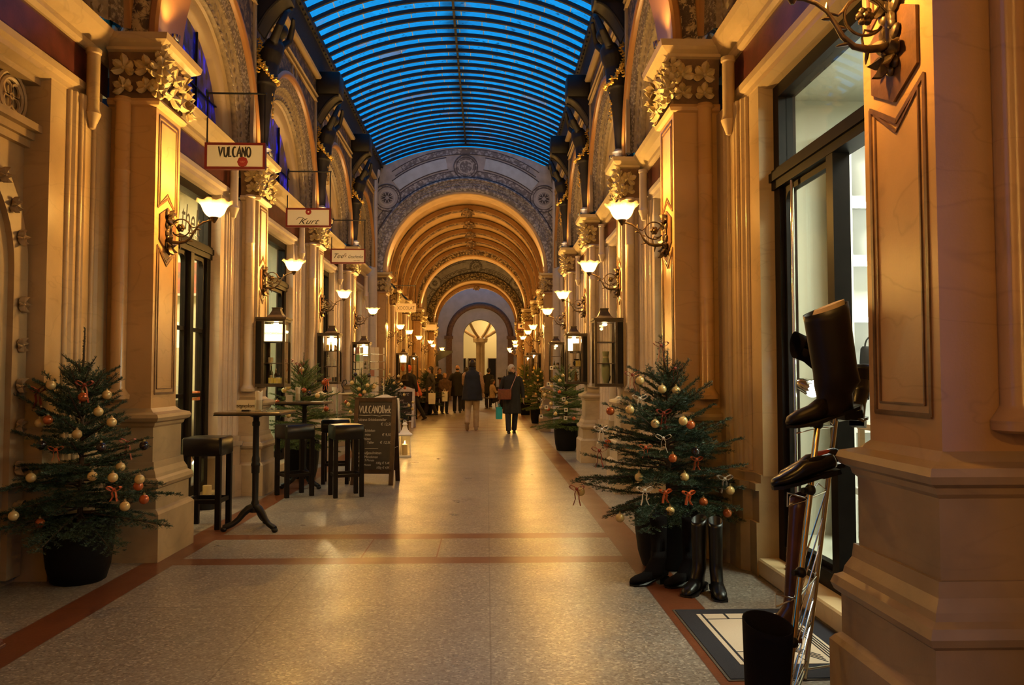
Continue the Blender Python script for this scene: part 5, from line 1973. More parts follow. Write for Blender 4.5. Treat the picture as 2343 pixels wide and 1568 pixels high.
case_item(cases['I'], 'vase', .19, 0, .282, 'orange pot in the small lit showcase far on the left', mat('orange_glaze', (.6, .16, .03), .3), (.06, .2), 'vase')
case_item(cases['J'], 'vase', .19, 0, .282, 'brass pot in the small showcase far on the right', GOLD, (.05, .16), 'vase')

# ------------------------------------------------------------------ bronze figures carrying the roof
def make_statue():
    r = thing('statue', '', 'statue')
    # local: +X into the passage, wall at x=0, base z=0
    m = MB()
    m.tube([(.05, 0, .0), (.055, 0, .20), (.06, 0, .5), (.075, 0, .75), (.09, 0, .88)], [.06, .07, .085, .11, .13], 14)       # tapering drapery
    m.tube([(.09, 0, .84), (.10, 0, .98), (.12, 0, 1.10), (.15, 0, 1.25), (.20, 0, 1.36), (.22, 0, 1.41)], [.135, .125, .115, .14, .11, .05], 14)  # hips to neck
    m.ball((.27, 0, 1.50), (.075, .068, .09), 12, 10, M4=Matrix.Rotation(.35, 3, 'Y'))
    m.tube([(.22, 0, 1.40), (.25, 0, 1.45)], .05, 10)
    for sg in (-1, 1):
        m.tube([(.20, sg * .12, 1.34), (.30, sg * .23, 1.48), (.36, sg * .17, 1.66), (.38, sg * .10, 1.72)], [.055, .045, .035, .025], 10)
        m.ball((.19, sg * .06, 1.24), (.05, .05, .05), 10, 8)
    o = m.build('figure', BRONZE, r)
    md = o.modifiers.new('fuse', 'REMESH')
    md.mode, md.voxel_size = 'VOXEL', .014
    md.use_smooth_shade = True
    g = MB()
    rnd = random.Random(3)
    path = [(.03, -.17, 1.08), (.10, -.16, .98), (.19, -.10, .88), (.22, 0, .84), (.19, .10, .88), (.10, .16, .98), (.03, .17, 1.08)]
    P = [Vector(p) for p in path]
    for i in range(46):
        t = i / 45 * (len(P) - 1)
        k = min(int(t), len(P) - 2)
        p = P[k].lerp(P[k + 1], t - k)
        leaf_cluster(g, p + Vector([rnd.uniform(-.02, .02) for _ in range(3)]), (.8, rnd.uniform(-.5, .5), rnd.uniform(-.3, .5)), (0, 0, 1), .035, 3, i, 200) if i % 2 else g.ball(p, .018, 6, 4)
    for sg in (-1, 1):
        for i in range(12):
            leaf_cluster(g, (.04 + .02 * math.sin(i), sg * (.165 + .012 * math.sin(i * 2)), 1.05 - i * .035 + .28), (.7, sg, 0), (0, 0, 1), .032, 3, i, 200)
    for i in range(12):
        g.ball((.17 + .01 * math.sin(i * 2), .03 * math.sin(i * 1.7), .82 - i * .034), (.014, .02, .02), 6, 4)
    g.build('garland', GOLD, r)
    m = MB()
    m.tube([(.24, -.05, 1.56), (.30, 0, 1.585), (.24, .05, 1.56)], .014, 8)
    m.build('diadem', GOLD, r)
    m = MB()
    m.lathe([(.12, -.06), (.12, -.03), (.09, -.01), (.085, .03), (.10, .05), (.07, .07), (.05, .1)], (.06, 0, 0), 16)
    m.build('plinth', S_CREAM, r)
    # console block above
    m = MB()
    m.box(.0, .38, -.19, .19, 1.88, 2.24, bev=.01)
    rows = []
    for t in np.linspace(0, 1, 9):
        x, z = .38 - .36 * t, 1.88 - .40 * t ** 1.8
        rows.append([(.0, -.15, z), (x, -.15, z), (x, .15, z), (.0, .15, z)])
    m.grid(rows, caps=True, smooth=False)
    for y in (-.155, .155):
        m.tube([(.36 - .35 * t, y, 1.86 - .38 * t ** 1.8) for t in np.linspace(0, 1, 9)], .018, 8)
    m.build('console', BRONZE, r)
    return r


st0 = make_statue()
index_children()
k = 0
for i in (2, 3, 4):
    for s in (-1, 1):
        loc, rz = (XX(s, 2.225), PY[i], 4.06), 0 if s < 0 else PI
        lab = f'dark bronze figure with gilded garland above the {ORDL[i-1]} {SIDE[s]} pillar'
        if k == 0:
            st0.location, st0.rotation_euler = loc, (0, 0, rz)
            st0['label'] = lab
        else:
            copy_tree(st0, loc, rz, lab)
        k += 1
for o in scene.objects:
    if o.name.startswith('statue'):
        o['group'] = 'bronze figures under the roof'
# ------------------------------------------------------------------ spruces in pots
NEEDLE = mat('spruce_needles', (.036, .074, .040), .55, var=.5, vscale=18)
NEEDLE_LIT = mat('lit_spruce_needles', (.125, .19, .042), .55, var=.4, vscale=14)  # needle green brightened in the colour, as if strongly lit
BARK = mat('spruce_bark', (.06, .038, .022), .8, var=.4, vscale=30)
POT = mat('black_planter', (.004, .004, .0045), .6, spec=.15, bump=.15, bscale=120)
SOIL = mat('dark_soil', (.03, .02, .014), .9)
BAUBLE_C = mat('cream_pearl_glass', (.70, .50, .20), .2, metal=.25, coat=.5)
BAUBLE_O = mat('copper_glass', (.52, .12, .025), .14, metal=.45, coat=.5)
BAUBLE_K = mat('black_brown_glass', (.018, .010, .010), .1, coat=.6)
CAPM = mat('bauble_cap_metal', (.6, .45, .2), .3, metal=1.0)
RIB_RED = mat('rust_red_ribbon', (.24, .035, .014), .5)
RIB_OR = mat('orange_ribbon', (.55, .10, .02), .5)
RIB_W = mat('sheer_white_ribbon', (.62, .56, .48), .5)
RIB_G = mat('gold_ribbon', (.6, .45, .16), .4)
TAG_W = mat('white_price_tag', (.62, .60, .52), .6)


def make_spruce(name, z0, z1, radius, seed, whorls=9, per=9, leader=.32, dens=520, nlen=.023, mtl=NEEDLE, asym=None, expo=.72, targets=()):
    """root with trunk and foliage; returns (root, tip list)"""
    rnd = random.Random(seed)
    root = thing('potted_spruce', '', 'christmas tree')
    tw, tr, thick = [], [], []
    tips = []
    zb, zt = z0, z1 - leader
    segs = []                                       # (p, q, needle length factor)
    stems = MB()
    stems.tube([(0, 0, z0 - .12), (.004, 0, z0 + .2), (0, .004, (z0 + zt) / 2), (0, 0, zt), (.006, 0, z1)], [.020, .018, .013, .009, .004], 8)
    segs.append((Vector((0, 0, zt - .1)), Vector((.006, 0, z1)), .8))
    for w in range(whorls):
        f = w / (whorls - 1)
        z = zb + (zt - zb) * f
        n = per if w < whorls - 1 else 5
        L0 = radius * (1 - f) ** expo * 1.02 + .17
        up = math.radians(-6 + 46 * f)
        for k in range(n):
            az = 2 * PI * (k + rnd.uniform(-.25, .25)) / n + w * .7
            L = L0 * rnd.uniform(.62, 1.08)
            if asym:
                L *= 1 + asym * math.cos(az - PI)
            el = up + rnd.uniform(-.20, .16)
            d = Vector((math.cos(az) * math.cos(el), math.sin(az) * math.cos(el), math.sin(el)))
            p = Vector((0, 0, z + rnd.uniform(-.05, .05)))
            pts = [p]
            steps = 7
            dd = d.copy()
            for i in range(steps):
                dd = (dd + Vector((0, 0, .035 - .05 * (1 - f)))).normalized()
                pts.append(pts[-1] + dd * L / steps)
            stems.tube(pts, [.008 - .0055 * i / steps for i in range(steps + 1)], 5)
            tips.append((pts[-1].copy(), f))
            for i in range(1, steps):
                segs.append((pts[i], pts[i + 1], 1.0))
            side = dd.cross(Vector((0, 0, 1))).normalized()
            for i in range(1, steps + 1):
                for sg in (-1, 1):
                    q = pts[i] if i < steps else pts[-1] - dd * L * .04
                    Ls = L * .46 * (1 - (i - 1) / (steps + .5)) * rnd.uniform(.7, 1.05)
                    if Ls < .035:
                        continue
                    sd = (dd * .75 + side * sg * .75 + Vector((0, 0, rnd.uniform(-.16, .12)))).normalized()
                    e = q + sd * Ls
                    e.z -= Ls * .08
                    segs.append((q, e, .95))
                    if Ls > .13:
                        for sg2 in (-1, 1):
                            s2 = sd.cross(Vector((0, 0, 1))).normalized()
                            for tt in (.4, .68):
                                q2 = q.lerp(e, tt)
                                e2 = q2 + (sd * .8 + s2 * sg2 * .7 + Vector((0, 0, rnd.uniform(-.2, .1)))).normalized() * Ls * .38
                                segs.append((q2, e2, .9))
    for tx, ty, tz in targets:                      # single long boughs seen in the photograph
        rr = math.hypot(tx, ty)
        p = Vector((0, 0, max(z0, min(zt, tz - rr * .12))))
        q = Vector((tx, ty, tz + .03))
        d = (q - p)
        L = d.length
        dd = d.normalized()
        pts = [p.lerp(q, i / 6) + Vector((0, 0, -.02 * math.sin(PI * i / 6))) for i in range(7)]
        stems.tube(pts, [.008 - .0055 * i / 6 for i in range(7)], 5)
        tips.append((pts[-1].copy(), .5))
        side = dd.cross(Vector((0, 0, 1))).normalized()
        for i in range(2, 7):
            segs.append((pts[i - 1], pts[i], 1.0))
            for sg in (-1, 1):
                Ls = L * .36 * (1 - (i - 1) / 6.8)
                e = pts[i] - dd * .02 + (dd * .8 + side * sg * .6 + Vector((0, 0, rnd.uniform(-.2, .1)))).normalized() * Ls
                segs.append((pts[i] - dd * .02, e, .95))
    stems.build('trunk', BARK, root)
    root_segs = [(p + q) / 2 for p, q, k in segs] + [q for p, q, k in segs]
    rng = np.random.default_rng(seed)
    V, counts = [], 0
    for p, q, k in segs:
        p_, q_ = np.array(p), np.array(q)
        d = q_ - p_
        L = np.linalg.norm(d)
        n = max(4, int(L * dens))
        d = d / L
        t = rng.random(n)[:, None]
        base = p_ + d * L * t
        a = np.cross(d, [0, 0, 1.0])
        a /= (np.linalg.norm(a) + 1e-6)
        b_ = np.cross(a, d)
        th = rng.uniform(-.5, PI + .5, n)
        rad = (np.cos(th)[:, None] * a + np.sin(th)[:, None] * b_)
        nd = rad * .85 + d * .65
        nd /= np.linalg.norm(nd, axis=1)[:, None]
        ln_ = nlen * k * rng.uniform(.75, 1.15, n)[:, None]
        w = np.cross(nd, rng.normal(size=(n, 3)))
        w /= np.linalg.norm(w, axis=1)[:, None]
        hw = nlen * .075
        tip = base + nd * ln_
        mid = base + nd * ln_ * .5
        V.append(np.stack([base, mid + w * hw, tip, mid - w * hw], 1).reshape(-1, 3))
    V = np.concatenate(V)
    nq = len(V) // 4
    me = bpy.data.meshes.new('needles')
    me.vertices.add(len(V))
    me.vertices.foreach_set('co', V.ravel())
    me.loops.add(nq * 4)
    me.loops.foreach_set('vertex_index', np.arange(nq * 4))
    me.polygons.add(nq)
    me.polygons.foreach_set('loop_start', np.arange(0, nq * 4, 4))
    me.polygons.foreach_set('loop_total', np.full(nq, 4))
    me.update()
    me.validate()
    me.materials.append(mtl)
    o = link('needles', me, root)
    o['kind'] = 'stuff'
    return root, root_segs


def add_pot(root, r, h, rb=.78):
    m = MB()
    m.lathe([(r * rb * .9, 0), (r * rb, .012), (r * (rb + .12), h * .25), (r * .98, h * .6), (r, h * .97), (r * .99, h), (r * .93, h), (r * .92, h - .05)], n=36)
    m.build('planter', POT, root)
    MB().lathe([(r * .93, h - .06), (r * .5, h - .045), (.001, h - .04)], n=24).build('soil', SOIL, root)


def bauble_root(mt, r=.031):
    t = thing('bauble', '', 'bauble')
    MB().ball((0, 0, 0), r, 20, 12).build('ball', mt, t)
    m = MB().lathe([(r * .26, r * .94), (r * .26, r * 1.22), (r * .1, r * 1.25)], n=12)
    m.tube([(r * .1 * math.cos(a), 0, r * 1.36 + r * .14 * math.sin(a)) for a in np.linspace(0, 2 * PI, 9)[:-1]], r * .035, 5, closed=True)
    m.build('hanger_cap', CAPM, t)
    return t


def bow_root(mt, sz=.06, tails=2, drop=1.0):
    t = thing('ribbon_bow', '', 'bow')
    m = MB()

    def strip(pts, w):
        rows = []
        for i, p in enumerate(pts):
            p = Vector(p)
            q = Vector(pts[min(i + 1, len(pts) - 1)]) - Vector(pts[max(i - 1, 0)])
            y = Vector((0, 1, 0))
            nrm = q.cross(y).normalized() * .0009
            ww = w[i] if isinstance(w, list) else w
            rows.append([p + y * ww / 2 + nrm, p - y * ww / 2 + nrm, p - y * ww / 2 - nrm, p + y * ww / 2 - nrm])
        m.grid(rows, close_v=True, caps=True, smooth=True)
    for sg in (-1, 1):
        strip([(0, 0, 0), (sg * sz * .35, 0, sz * .30), (sg * sz * .8, 0, sz * .48), (sg * sz, 0, sz * .28), (sg * sz * .8, 0, sz * .04), (sg * sz * .35, 0, -.01), (0, 0, 0)], [.012, .022, .032, .034, .03, .02, .012])
    m.build('loop', mt, t)
    MB().ball((0, 0, 0), (.012, .014, .012), 8, 6).build('knot', mt, t)
    for sg in ((-1, 1) if tails == 2 else (1,)):
        m = MB()
        strip([(0, 0, 0), (sg * sz * .28, 0, -sz * .5 * drop), (sg * sz * .24, .01, -sz * 1.1 * drop), (sg * sz * .5, .0, -sz * 1.8 * drop)], [.014, .022, .024, .026])
        m.build('tail', mt, t)
    return t


def tree_r(z, z0, z1, R, leader):
    f = min(1, max(0, (z - z0) / (z1 - leader - z0)))
    return R * (1 - f) ** .85 + .12


PROTO = {}
def hang(kind, proto_fn, label, loc, rz, group, scale=1.0):
    if kind not in PROTO:
        o = proto_fn()
        PROTO[kind] = o
        index_children()
        o.location = loc
        o.rotation_euler = (0, 0, rz)
        o.scale = (scale,) * 3
        tag(o, label, None, group)
        return o
    return copy_tree(PROTO[kind], loc, rz, label, group, scale=scale)


FN = {'c': lambda: bauble_root(BAUBLE_C), 'o': lambda: bauble_root(BAUBLE_O), 'k': lambda: bauble_root(BAUBLE_K),
      'r': lambda: bow_root(RIB_RED, .055, 2, 1.2), 'O': lambda: bow_root(RIB_OR, .045, 2, .9), 'w': lambda: bow_root(RIB_W, .055, 2, 1.0), 'g': lambda: bow_root(RIB_G, .055, 2, .9)}
NAMES = {'c': 'cream bauble', 'o': 'copper orange bauble', 'k': 'dark brown bauble', 'r': 'rust red ribbon bow', 'O': 'orange ribbon bow', 'w': 'sheer white ribbon bow', 'g': 'gold ribbon bow'}


def decorate(items, X, Y, z0, z1, R, leader, tree, scale=1.0, root=None, pts=None):
    """items: (kind, px, py) read from the photograph, set on the near face of the crown"""
    rows = []
    for k, px, py in items:
        z = gz(py, Y)
        dx = gx(px, Y) - X
        r = tree_r(z, z0, z1, R, leader)
        dep = math.sqrt(max(r * r - dx * dx, 0)) * .80 + .03
        y = Y - dep
        x, z = gx(px, y), gz(py, y)
        if root is not None:                        # hang it from the nearest twig on the near side
            rz, sc = root.rotation_euler[2], root.scale[0]
            c_, s_ = math.cos(rz) * sc, math.sin(rz) * sc
            best, bd = None, 1e9
            for q in pts:
                wx, wy, wz = X + q.x * c_ - q.y * s_, Y + q.x * s_ + q.y * c_, q.z * sc
                ddx, ddz = VPX + wx * FPX / wy - px, VPY - (wz - EYE) * FPX / wy - (py - 10)
                dist = math.hypot(ddx, ddz) + max(0, wy - (Y - dep * .75)) * 70
                if dist < bd:
                    best, bd = (wx, wy, wz), dist
            if bd < 16:
                y = best[1] - .045
                x, z = gx(px, y), gz(py, y)
            else:
                x, y, z = best[0], best[1] - .035, best[2] - .05
        rows.append((k, x, y, z, px, py))
    xs = [q[4] for q in rows]
    ys_ = [q[5] for q in rows]
    used = {}
    for k, x, y, z, px, py in rows:
        peers = [q for q in rows if q[0] == k]
        order = sorted(peers, key=lambda q: q[5])
        i = [q[4:] for q in order].index((px, py))
        tier = (py - min(ys_)) / max(1, max(ys_) - min(ys_))
        side = (px - min(xs)) / max(1, max(xs) - min(xs))
        vert = 'top' if tier < .25 else 'upper' if tier < .5 else 'lower' if tier < .78 else 'bottom'
        hor = 'left edge' if side < .15 else 'left half' if side < .42 else 'middle' if side < .58 else 'right half' if side < .85 else 'right edge'
        nm = NAMES[k]
        base = f'{nm} on the {tree}, {vert} tier, {hor}'
        used[base] = used.get(base, 0) + 1
        lab = base if used[base] == 1 else f'{base}, {["", "", "second", "third", "fourth", "fifth"][min(5, used[base])]} one'
        hang(k, FN[k], lab, (x, y, z), 0.0 if k in 'cok' else random.uniform(-.4, .4), f'{nm}s on the {tree}', scale)


# left foreground spruce
X, Y = -2.74, 5.5
def reach(items, X, Y, frac=.5):
    return [(gx(px, Y - .05) - X, -.05, gz(py, Y - .05)) for px, py in items]


t1, tips1 = make_spruce('t', .46, 1.70, .50, 21, 10, 9, .30, 560, expo=.72, targets=reach([(8, 1090), (97, 880), (120, 1005), (15, 1135), (365, 1125), (352, 1010), (330, 1150), (290, 905)], -2.74, 5.5))
t1.location = (X, Y, 0)
add_pot(t1, .218, .42)
tag(t1, 'dark spruce with cream and copper baubles in a black planter, left foreground')
decorate([('c', 136, 881), ('c', 260, 903), ('c', 242, 941), ('c', 274, 939), ('c', 113, 966), ('c', 196, 991), ('o', 131, 959), ('o', 207, 908), ('k', 118, 1015), ('k', 250, 1020),
          ('k', 345, 1017), ('c', 97, 1088), ('c', 232, 1085), ('c', 277, 1088), ('o', 335, 1074), ('c', 336, 1092), ('o', 347, 1137), ('c', 305, 1152), ('c', 61, 1172), ('o', 119, 1188),
          ('c', 19, 1143), ('o', 52, 1052), ('c', 303, 1050), ('k', 116, 941)], X, Y, .44, 1.70, .50, .30, 'left foreground spruce', root=t1, pts=tips1)
decorate([('r', 107, 893), ('r', 210, 880), ('O', 150, 1025), ('O', 280, 1115), ('r', 312, 1000)], X, Y, .44, 1.70, .50, .30, 'left foreground spruce', root=t1, pts=tips1)
# right foreground spruce
X, Y = 1.32, 5.80
t2, tips2 = make_spruce('t', .49, 1.56, .54, 8, 10, 9, .20, 560, expo=.70, targets=reach([(1318, 1110), (1385, 935), (1340, 1050), (1372, 985), (1440, 850), (1560, 838), (1675, 1110), (1662, 1090), (1590, 905), (1395, 1180), (1640, 1010), (1515, 780)], 1.32, 5.80))
t2.location = (X, Y, 0)
add_pot(t2, .245, .44)
tag(t2, 'dark spruce with cream baubles and ribbons in a black planter, right foreground')
decorate([('c', 1466, 871), ('c', 1517, 891), ('c', 1549, 894), ('c', 1442, 938), ('o', 1397, 941), ('c', 1500, 970), ('c', 1565, 964), ('o', 1582, 973), ('o', 1540, 1049), ('k', 1593, 1034),
          ('c', 1462, 1092), ('c', 1567, 1092), ('c', 1328, 1124), ('c', 1672, 1123), ('c', 1533, 1169), ('c', 1420, 1180), ('o', 1610, 1149), ('o', 1667, 1152), ('o', 1390, 1015)], X, Y, .47, 1.56, .54, .20, 'right foreground spruce', root=t2, pts=tips2)
decorate([('r', 1448, 858), ('r', 1548, 843), ('r', 1515, 790), ('w', 1465, 912), ('r', 1520, 945), ('w', 1519, 1003), ('O', 1478, 1024), ('r', 1368, 1040), ('O', 1595, 1052), ('w', 1376, 983),
          ('r', 1325, 1095), ('O', 1518, 1136), ('O', 1576, 1130), ('w', 1660, 1096), ('w', 1462, 1125)], X, Y, .47, 1.56, .54, .20, 'right foreground spruce', root=t2, pts=tips2)
# spruce with white tags, right, farther along
X, Y = 1.47, 14.8
t3, tips3 = make_spruce('t', .52, 1.70, .48, 5, 10, 9, .22, 330, .027, NEEDLE_LIT)
t3.location = (X, Y, 0)
add_pot(t3, .225, .50)
tag(t3, 'bright green spruce with white tags in a black planter on the right')
decorate([('c', 1288, 860), ('c', 1281, 871), ('c', 1328, 843), ('o', 1280, 897), ('c', 1262, 883), ('c', 1247, 904), ('o', 1254, 937), ('c', 1271, 947), ('o', 1313, 958), ('c', 1296, 922), ('c', 1238, 934)], X, Y, .5, 1.7, .48, .22, 'tagged right spruce', 1.15, t3, tips3)
decorate([('g', 1258, 897), ('g', 1235, 890), ('w', 1270, 935), ('w', 1218, 932)], X, Y, .5, 1.7, .48, .22, 'tagged right spruce', 1.3, t3, tips3)
for i, (px, py) in enumerate(((1290, 913), (1295, 938), (1294, 957), (1255, 879), (1250, 932), (1238, 953), (1262, 842))):
    y = Y - .42
    tg = thing('price_tag', f'white tag hanging on the bright green right spruce, {["upper middle", "centre", "lower centre", "upper left", "middle left", "lower left", "topmost"][i]}', 'tag', (gx(px, y), y, gz(py, y)), 0, 'white tags on the right spruce')
    MB().box(-.032, .032, -.002, .002, -.035, .035).build('card', TAG_W, tg)
    MB().box(-.014, .014, -.0035, -.002, -.012, .016).build('print', BOXD, tg)
# other spruces
index_children()
t4 = copy_tree(t3, (1.50, 23.4, 0), 1.1, 'dim spruce with gold lights farther along the right wall', scale=1.02)
t5 = copy_tree(t3, (1.42, 28.5, 0), 2.2, 'farthest spruce on the right, behind the woman', scale=1.15)
t6 = copy_tree(t3, (-2.50, 10.95, 0), .6, 'spruce behind the bar tables on the left, with a tall bare leader', scale=1.0)
t7 = copy_tree(t3, (-2.25, 14.4, 0), 1.9, 'spruce in front of the postcard stand', scale=.90)
t8 = copy_tree(t1, (-2.30, 19.0, 0), 2.9, 'dark spruce behind the farther white chalkboard', scale=.92)
t9 = copy_tree(t1, (-2.15, 28.6, 0), .9, 'distant dark spruce with small lights on the left', scale=1.05)
DEC = ((t6, -2.50, 10.95, 'spruce behind the bar tables', [('c', 694, 846), ('c', 664, 886), ('o', 700, 893), ('k', 711, 900), ('o', 745, 875), ('c', 655, 893), ('o', 640, 920), ('o', 750, 935), ('c', 730, 905), ('k', 627, 940), ('c', 665, 950)], .5, 1.7, .48),
       (t7, -2.25, 14.4, 'spruce before the postcards', [('k', 815, 857), ('c', 808, 876), ('c', 857, 886), ('k', 846, 859), ('o', 826, 905), ('c', 843, 882), ('c', 824, 890), ('c', 800, 925), ('o', 795, 920), ('c', 836, 897), ('c', 877, 880), ('c', 805, 943)], .45, 1.53, .45),
       (t8, -2.30, 19.0, 'spruce behind the white chalkboard', [('c', 893, 858), ('c', 913, 861), ('c', 903, 877), ('c', 878, 880), ('o', 940, 890), ('c', 935, 871), ('k', 895, 891), ('c', 948, 909), ('c', 946, 920), ('c', 957, 920), ('c', 958, 929)], .4, 1.56, .46),
       (t4, 1.50, 23.4, 'dim right spruce', [('c', 1220, 852), ('c', 1231, 861), ('c', 1238, 851), ('c', 1214, 884), ('c', 1226, 902), ('c', 1244, 866), ('c', 1231, 870), ('o', 1240, 895), ('c', 1204, 908)], .5, 1.73, .49),
       (t5, 1.42, 28.5, 'farthest right spruce', [('c', 1190, 842), ('c', 1208, 859), ('c', 1198, 872), ('c', 1204, 915), ('c', 1187, 860), ('c', 1212, 845)], .57, 1.95, .55),
       (t9, -2.15, 28.6, 'distant left spruce', [('c', 962, 846), ('c', 972, 846), ('c', 998, 858), ('c', 998, 864), ('c', 985, 880)], .46, 1.78, .52))
for t, X, Y, nm, items, z0, z1, R in DEC:
    decorate(items, X, Y, z0, z1, R, .22, nm, 1.15, t, tips1 if t in (t8, t9) else tips3)
decorate([('r', 665, 828), ('r', 690, 835), ('O', 752, 870), ('O', 748, 880)], -2.5, 10.95, .5, 1.7, .48, .22, 'spruce behind the bar tables', 1.1, t6, tips3)
decorate([('g', 885, 870), ('g', 892, 866)], -2.30, 19.0, .4, 1.56, .46, .22, 'spruce behind the white chalkboard', 1.3, t8, tips1)
decorate([('g', 1236, 890), ('g', 1230, 880)], 1.50, 23.4, .5, 1.73, .49, .22, 'dim right spruce', 1.3, t4, tips3)
# ------------------------------------------------------------------ bar tables and stools
TOP_W = mat('lacquered_table_top', (.11, .075, .04), .2, var=.3, vscale=8)
SEAT_L = mat('black_seat_leather', (.006, .0055, .0055), .3, bump=.1, bscale=200, spec=.4)


def make_table(label, loc):
    r = thing('bar_table', label, 'table', loc, 0, 'bar tables before the delicatessen')
    m = MB()
    m.box(-.29, .29, -.28, .28, 1.035, 1.06, bev=.008)
    m.build('tabletop', TOP_W, r)
    MB().box(-.292, .292, -.282, .282, 1.028, 1.040, bev=.004).build('edge_band', BLACK_IRON, r)
    m = MB()
    m.lathe([(.05, .155), (.052, .19), (.036, .20), (.036, .24), (.028, .26), (.029, .50), (.036, .505), (.036, .56), (.040, .57), (.040, .585), (.033, .60), (.036, .62), (.033, .64), (.028, .66), (.027, .92),
             (.034, .93), (.034, .96), (.027, .97), (.027, 1.0), (.07, 1.02), (.09, 1.03)], n=18)
    m.build('column', BLACK_IRON, r)
    for k in range(3):
        a = math.radians(205 + 120 * k)
        c, s_ = math.cos(a), math.sin(a)
        m = MB()
        pts = [(c * q, s_ * q, z) for q, z in ((.02, .20), (.06, .185), (.10, .15), (.14, .10), (.19, .062), (.24, .045), (.27, .035))]
        m.tube(pts, [.035, .034, .030, .026, .024, .026, .022], 10)
        for q in (.16, .20, .235):
            m.ball((c * q, s_ * q, .075 - (q - .16) * .25), (.016, .016, .014), 8, 5)
        m.ball((c * .265, s_ * .265, .022), (.03, .03, .022), 10, 6)
        m.build('foot', BLACK_IRON, r)
    return r


make_table('square bar table with wooden top on a black cast column, in front', (-2.08, 7.28, 0))
tb2 = make_table('square bar table on a black cast column, behind the stools', (-2.26, 9.98, 0))


def make_stool():
    r = thing('bar_stool', '', 'bar stool', (0, 0, 0), 0, 'black bar stools')
    m = MB()
    m.box(-.178, .178, -.178, .178, .655, .82, bev=.018)
    rows = [[(x, y, .82 + .012 * (1 - (x / .15) ** 2) * (1 - (y / .15) ** 2)) for x in np.linspace(-.15, .15, 7)] for y in np.linspace(-.15, .15, 7)]
    m.grid(rows)
    m.build('seat', SEAT_L, r)
    for sx_ in (-1, 1):
        for sy_ in (-1, 1):
            MB().box(sx_ * .148 - .024, sx_ * .148 + .024, sy_ * .148 - .024, sy_ * .148 + .024, 0, .66, bev=.004).build('leg', WOOD_BLACK, r)
    for q in (-1, 1):
        MB().box(-.124, .124, q * .148 - .013, q * .148 + .013, .23, .265).build('stretcher', WOOD_BLACK, r)
        MB().box(q * .148 - .013, q * .148 + .013, -.124, .124, .23, .265).build('stretcher', WOOD_BLACK, r)
    return r


st = make_stool()
index_children()
for i, (x, y, a, lab) in enumerate(((-2.555, 7.42, .0, 'black leather bar stool standing alone left of the front bar table'),
                                    (-2.22, 9.33, .62, 'black bar stool directly right of the front table column'),
                                    (-1.62, 9.28, .38, 'black bar stool in front of the dark chalkboard'),
                                    (-1.95, 10.42, .12, 'black bar stool partly hidden behind the two others'))):
    if i == 0:
        o = st
        o.location, o.rotation_euler = (x, y, 0), (0, 0, a)
        o['label'] = lab
    else:
        copy_tree(st, (x, y, 0), a, lab)

# ---- things on the tables
CLEAR = glass('drinking_glass', (.92, .92, .88), .03, 1.6)
WHITE_P = mat('white_napkin_paper', (.66, .61, .52), .7)


def table_set(cx, cy, z, which, k):
    g = thing('napkin_glass', f'glass tumbler with rolled white napkins on the {which} bar table', 'glass', (cx, cy, z))
    MB().lathe([(.032, 0), (.036, .10), (.034, .10), (.030, .012), (.001, .012)], n=20).build('tumbler', CLEAR, g)
    m = MB()
    m.grid([[(.028 * q * math.cos(t), .022 * q * math.sin(t), z_ + (.008 * math.cos(3 * t) if z_ > .1 else 0)) for t in np.linspace(0, 2 * PI, 13)[:-1]] for z_, q in ((.014, .9), (.10, 1.0), (.175, 1.25), (.176, 1.0), (.12, .6))], close_v=True, caps=True)
    m.build('napkins', WHITE_P, g)
    return g


z = 1.061
table_set(-2.035, 7.20, z, 'front', 0)
table_set(-2.33, 9.92, z, 'rear', 0)
c = thing('menu_card', 'white folded menu card with mirrored lettering on the front bar table', 'menu card', (-2.17, 7.36, z), -.08)
MB().box(-.115, .115, -.004, .0, 0, .095).build('card_face', mat('white_card', (.60, .54, .42), .6), c)
MB().beam((-.11, .03, .0), (.11, .03, .0), .06, .004).build('card_foot', bpy.data.materials['white_card'], c)
tx = text('lettering', 'moloyagse', .05, SIGN_INK, (-.03, -.0055, .028), (PI / 2, 0, 0), c, sx=-.8)
a = thing('ashtray', 'clear glass ashtray on the front bar table', 'ashtray', (-1.93, 7.22, z))
MB().lathe([(.045, 0), (.05, .03), (.042, .03), (.038, .010), (.001, .010)], n=24).build('dish', CLEAR, a)
p = thing('pen', 'small dark lighter lying on the front bar table', 'lighter', (-2.14, 7.16, z))
MB().box(-.035, .035, -.01, .01, 0, .014, bev=.003).build('case', BLACKG, p)
MB().box(.035, .045, -.008, .008, .001, .013, bev=.002).build('tip', CHROME, p)
c = thing('menu_card', 'small white card standing on the rear bar table', 'menu card', (-2.43, 9.90, z), .3)
MB().box(-.04, .04, -.004, 0, 0, .085).build('card_face', bpy.data.materials['white_card'], c)
MB().box(-.04, .04, -.03, .03, 0, .003).build('card_foot', bpy.data.materials['white_card'], c)
p = thing('paper_sheet', 'white sheet lying flat on the rear bar table', 'paper', (-2.10, 9.95, z), .1)
MB().box(-.07, .07, -.10, .10, 0, .003).build('sheet', WHITE_P, p)

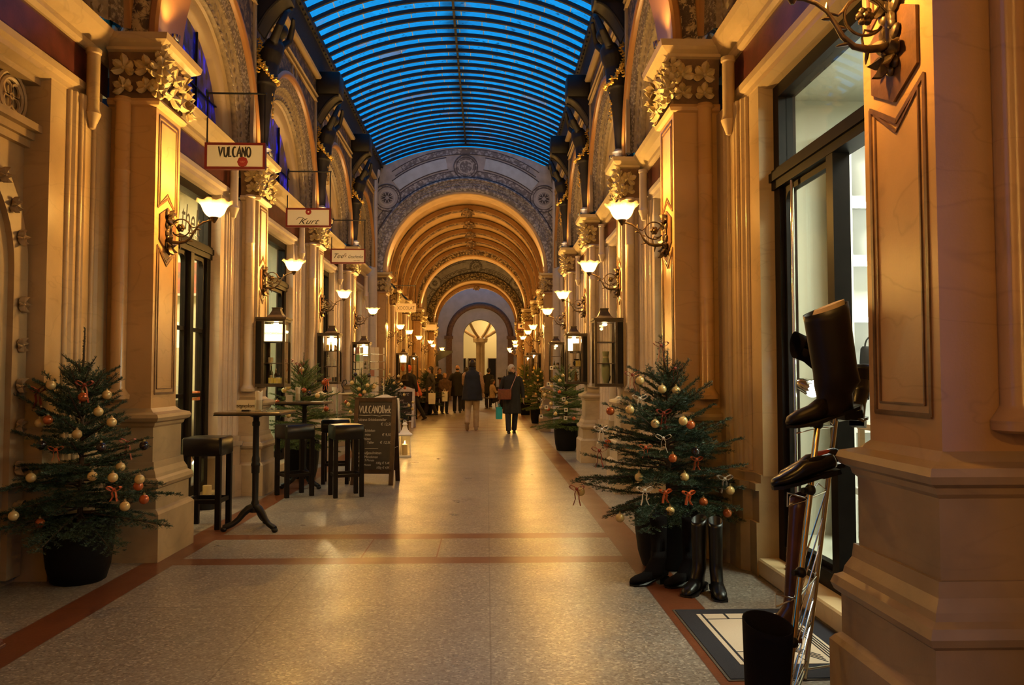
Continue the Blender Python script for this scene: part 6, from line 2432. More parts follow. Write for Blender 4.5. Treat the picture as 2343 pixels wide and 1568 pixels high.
# ---- tea table and ornaments beyond the rear bar table
r = thing('side_table', 'slim metal side table left of the dark chalkboard', 'table', (gx(775, 12.3), 12.3, 0))
MB().box(-.20, .20, -.2, .2, 1.10, 1.118, bev=.004).build('tabletop', S_CREAM, r)
MB().lathe([(.14, 0), (.14, .015), (.02, .03), (.015, .06), (.015, 1.10)], n=14).build('column', CHROME, r)
s_ = thing('wire_ornament', 'curled iron ornament standing on the slim side table', 'ornament', (gx(787, 12.3), 12.3, 1.119))
MB().tube([(.0, 0, .0), (.02, 0, .06), (-.02, 0, .12), (.01, 0, .19), (.05, 0, .20), (.06, 0, .15), (.03, 0, .12)], .007, 8).build('scroll', BLACK_IRON, s_)
MB().lathe([(.03, 0), (.03, .006)], n=12).build('base', BLACK_IRON, s_)
s_ = thing('cup', 'small white cup on the slim side table', 'cup', (gx(766, 12.2), 12.25, 1.119))
MB().lathe([(.025, 0), (.038, .09), (.035, .09), (.022, .006), (.001, .006)], n=16).build('cup_body', PORC, s_)
MB().tube([(.033, 0, .07), (.06, 0, .06), (.055, 0, .03), (.03, 0, .03)], .005, 6).build('handle', PORC, s_)

# ---- postcard stand
r = thing('postcard_stand', 'tall revolving wire stand full of postcards on the left', 'postcard stand', (gx(846, 15.6), 15.6, 0))
MB().lathe([(.22, 0), (.22, .02), (.03, .05), (.02, .1), (.02, 1.95), (.03, 1.97)], n=16).build('pole', CHROME, r)
m = MB()
for a in range(6):
    t = 2 * PI * a / 6
    for z in np.arange(.5, 1.95, .145):
        m.beam((.27 * math.cos(t) - .09 * math.sin(t), .27 * math.sin(t) + .09 * math.cos(t), z), (.27 * math.cos(t) + .09 * math.sin(t), .27 * math.sin(t) - .09 * math.cos(t), z), .012, .006)
        m.beam((0, 0, z), (.27 * math.cos(t), .27 * math.sin(t), z), .006, .006)
m.build('wire_pocket', CHROME, r)
rnd = random.Random(9)
cardm = [mat(f'postcard_print_{i}', c, .5) for i, c in enumerate(((.58, .48, .34), (.50, .40, .28), (.42, .38, .34), (.60, .52, .42), (.30, .12, .08), (.12, .22, .09)))]
kc = 0
for a in range(6):
    t = 2 * PI * a / 6
    if math.sin(t) > .5:
        continue
    for z in np.arange(.5, 1.9, .145):
        for off in (-.045, .045):
            kc += 1
            o = thing('postcard', 'postcard in a wire pocket of the tall revolving stand', 'postcard', (r.location[0] + .285 * math.cos(t) - off * math.sin(t), r.location[1] + .285 * math.sin(t) + off * math.cos(t), z + .06), t, 'postcards on the revolving stand')
            MB().box(-.003, .003, -.040, .040, -.055, .068).build('print', cardm[rnd.choice([0, 0, 1, 2, 3, 3, 4, 5])], o)

# ------------------------------------------------------------------ chalkboards
BOARD = mat('chalkboard_slate', (.022, .017, .015), .6, var=.3, vscale=8)
CHALK = mat('chalk_white', (.50, .47, .43), .9)
FRAME_D = mat('dark_oak_frame', (.05, .024, .013), .42, var=.4, vscale=10)
FRAME_W = mat('white_painted_frame', (.80, .78, .76), .5, var=.1, vscale=15)


def a_board(label, X, Y, rz, w, h, spread, fm, crest, zlow, group=None):
    """folding pavement sign facing -Y: frame, slate, rear legs, stay"""
    r = thing('chalkboard', label, 'chalkboard', (X, Y, 0), rz)
    k = spread / h
    f = lambda x, z, off=0.0: (x, k * z + off, z)             # front leaf leans back
    m = MB()
    t = .055
    m.beam(f(-w / 2 + t / 2, 0), f(-w / 2 + t / 2, h), .035, t, up=(1, 0, 0))
    m.beam(f(w / 2 - t / 2, 0), f(w / 2 - t / 2, h), .035, t, up=(1, 0, 0))
    m.beam(f(-w / 2, h - t / 2), f(w / 2, h - t / 2), .035, t, up=(0, 0, 1))
    m.beam(f(-w / 2 + .02, zlow), f(w / 2 - .02, zlow), .035, t, up=(0, 0, 1))
    if crest:
        m.prism([(-w / 2, h - .01), (w / 2, h - .01), (w / 2, h + .015), (w * .38, h + .025), (w * .25, h + .05), (w * .1, h + .075), (0, h + .082), (-w * .1, h + .075), (-w * .25, h + .05), (-w * .38, h + .025), (-w / 2, h + .015)],
                lambda u, v, q: (u, k * v + q, v), -.017, .017)
        for x in (-.11, -.07, -.035, 0, .035, .07, .11):
            m.ball((x * w / .5, k * h - .02, h + .03 - abs(x) * .12), (.022, .006, .011), 8, 5)
        m.beam(f(-w / 2 + .03, .18), f(w / 2 - .03, .18), .03, .035, up=(0, 0, 1))
    m.build('front_frame', fm, r)
    MB().prism([(-w / 2 + t * .8, zlow + t * .3), (w / 2 - t * .8, zlow + t * .3), (w / 2 - t * .8, h - t * .8), (-w / 2 + t * .8, h - t * .8)], lambda u, v, q: (u, k * v + q, v), -.004, .010).build('slate', BOARD, r)
    m = MB()
    g = lambda x, z: (x, spread * 2 - k * z + .02, z)
    m.beam(g(-w / 2 + t / 2, 0), g(-w / 2 + t / 2, h - .03), .03, t, up=(1, 0, 0))
    m.beam(g(w / 2 - t / 2, 0), g(w / 2 - t / 2, h - .03), .03, t, up=(1, 0, 0))
    m.beam(g(-w / 2, zlow), g(w / 2, zlow), .03, t)
    m.build('rear_frame', fm, r)
    MB().prism([(-w / 2 + t * .8, zlow), (w / 2 - t * .8, zlow), (w / 2 - t * .8, h - t), (-w / 2 + t * .8, h - t)], lambda u, v, q: (u, spread * 2 - k * v + q + .02, v), -.006, .006).build('rear_slate', BOARD, r)
    m = MB()
    for x in (-w / 2 + .01, w / 2 - .01):
        m.beam(f(x, h * .42), g(x, h * .42), .012, .006)
    m.build('stay', CHROME, r)
    tilt = math.atan(k)
    def line(s, x, z, size, al='LEFT', sh=.12, sx=.9):
        p = f(x, z, -.006)
        text('chalk_lettering', s, size, CHALK, p, (PI / 2 - tilt, 0, 0), r, al, .0008, sh, sx)
    return r, line, f, tilt


r, line, f, tilt = a_board('dark wooden menu chalkboard with white handwriting behind the stools', gx(854, 10.15), 10.15, -.08, .54, 1.10, .22, FRAME_D, False, .17)
strokes('chalk_lettering', [GL[c] for c in 'VULCANO'] + [GL[c] for c in 'thek'], .092, CHALK, f(.0, .90, -.008), (PI / 2 - tilt, 0, 0), r, .0055, .075)
m = MB()
m.tube([f(-.21, .875, -.008), f(-.13, .868, -.008), (f(-.04, .874, -.008)), f(.06, .862, -.008), f(.13, .872, -.008), f(.20, .866, -.008)], .004, 6)
m.tube([f(-.11, .455, -.008), f(.06, .455, -.008)], .003, 6)
m.tube([f(-.235, .29, -.008), f(-.12, .29, -.008)], .003, 6)
m.tube([f(-.235, .235, -.008), f(-.12, .235, -.008)], .003, 6)
m.build('chalk_rule', CHALK, r)
for s_, x, z, sz, al in (('Vulcano Schinkenteller', -.235, .800, .052, 'LEFT'), ('€ 12,50', .22, .745, .050, 'RIGHT'), ('Roher Schinken', -.235, .665, .048, 'LEFT'), ('mit Gemüse', -.22, .615, .044, 'LEFT'), ('€ 9,50', .22, .612, .050, 'RIGHT'),
                         ('Spezialitäten', -.235, .56, .048, 'LEFT'), ('Teller', -.09, .515, .048, 'LEFT'), ('€ 12,50', .22, .515, .050, 'RIGHT'), ('Frisch aufgeschnitten', -.235, .385, .050, 'LEFT'), ('zum Mitnehmen', -.19, .335, .048, 'LEFT'),
                         ('Vulcano 15 Monate', -.235, .297, .040, 'LEFT'), ('100g € 5,40', .22, .262, .042, 'RIGHT'), ('Vulcano 8 Monate', -.235, .240, .036, 'LEFT'), ('100g € 4,90', .22, .206, .040, 'RIGHT')):
    line(s_, x, z, sz, al, .15, .80 if al == 'LEFT' else .9)
r, line, f, tilt = a_board('white carved frame chalkboard half hidden behind the dark menu board', gx(876, 13.6), 13.6, -.10, .50, .98, .20, FRAME_W, True, .36)
line('€ 10', .02, .62, .06)
line('20', .10, .48, .06)
r, line, f, tilt = a_board('farther white carved frame chalkboard with chalk script, beside the small lanterns', gx(925, 21.4), 21.4, -.08, .52, 1.02, .20, FRAME_W, True, .34)
line('Kurt', -.17, .86, .13, 'LEFT', .3, 1.1)
line('Ganz', -.20, .71, .09)
line('frisch', -.05, .63, .08)
line('Schokolade', -.20, .54, .08, 'LEFT', .2, .8)
line('Tee', -.18, .46, .08)
line('€ 3,60', .0, .38, .07)

# ------------------------------------------------------------------ lanterns
LANT_W = mat('white_lantern_metal', (.78, .75, .70), .45)
WAX = mat('candle_wax', (.75, .60, .36), .5)
FLAME = glow('candle_flame', (1.0, .62, .22), 30.0)
LANT_G = glass('lantern_glass', (.95, .93, .86), .03, .6)


def lantern(label, X, Y, z, W, H, metal, body, rz=0.0, watts=3.0):
    r = thing('lantern', label, 'lantern', (X, Y, z), rz)
    hb = H * .60
    a = W / 2
    m = MB().box(-a, a, -a, a, 0, H * .045, bev=.004)
    for x in (-1, 1):
        for y in (-1, 1):
            m.box(x * a * .86 - W * .03, x * a * .86 + W * .03, y * a * .86 - W * .03, y * a * .86 + W * .03, 0, hb)
    m.box(-a, a, -a, a, hb - .012, hb)
    m.build('cage', body, r)
    for q in (-1, 1):
        MB().box(-a * .8, a * .8, q * a * .84 - .001, q * a * .84 + .001, H * .045, hb - .012).build('pane', LANT_G, r)
        MB().box(q * a * .84 - .001, q * a * .84 + .001, -a * .8, a * .8, H * .045, hb - .012).build('pane', LANT_G, r)
    m = MB()
    rows = []
    for q, zz in ((1.16, hb), (1.16, hb + .012), (.80, hb + H * .06), (.52, hb + H * .13), (.36, hb + H * .20), (.34, hb + H * .22)):
        rows.append([(x * a * q, y * a * q, zz) for x, y in ((-1, -1), (1, -1), (1, 1), (-1, 1))])
    m.grid(rows, close_v=True, caps=True, smooth=False)
    m.lathe([(a * .30, hb + H * .22), (a * .30, hb + H * .27), (a * .42, hb + H * .28), (a * .3, hb + H * .33), (a * .1, hb + H * .35)], n=14)
    m.tube([(a * .22 * math.cos(t), 0, hb + H * .37 + a * .22 * math.sin(t)) for t in np.linspace(0, 2 * PI, 13)[:-1]], a * .04, 6, closed=True)
    m.build('roof', metal, r)
    c = MB().lathe([(a * .42, H * .045), (a * .42, H * .34), (a * .34, H * .345), (.001, H * .335)], n=16).build('candle', WAX, r)
    MB().lathe([(.001, H * .345), (a * .10, H * .37), (a * .08, H * .39), (.001, H * .43)], n=10).build('flame', FLAME, c)
    if watts:
        point_light('candle_light', (0, 0, H * .40), watts, (1, .55, .18), .01, r)
    return r


lantern('tall white lantern with burning candle on the floor beside the chalkboards', gx(928, 13.75), 13.75, 0, .22, .62, LANT_W, LANT_W, .1, 7)
lantern('small dark lantern glowing in front of the farther white chalkboard', gx(928, 20.6), 20.6, 0, .17, .40, BLACK_IRON, BLACK_IRON, .3, 5)
r = thing('lantern', 'glass cylinder lantern with candle behind the lone bar stool', 'lantern', (-2.90, 8.42, 0))
MB().lathe([(.10, 0), (.10, .12), (.085, .13)], n=18).build('base', BLACK_IRON, r)
MB().lathe([(.085, .13), (.085, .52), (.08, .52), (.08, .14)], n=20).build('cylinder', LANT_G, r)
MB().lathe([(.045, .13), (.045, .24), (.001, .235)], n=14).build('candle', WAX, r)
# dark oblong case and stone sill items by the second bay doorway
r = thing('wall_awning', 'black projecting sign board low on the distant left gate pier', 'sign', (gx(1003, 40), 40.0, 2.15))
MB().prism([(0, 0), (.72, .42), (.72, .52), (0, .52), (-.1, .52), (-.1, -.28), (.02, -.28)], lambda u, v, w: (u, w, v), -.03, .03).build('board', BLACK_IRON, r)
MB().box(-.14, -.1, -.05, .05, -.3, .54).build('bracket', OLD_BRASS, r)
# leather chair corner at the lower left edge
r = thing('low_seat', 'dark brown wooden low seat corner cut by the left picture edge', 'seat', (-2.34, 3.78, 0))
LEATH_BR = mat('reddish_brown_wood', (.10, .030, .018), .45, var=.3)
MB().tube([(-.28, -.14, .13), (.06, -.14, .13), (.115, -.13, .125), (.10, -.06, .125), (.05, .10, .125), (-.28, .12, .125)], .013, 8).build('rail', LEATH_BR, r)
MB().box(-.28, .08, -.12, .10, .10, .118, bev=.004).build('seat_board', LEATH_BR, r)
MB().tube([(.10, -.12, .125), (.03, -.10, .0)], .014, 8).build('leg', LEATH_BR, r)
MB().tube([(.05, .10, .125), (.0, .08, .0)], .014, 8).build('leg', LEATH_BR, r)
MB().tube([(-.24, -.12, .125), (-.24, -.12, .0)], .014, 8).build('leg', LEATH_BR, r)
MB().tube([(-.14, .02, .12), (-.11, .03, .17), (-.10, .04, .22)], [.03, .035, .028], 8).build('post', BLACK_IRON, r)

# ---- delicatessen interior seen through the glazed door
r = thing('counter', 'wooden counter inside the delicatessen', 'counter', (XX(-1, 3.15), 9.0, .12))
MB().box(-.5, .22, -.35, .35, 0, .95, bev=.01).build('body', WOOD_BROWN, r)
MB().box(-.53, .25, -.38, .38, .95, .99, bev=.006).build('worktop', TOP_W, r)
r = thing('table_lamp', 'tall lamp with cream shade inside the delicatessen', 'lamp', (gx(407, 9.0), 8.85, 1.111))
MB().lathe([(.07, 0), (.07, .02), (.012, .03), (.012, .62)], n=14).build('stand', BLACK_IRON, r)
MB().lathe([(.12, .58), (.10, .86), (.098, .86), (.118, .58)], n=20).build('lamp_shade', glow('lit_cream_shade', (1.0, .78, .38), 2.2), r)
r = thing('picture', 'red poster on the delicatessen wall behind the door', 'poster', (gx(415, 9.4), 9.44, 2.32))
MB().box(-.25, .25, -.01, .01, 0, .42).build('frame', WHITE_P, r)
MB().box(-.22, .22, -.014, -.01, .03, .39).build('print', mat('red_poster_print', (.5, .10, .06), .5, col2=(.25, .15, .1), var=.4, vscale=6), r)
for i, (px, w, h, mt, lab) in enumerate(((418, .05, .16, WHITE_P, 'white paper bag on the delicatessen counter'), (452, .06, .10, mat('orange_carton', (.5, .14, .04), .5), 'orange carton on the delicatessen counter'))):
    r = thing('carton', lab, 'box', (gx(px, 8.78), 8.78, 1.112))
    MB().box(-w, w, -w * .7, w * .7, 0, h, bev=.004).build('body', mt, r)
    MB().box(-w * .8, w * .8, -w * .72, -w * .7, h * .3, h * .7).build('paper_label', PAPER, r)
for i, (px, lab) in enumerate(((416, 'basket wrapped in shiny foil low behind the door, left pane'), (453, 'basket wrapped in shiny foil low behind the door, right pane'))):
    yy = 8.55 if i == 0 else 8.62
    r = thing('gift_basket', lab, 'gift basket', (gx(px, yy) - .05, yy, .12))
    MB().lathe([(.07, 0), (.10, .10), (.095, .10), (.06, .01)], n=14).build('basket', WOOD_BROWN, r)
    m = MB()
    m.lathe([(.09, .08), (.11, .18), (.08, .34), (.02, .44), (.06, .52)], n=14, wave=lambda q, z, a: (q * (1 + .15 * math.sin(5 * a + z * 9)), z))
    m.build('foil_wrap', CHROME, r)
# ------------------------------------------------------------------ people
SKIN = mat('skin_tone', (.46, .25, .155), .5, var=.08, vscale=12)
HAIR_G = mat('short_grey_hair', (.50, .44, .38), .6, var=.2, vscale=14)
HAIR_D = mat('dark_brown_hair', (.020, .013, .010), .5, var=.4, vscale=60)
HAIR_B = mat('fair_hair', (.34, .20, .07), .5, var=.4, vscale=60)
NAVY_C = mat('navy_wool', (.012, .014, .024), .85, var=.3, vscale=8)
BLACK_C = mat('black_wool', (.010, .009, .010), .85, var=.3, vscale=8)
BEIGE_T = mat('beige_trousers_cloth', (.46, .34, .21), .85, var=.12, vscale=8)
TAN_C = mat('tan_knit', (.40, .22, .09), .85, var=.2, vscale=30)
DENIM = mat('dark_denim', (.014, .017, .026), .8, var=.3, vscale=30)
BROWN_C = mat('brown_jacket_cloth', (.085, .045, .025), .85, var=.3, vscale=15)
ORANGE_C = mat('orange_jacket_cloth', (.50, .085, .03), .75, var=.2, vscale=15)
GREY_C = mat('dark_grey_coat_cloth', (.035, .032, .028), .85, var=.3, vscale=12)
CREAM_C = mat('cream_jumper_cloth', (.38, .27, .18), .85, var=.2, vscale=20)
SHOE_B = mat('black_shoe_leather', (.010, .009, .009), .4)
SHOE_T = mat('pale_tan_shoe', (.36, .25, .16), .6)
LEATHER_R = mat('red_brown_bag_leather', (.16, .035, .018), .28, var=.3, vscale=25)
TURQ = mat('turquoise_gift_paper', (.015, .36, .44), .5)
EYE_M = mat('dark_eye', (.01, .008, .008), .2)
WHITE_BAG = mat('white_carrier_paper', (.72, .70, .62), .6)


def fuse(o, vox):
    md = o.modifiers.new('fuse', 'REMESH')
    md.mode, md.voxel_size, md.use_smooth_shade = 'VOXEL', vox, True
    sm = o.modifiers.new('soften', 'SMOOTH')
    sm.factor, sm.iterations = .5, 3


def loft(m, rows, n=18, fold=0.0):
    """stack of ellipses (cx, cy, z, rx, ry)"""
    zmax = max(r_[2] for r_ in rows)
    zmin = min(r_[2] for r_ in rows)
    R = []
    for cx, cy, z, rx, ry in rows:
        g = 1 + 0 * z
        a_ = fold * max(0, 1 - (z - zmin) / (.55 * (zmax - zmin)))
        R.append([(cx + rx * (1 + a_ * math.sin(5 * 2 * PI * k / n + .7)) * math.cos(2 * PI * k / n), cy + ry * (1 + a_ * math.sin(7 * 2 * PI * k / n)) * math.sin(2 * PI * k / n), z) for k in range(n)])
    m.grid(R, close_v=True, caps=True)


def hand(m, wrist, d, side, k=1.0):
    """relaxed hand: palm, four curled fingers of unequal length, thumb from the side of the palm"""
    w, d = Vector(wrist), Vector(d).normalized()
    fwd = Vector((0, -1, 0))
    s = d.cross(fwd).normalized()
    f = s.cross(d).normalized()
    m.ball(w + d * .05 * k, (.016 * k, .040 * k, .050 * k), 10, 8, M4=Matrix((s, f, d)).transposed())
    for i, L in enumerate((.066, .076, .072, .056)):
        b_ = w + d * .085 * k + f * (-.03 + .02 * i) * -1 * k
        p1 = b_ + d * L * .5 * k + s * side * .004
        p2 = b_ + d * L * .9 * k + s * side * .022 * k
        m.tube([b_ - d * .02, b_, p1, p2], [.010 * k, .0098 * k, .009 * k, .007 * k], 6)
    b_ = w + d * .03 * k + f * .036 * k
    m.tube([b_, b_ + (d * .03 + f * .022) * k, b_ + (d * .058 + f * .026) * k], [.012 * k, .011 * k, .008 * k], 6)


def person(label, X, Y, rz, H=1.75, legs=None, arms=None, head_turn=0.0, lean=0.0, coat=None, coat_len=.75, coat_w=1.0, sleeves=True, trousers=None, shoes=SHOE_B,
           hair=HAIR_D, hair_style='short', vox=.012, collar=False, sleeve_m=None, foot_pitch=(0, 0), head_dy=0.0):
    k = H / 1.75
    r = thing('person', label, 'person', (X, Y, 0), rz)
    legs = legs or [((-.10, -.02, .49), (-.10, .03, .09)), ((.10, -.02, .49), (.10, .03, .09))]
    arms = arms or [((-.27, .03, 1.15), (-.29, -.04, .90)), ((.27, .03, 1.15), (.29, -.04, .90))]
    V = lambda p: Vector((p[0], p[1] - lean * max(0, p[2] - .95), p[2])) * k
    # ---- continuous body
    m = MB()
    tor = [(0, .0, .88, .145, .105), (0, .0, .98, .15, .105), (0, .005, 1.08, .132, .095), (0, .0, 1.22, .155, .108), (0, .0, 1.34, .172, .110), (0, .01, 1.42, .150, .090), (0, .012, 1.465, .085, .065), (0, .008, 1.50, .055, .056), (0, .0, 1.56, .052, .054)]
    loft(m, [(*(V((a, b_, c))[:3]), d * k, e * k) for a, b_, c, d, e in tor])
    for (kn, an), sx_ in zip(legs, (-1, 1)):
        m.tube([V((sx_ * .085, 0, .92)), V((sx_ * .09, -.01, .72)), V(kn), V(((kn[0] + an[0]) / 2, (kn[1] + an[1]) / 2 + .015, (kn[2] + an[2]) / 2)), V(an)], [.088 * k, .078 * k, .055 * k, .056 * k, .038 * k], 12)
    for (el, wr), sx_ in zip(arms, (-1, 1)):
        m.tube([V((sx_ * .155, .01, 1.41)), V((sx_ * .195, .01, 1.38)), V(el), V(wr)], [.055 * k, .052 * k, .040 * k, .027 * k], 10)
        d = V(wr) - V(el)
        hand(m, V(wr), d, -sx_, k)
    hc = V((0, -.015 + head_dy, 1.635))
    Rz = Matrix.Rotation(head_turn, 3, 'Z')
    hp = lambda x, y, z: hc + Rz @ (Vector((x, y, z)) * k)
    m.ball(hc + Rz @ Vector((0, .012 * k, .018 * k)), (.073 * k, .092 * k, .098 * k), 16, 12, M4=Rz)
    m.ball(hp(0, -.03, -.045), (.054 * k, .062 * k, .068 * k), 14, 10, M4=Rz)
    m.ball(hp(0, -.076, -.085), (.022 * k, .018 * k, .018 * k), 8, 6, M4=Rz)          # chin
    m.tube([hp(0, -.082, .025), hp(0, -.103, -.012), hp(0, -.100, -.026)], [.009 * k, .014 * k, .012 * k], 8)   # nose
    m.ball(hp(0, -.080, -.055), (.024 * k, .010 * k, .009 * k), 8, 6, M4=Rz)          # mouth
    m.ball(hp(0, -.070, .038), (.058 * k, .018 * k, .010 * k), 10, 6, M4=Rz)          # brow
    for sx_ in (-1, 1):
        m.ball(hp(sx_ * .074, .010, -.008), (.010 * k, .018 * k, .028 * k), 8, 6, M4=Rz)
    body = m.build('body', SKIN, r)
    fuse(body, vox * .8)
    e = MB()
    for sx_ in (-1, 1):
        e.ball(hp(sx_ * .030, -.080, .012), .010 * k, 8, 6)
    e.build('eyes', EYE_M, body)
    # ---- hair
    m = MB()
    if hair_style != 'bald':
        m.ball(hc + Rz @ Vector((0, .024 * k, .034 * k)), (.085 * k, .098 * k, .096 * k), 16, 12, M4=Rz)
        if hair_style == 'long':
            m.ball(hp(0, .055, -.05), (.080 * k, .055 * k, .12 * k), 14, 10, M4=Rz)
        if hair_style == 'short':
            m.ball(hp(0, .05, -.02), (.076 * k, .06 * k, .07 * k), 14, 10, M4=Rz)
        for sx_ in (-1, 1):
            m.ball(hp(sx_ * .068, .022, .012), (.018 * k, .035 * k, .045 * k), 8, 6, M4=Rz)
    else:
        m.ball(hp(0, .055, -.035), (.070 * k, .050 * k, .045 * k), 14, 8, M4=Rz)
    h = m.build('hair', hair, r)
    fuse(h, vox * .8)
    # ---- coat
    if coat is not None:
        m = MB()
        z0 = coat_len
        rows = [(0, .0, z0, .205 * coat_w, .155 * coat_w), (0, .0, z0 + .03, .21 * coat_w, .16 * coat_w), (0, .0, (z0 + .98) / 2, .20 * coat_w, .15 * coat_w), (0, .0, 1.0, .192 * coat_w, .142 * coat_w), (0, .0, 1.12, .182 * coat_w, .132 * coat_w),
                (0, .0, 1.26, .202, .140), (0, .0, 1.36, .208, .134), (0, .01, 1.43, .178, .112), (0, .012, 1.475, .11, .09), (0, .01, 1.51, .078, .078)]
        if collar:
            rows += [(0, .0, 1.54, .095, .095), (0, .0, 1.565, .085, .088)]
        loft(m, [(*(V((a, b_, c))[:3]), d * k, e_ * k) for a, b_, c, d, e_ in rows], 36, .07)
        if sleeves:
            for (el, wr), sx_ in zip(arms, (-1, 1)):
                wv = Vector(el).lerp(Vector(wr), .92)
                m.tube([V((sx_ * .14, .01, 1.41)), V((sx_ * .20, .01, 1.37)), V(el), V(wv)], [.078 * k, .074 * k, .062 * k, .046 * k], 12)
        c = m.build('coat', coat, r)
        fuse(c, vox)
    if not sleeves and sleeve_m is not None:
        m = MB()
        for (el, wr), sx_ in zip(arms, (-1, 1)):
            wv = Vector(el).lerp(Vector(wr), .94)
            m.tube([V((sx_ * .15, .01, 1.40)), V((sx_ * .205, .01, 1.36)), V(el), V(wv)], [.060 * k, .058 * k, .052 * k, .042 * k], 12)
        c = m.build('sleeves', sleeve_m, r)
        fuse(c, vox)
    # ---- trousers and shoes
    if trousers is not None:
        m = MB()
        loft(m, [(*(V((a, b_, c))[:3]), d * k, e_ * k) for a, b_, c, d, e_ in ((0, 0, .80, .165, .118), (0, 0, .90, .165, .12), (0, 0, 1.02, .155, .112))])
        for (kn, an), sx_ in zip(legs, (-1, 1)):
            m.tube([V((sx_ * .085, 0, .92)), V((sx_ * .092, -.01, .72)), V(kn), V(((kn[0] + an[0]) / 2, (kn[1] + an[1]) / 2 + .01, (kn[2] + an[2]) / 2)), V((an[0], an[1], an[2] - .02))], [.102 * k, .095 * k, .078 * k, .073 * k, .066 * k], 14)
        t = m.build('trousers', trousers, r)
        fuse(t, vox)
    for (kn, an), pitch in zip(legs, foot_pitch):
        m = MB()
        a = V(an)
        Rx = Matrix.Rotation(pitch, 3, 'X')
        P = lambda x, y, z: a + Rx @ (Vector((x, y, z)) * k)
        rows = []
        for y, hw, z0_, z1_ in ((.075, .022, -.085, -.03), (.06, .036, -.09, .0), (.0, .040, -.09, .02), (-.06, .044, -.09, -.02), (-.13, .046, -.09, -.04), (-.17, .034, -.088, -.05), (-.19, .012, -.083, -.06)):
            rows.append([P(hw * math.cos(2 * PI * q / 12), y, (z0_ + z1_) / 2 + (z1_ - z0_) / 2 * math.sin(2 * PI * q / 12)) for q in range(12)])
        m.grid(rows, close_v=True, caps=True)
        m.build('shoe', shoes, r)
    return r


def paper_bag(label, mt, loc, rz, w, d, h, hand_pt=None):
    b_ = thing('carrier_bag', label, 'bag', loc, rz)
    m = MB()
    m.grid([[(sx_ * w / 2 * q, sy_ * d / 2 * q2, z) for sx_, sy_ in ((-1, -1), (1, -1), (1, 1), (-1, 1))] for z, q, q2 in ((0, .92, 1), (h * .5, 1.0, .9), (h, 1.0, .45))], close_v=True, caps=True, smooth=False)
    m.build('bag_body', mt, b_)
    m = MB()
    for sy_ in (-1, 1):
        m.tube([(-w * .25, sy_ * d * .2, h - .01), (-w * .12, sy_ * d * .1, h + h * .18), (0, 0, h + h * .28), (w * .12, sy_ * d * .1, h + h * .18), (w * .25, sy_ * d * .2, h - .01)], .004, 6)
    m.build('handle', mt, b_)
    return b_


# man walking away
YM = 20.4
person('man seen from behind walking away in long navy coat and beige trousers', gx(1081, YM), YM, PI, 1.80,
       legs=[((-.095, -.10, .50), (-.09, -.06, .09)), ((.11, -.03, .50), (.12, .24, .20))],
       arms=[((-.245, .03, 1.15), (-.26, -.06, .92)), ((.215, -.08, 1.16), (.15, -.27, 1.04))],
       coat=NAVY_C, coat_len=.74, coat_w=1.22, sleeves=False, sleeve_m=TAN_C, trousers=BEIGE_T, shoes=SHOE_T, hair=HAIR_D, hair_style='short', vox=.011, collar=True, foot_pitch=(0, .95))
# woman walking towards the camera
YW = 19.3
XW = gx(1171, YW)
person('grey-haired woman in black knee-length coat and dark jeans walking towards the camera', XW, YW, 0, 1.66,
       legs=[((-.095, -.07, .49), (-.085, -.13, .09)), ((.085, -.02, .49), (.06, .11, .10))],
       arms=[((-.28, .02, 1.15), (-.30, -.07, .90)), ((.27, .05, 1.14), (.29, .02, .88))], head_turn=.62,
       coat=BLACK_C, coat_len=.50, coat_w=1.10, trousers=DENIM, hair=HAIR_G, hair_style='short', vox=.010, collar=True, foot_pitch=(0, .2))
bg = thing('shoulder_bag', 'red-brown leather shoulder bag worn across the black coat', 'bag', (XW - .17, YW - .22, .82))
MB().box(-.17, .15, -.05, .05, 0, .24, bev=.02).build('bag_body', LEATHER_R, bg)
MB().grid([[(x, -.055 - .004 * math.cos(x * 9), z) for z in (.08, .16, .235)] for x in np.linspace(-.17, .15, 7)]).box(-.175, .155, -.056, .056, .225, .250, bev=.01).build('flap', LEATHER_R, bg)
m = MB()
for x in (-.10, .07):
    m.box(x - .012, x + .012, -.066, -.05, .05, .16, bev=.003)
m.build('buckle_strap', LEATHER_R, bg)
m = MB()
m.tube([(.13, -.02, .23), (.18, .02, .36), (.25, .055, .52), (.29, .13, .64), (.27, .24, .68), (.16, .36, .50), (-.05, .40, .26), (-.17, .30, .2), (-.17, .02, .22)], .012, 8, flat=.4)
m.build('strap', mat('pale_red_strap', (.42, .20, .14), .45), bg)
paper_bag('turquoise paper gift bag hanging from the woman\'s hand', TURQ, (gx(1142, YW - .1), YW - .1, gz(959, YW - .1)), .5, .14, .09, .29)

# the group in the distance
person('bald man in black overcoat standing with back turned, in the distant group', gx(1047, 30), 30.0, PI, 1.80, coat=BLACK_C, coat_len=.62, coat_w=1.15, trousers=BLACK_C, hair=HAIR_D, hair_style='bald', vox=.015,
       arms=[((-.27, .03, 1.15), (-.29, -.04, .90)), ((.30, .02, 1.17), (.26, .18, 1.10))])
person('person in brown hooded jacket holding a white bag, in the distant group', gx(1018, 29.5), 29.5, .4, 1.50, coat=BROWN_C, coat_len=.70, coat_w=1.25, trousers=DENIM, hair=HAIR_B, hair_style='long', vox=.015, collar=True,
       arms=[((-.25, -.04, 1.16), (-.10, -.22, .98)), ((.25, -.04, 1.16), (.06, -.22, .97))])
paper_bag('white carrier bag held low by the person in the brown jacket', WHITE_BAG, (gx(1018, 29.1), 29.1, .47), .3, .20, .1, .36)
person('tall dark-haired person in black half hidden by the brown jacket', gx(1006, 30.3), 30.3, .2, 1.70, coat=BLACK_C, coat_len=.55, trousers=BLACK_C, hair=HAIR_D, hair_style='long', vox=.015)
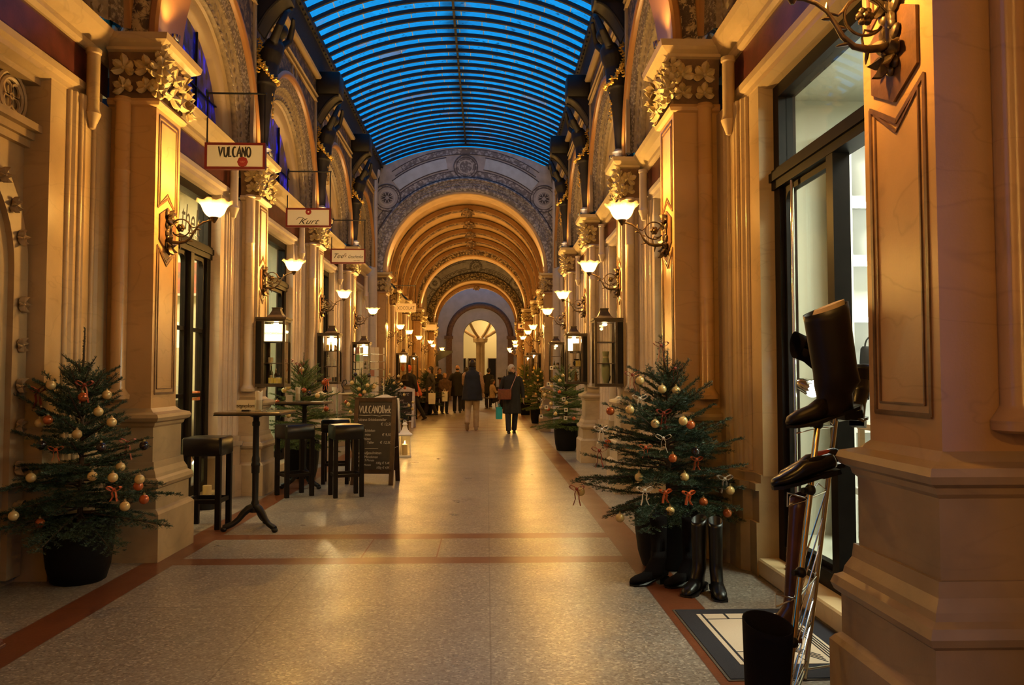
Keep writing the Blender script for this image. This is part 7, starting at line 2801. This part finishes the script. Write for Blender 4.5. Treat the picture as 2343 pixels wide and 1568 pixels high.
person('person in long dark grey coat seen from the side, left of the distant group', gx(986, 28.0), 28.0, -1.4, 1.72, coat=GREY_C, coat_len=.48, coat_w=1.1, trousers=BLACK_C, hair=HAIR_D, hair_style='long', vox=.015,
       legs=[((-.10, -.10, .49), (-.10, -.18, .10)), ((.10, .02, .49), (.10, .18, .12))], arms=[((-.26, -.05, 1.15), (-.26, -.18, .95)), ((.27, .10, 1.18), (.28, -.02, 1.02))])
paper_bag('white carrier bag beside the person in the long grey coat', WHITE_BAG, (gx(987, 28.0) + .05, 27.72, .42), 0, .24, .12, .38)
person('person in orange jacket leaning forward behind the farther chalkboard', gx(955, 25.4), 25.4, -1.9, 1.62, lean=.42, coat=ORANGE_C, coat_len=.82, coat_w=1.05, trousers=BLACK_C, hair=HAIR_D, hair_style='long', vox=.014,
       legs=[((-.10, -.12, .50), (-.10, -.10, .10)), ((.10, .10, .48), (.10, .32, .12))], arms=[((-.25, -.15, 1.18), (-.16, -.36, 1.02)), ((.25, -.15, 1.18), (.16, -.36, 1.02))], foot_pitch=(0, .5))
person('person in orange hat and dark jacket by the distant lit showcase', gx(937, 24.9), 24.9, 2.6, 1.72, coat=BLACK_C, coat_len=.60, trousers=BLACK_C, hair=ORANGE_C, hair_style='short', vox=.015)
person('dark silhouetted person partly hidden behind the man in navy', gx(1067, 32), 32.0, PI, 1.74, coat=BLACK_C, coat_len=.6, trousers=BLACK_C, hair=HAIR_D, hair_style='long', vox=.016)
person('dark figure standing by the distant table, beyond the seated person', gx(1118, 36), 36.0, 2.8, 1.74, coat=BLACK_C, coat_len=.6, trousers=BLACK_C, hair=HAIR_D, hair_style='short', vox=.016)

# seated guest, chairs and table far down the passage
YS = 34.0
CH_W = mat('dark_bentwood', (.03, .014, .008), .4)


def chair(label, X, Y, rz):
    r = thing('cafe_chair', label, 'chair', (X, Y, 0), rz, 'cafe chairs in the distance')
    MB().box(-.21, .21, -.21, .21, .43, .47, bev=.012).build('seat', CH_W, r)
    for sx_ in (-1, 1):
        MB().tube([(sx_ * .19, -.19, 0), (sx_ * .19, -.18, .43)], .018, 8).build('leg', CH_W, r)
        MB().tube([(sx_ * .20, .23, 0), (sx_ * .19, .19, .45), (sx_ * .19, .24, .9)], .018, 8).build('leg', CH_W, r)
    MB().grid([[(x, .24 + .04 * (1 - (x / .2) ** 2), z) for z in (.62, .75, .92)] for x in np.linspace(-.2, .2, 7)] + [[(x, .265 + .04 * (1 - (x / .2) ** 2), z) for z in (.62, .75, .92)] for x in np.linspace(.2, -.2, 7)], close_u=True).build('backrest', CH_W, r)
    return r


chair('dark wooden cafe chair under the seated guest', gx(1126, YS), YS, -1.3)
chair('empty dark wooden cafe chair left of the seated guest', gx(1106, YS + .4), YS + .4, 1.6)
g = person('guest in cream jumper seated at the distant cafe table', gx(1127, YS), YS - .02, 1.8, 1.62,
           legs=[((-.10, -.42, .90), (-.10, -.44, .46)), ((.10, -.42, .90), (.10, -.44, .46))],
           arms=[((-.24, -.12, 1.14), (-.16, -.36, 1.12)), ((.24, -.12, 1.14), (.16, -.36, 1.12))], coat=CREAM_C, coat_len=.86, coat_w=.95, trousers=BLACK_C, hair=HAIR_D, hair_style='long', vox=.014)
g.location.z = -.36
tb = thing('cafe_table', 'small cafe table with white top beside the seated guest', 'table', (gx(1150, YS), YS, 0))
MB().lathe([(.34, .72), (.36, .73), (.36, .75), (.001, .752)], n=24).build('tabletop', WHITE_P, tb)
MB().lathe([(.2, 0), (.2, .02), (.03, .05), (.03, .72)], n=14).build('pedestal', BLACK_IRON, tb)
for i, (dx, dy) in enumerate(((-.12, -.1), (.05, -.2), (.16, 0))):
    gl = thing('wine_glass', f'glass on the distant cafe table, {["left", "front", "right"][i]} one', 'glass', (tb.location[0] + dx, YS + dy, .753))
    MB().lathe([(.03, 0), (.004, .006), (.004, .08), (.03, .10), (.036, .15), (.033, .15), (.026, .10)], n=14).build('bowl', CLEAR, gl)
    MB().lathe([(.025, .10), (.031, .13), (.001, .13)], n=12).build('drink', BOXY, gl)
ks = thing('kiosk', 'dark red draped stall beside the cafe table in the distance', 'stall', (gx(1153, 36), 36.0, 0))
MB().box(-.22, .22, -.2, .2, 0, 1.25, bev=.01).build('drape', mat('dark_red_drape', (.10, .016, .012), .7, var=.3, vscale=12), ks)
MB().box(-.28, .28, -.26, .26, 1.25, 1.33, bev=.01).build('counter_top', WOOD_DARK, ks)
MB().tube([(.12, 0, 1.33), (.12, 0, 1.70)], .012, 8).build('post', BLACK_IRON, ks)
# ------------------------------------------------------------------ settle fused meshes
bpy.context.view_layer.update()
_dg = bpy.context.evaluated_depsgraph_get()
_done = {}
for o in list(scene.objects):
    if o.type == 'MESH' and any(md.type == 'REMESH' for md in o.modifiers):
        key = o.data.name
        if key not in _done:
            me = bpy.data.meshes.new_from_object(o.evaluated_get(_dg))
            me.name = o.name.split('.')[0]
            me.polygons.foreach_set('use_smooth', [True] * len(me.polygons))
            _done[key] = me
        o['_settle'] = key
for o in list(scene.objects):
    if '_settle' in o.keys():
        me = _done[o['_settle']]
        del o['_settle']
        o.modifiers.clear()
        o.data = me
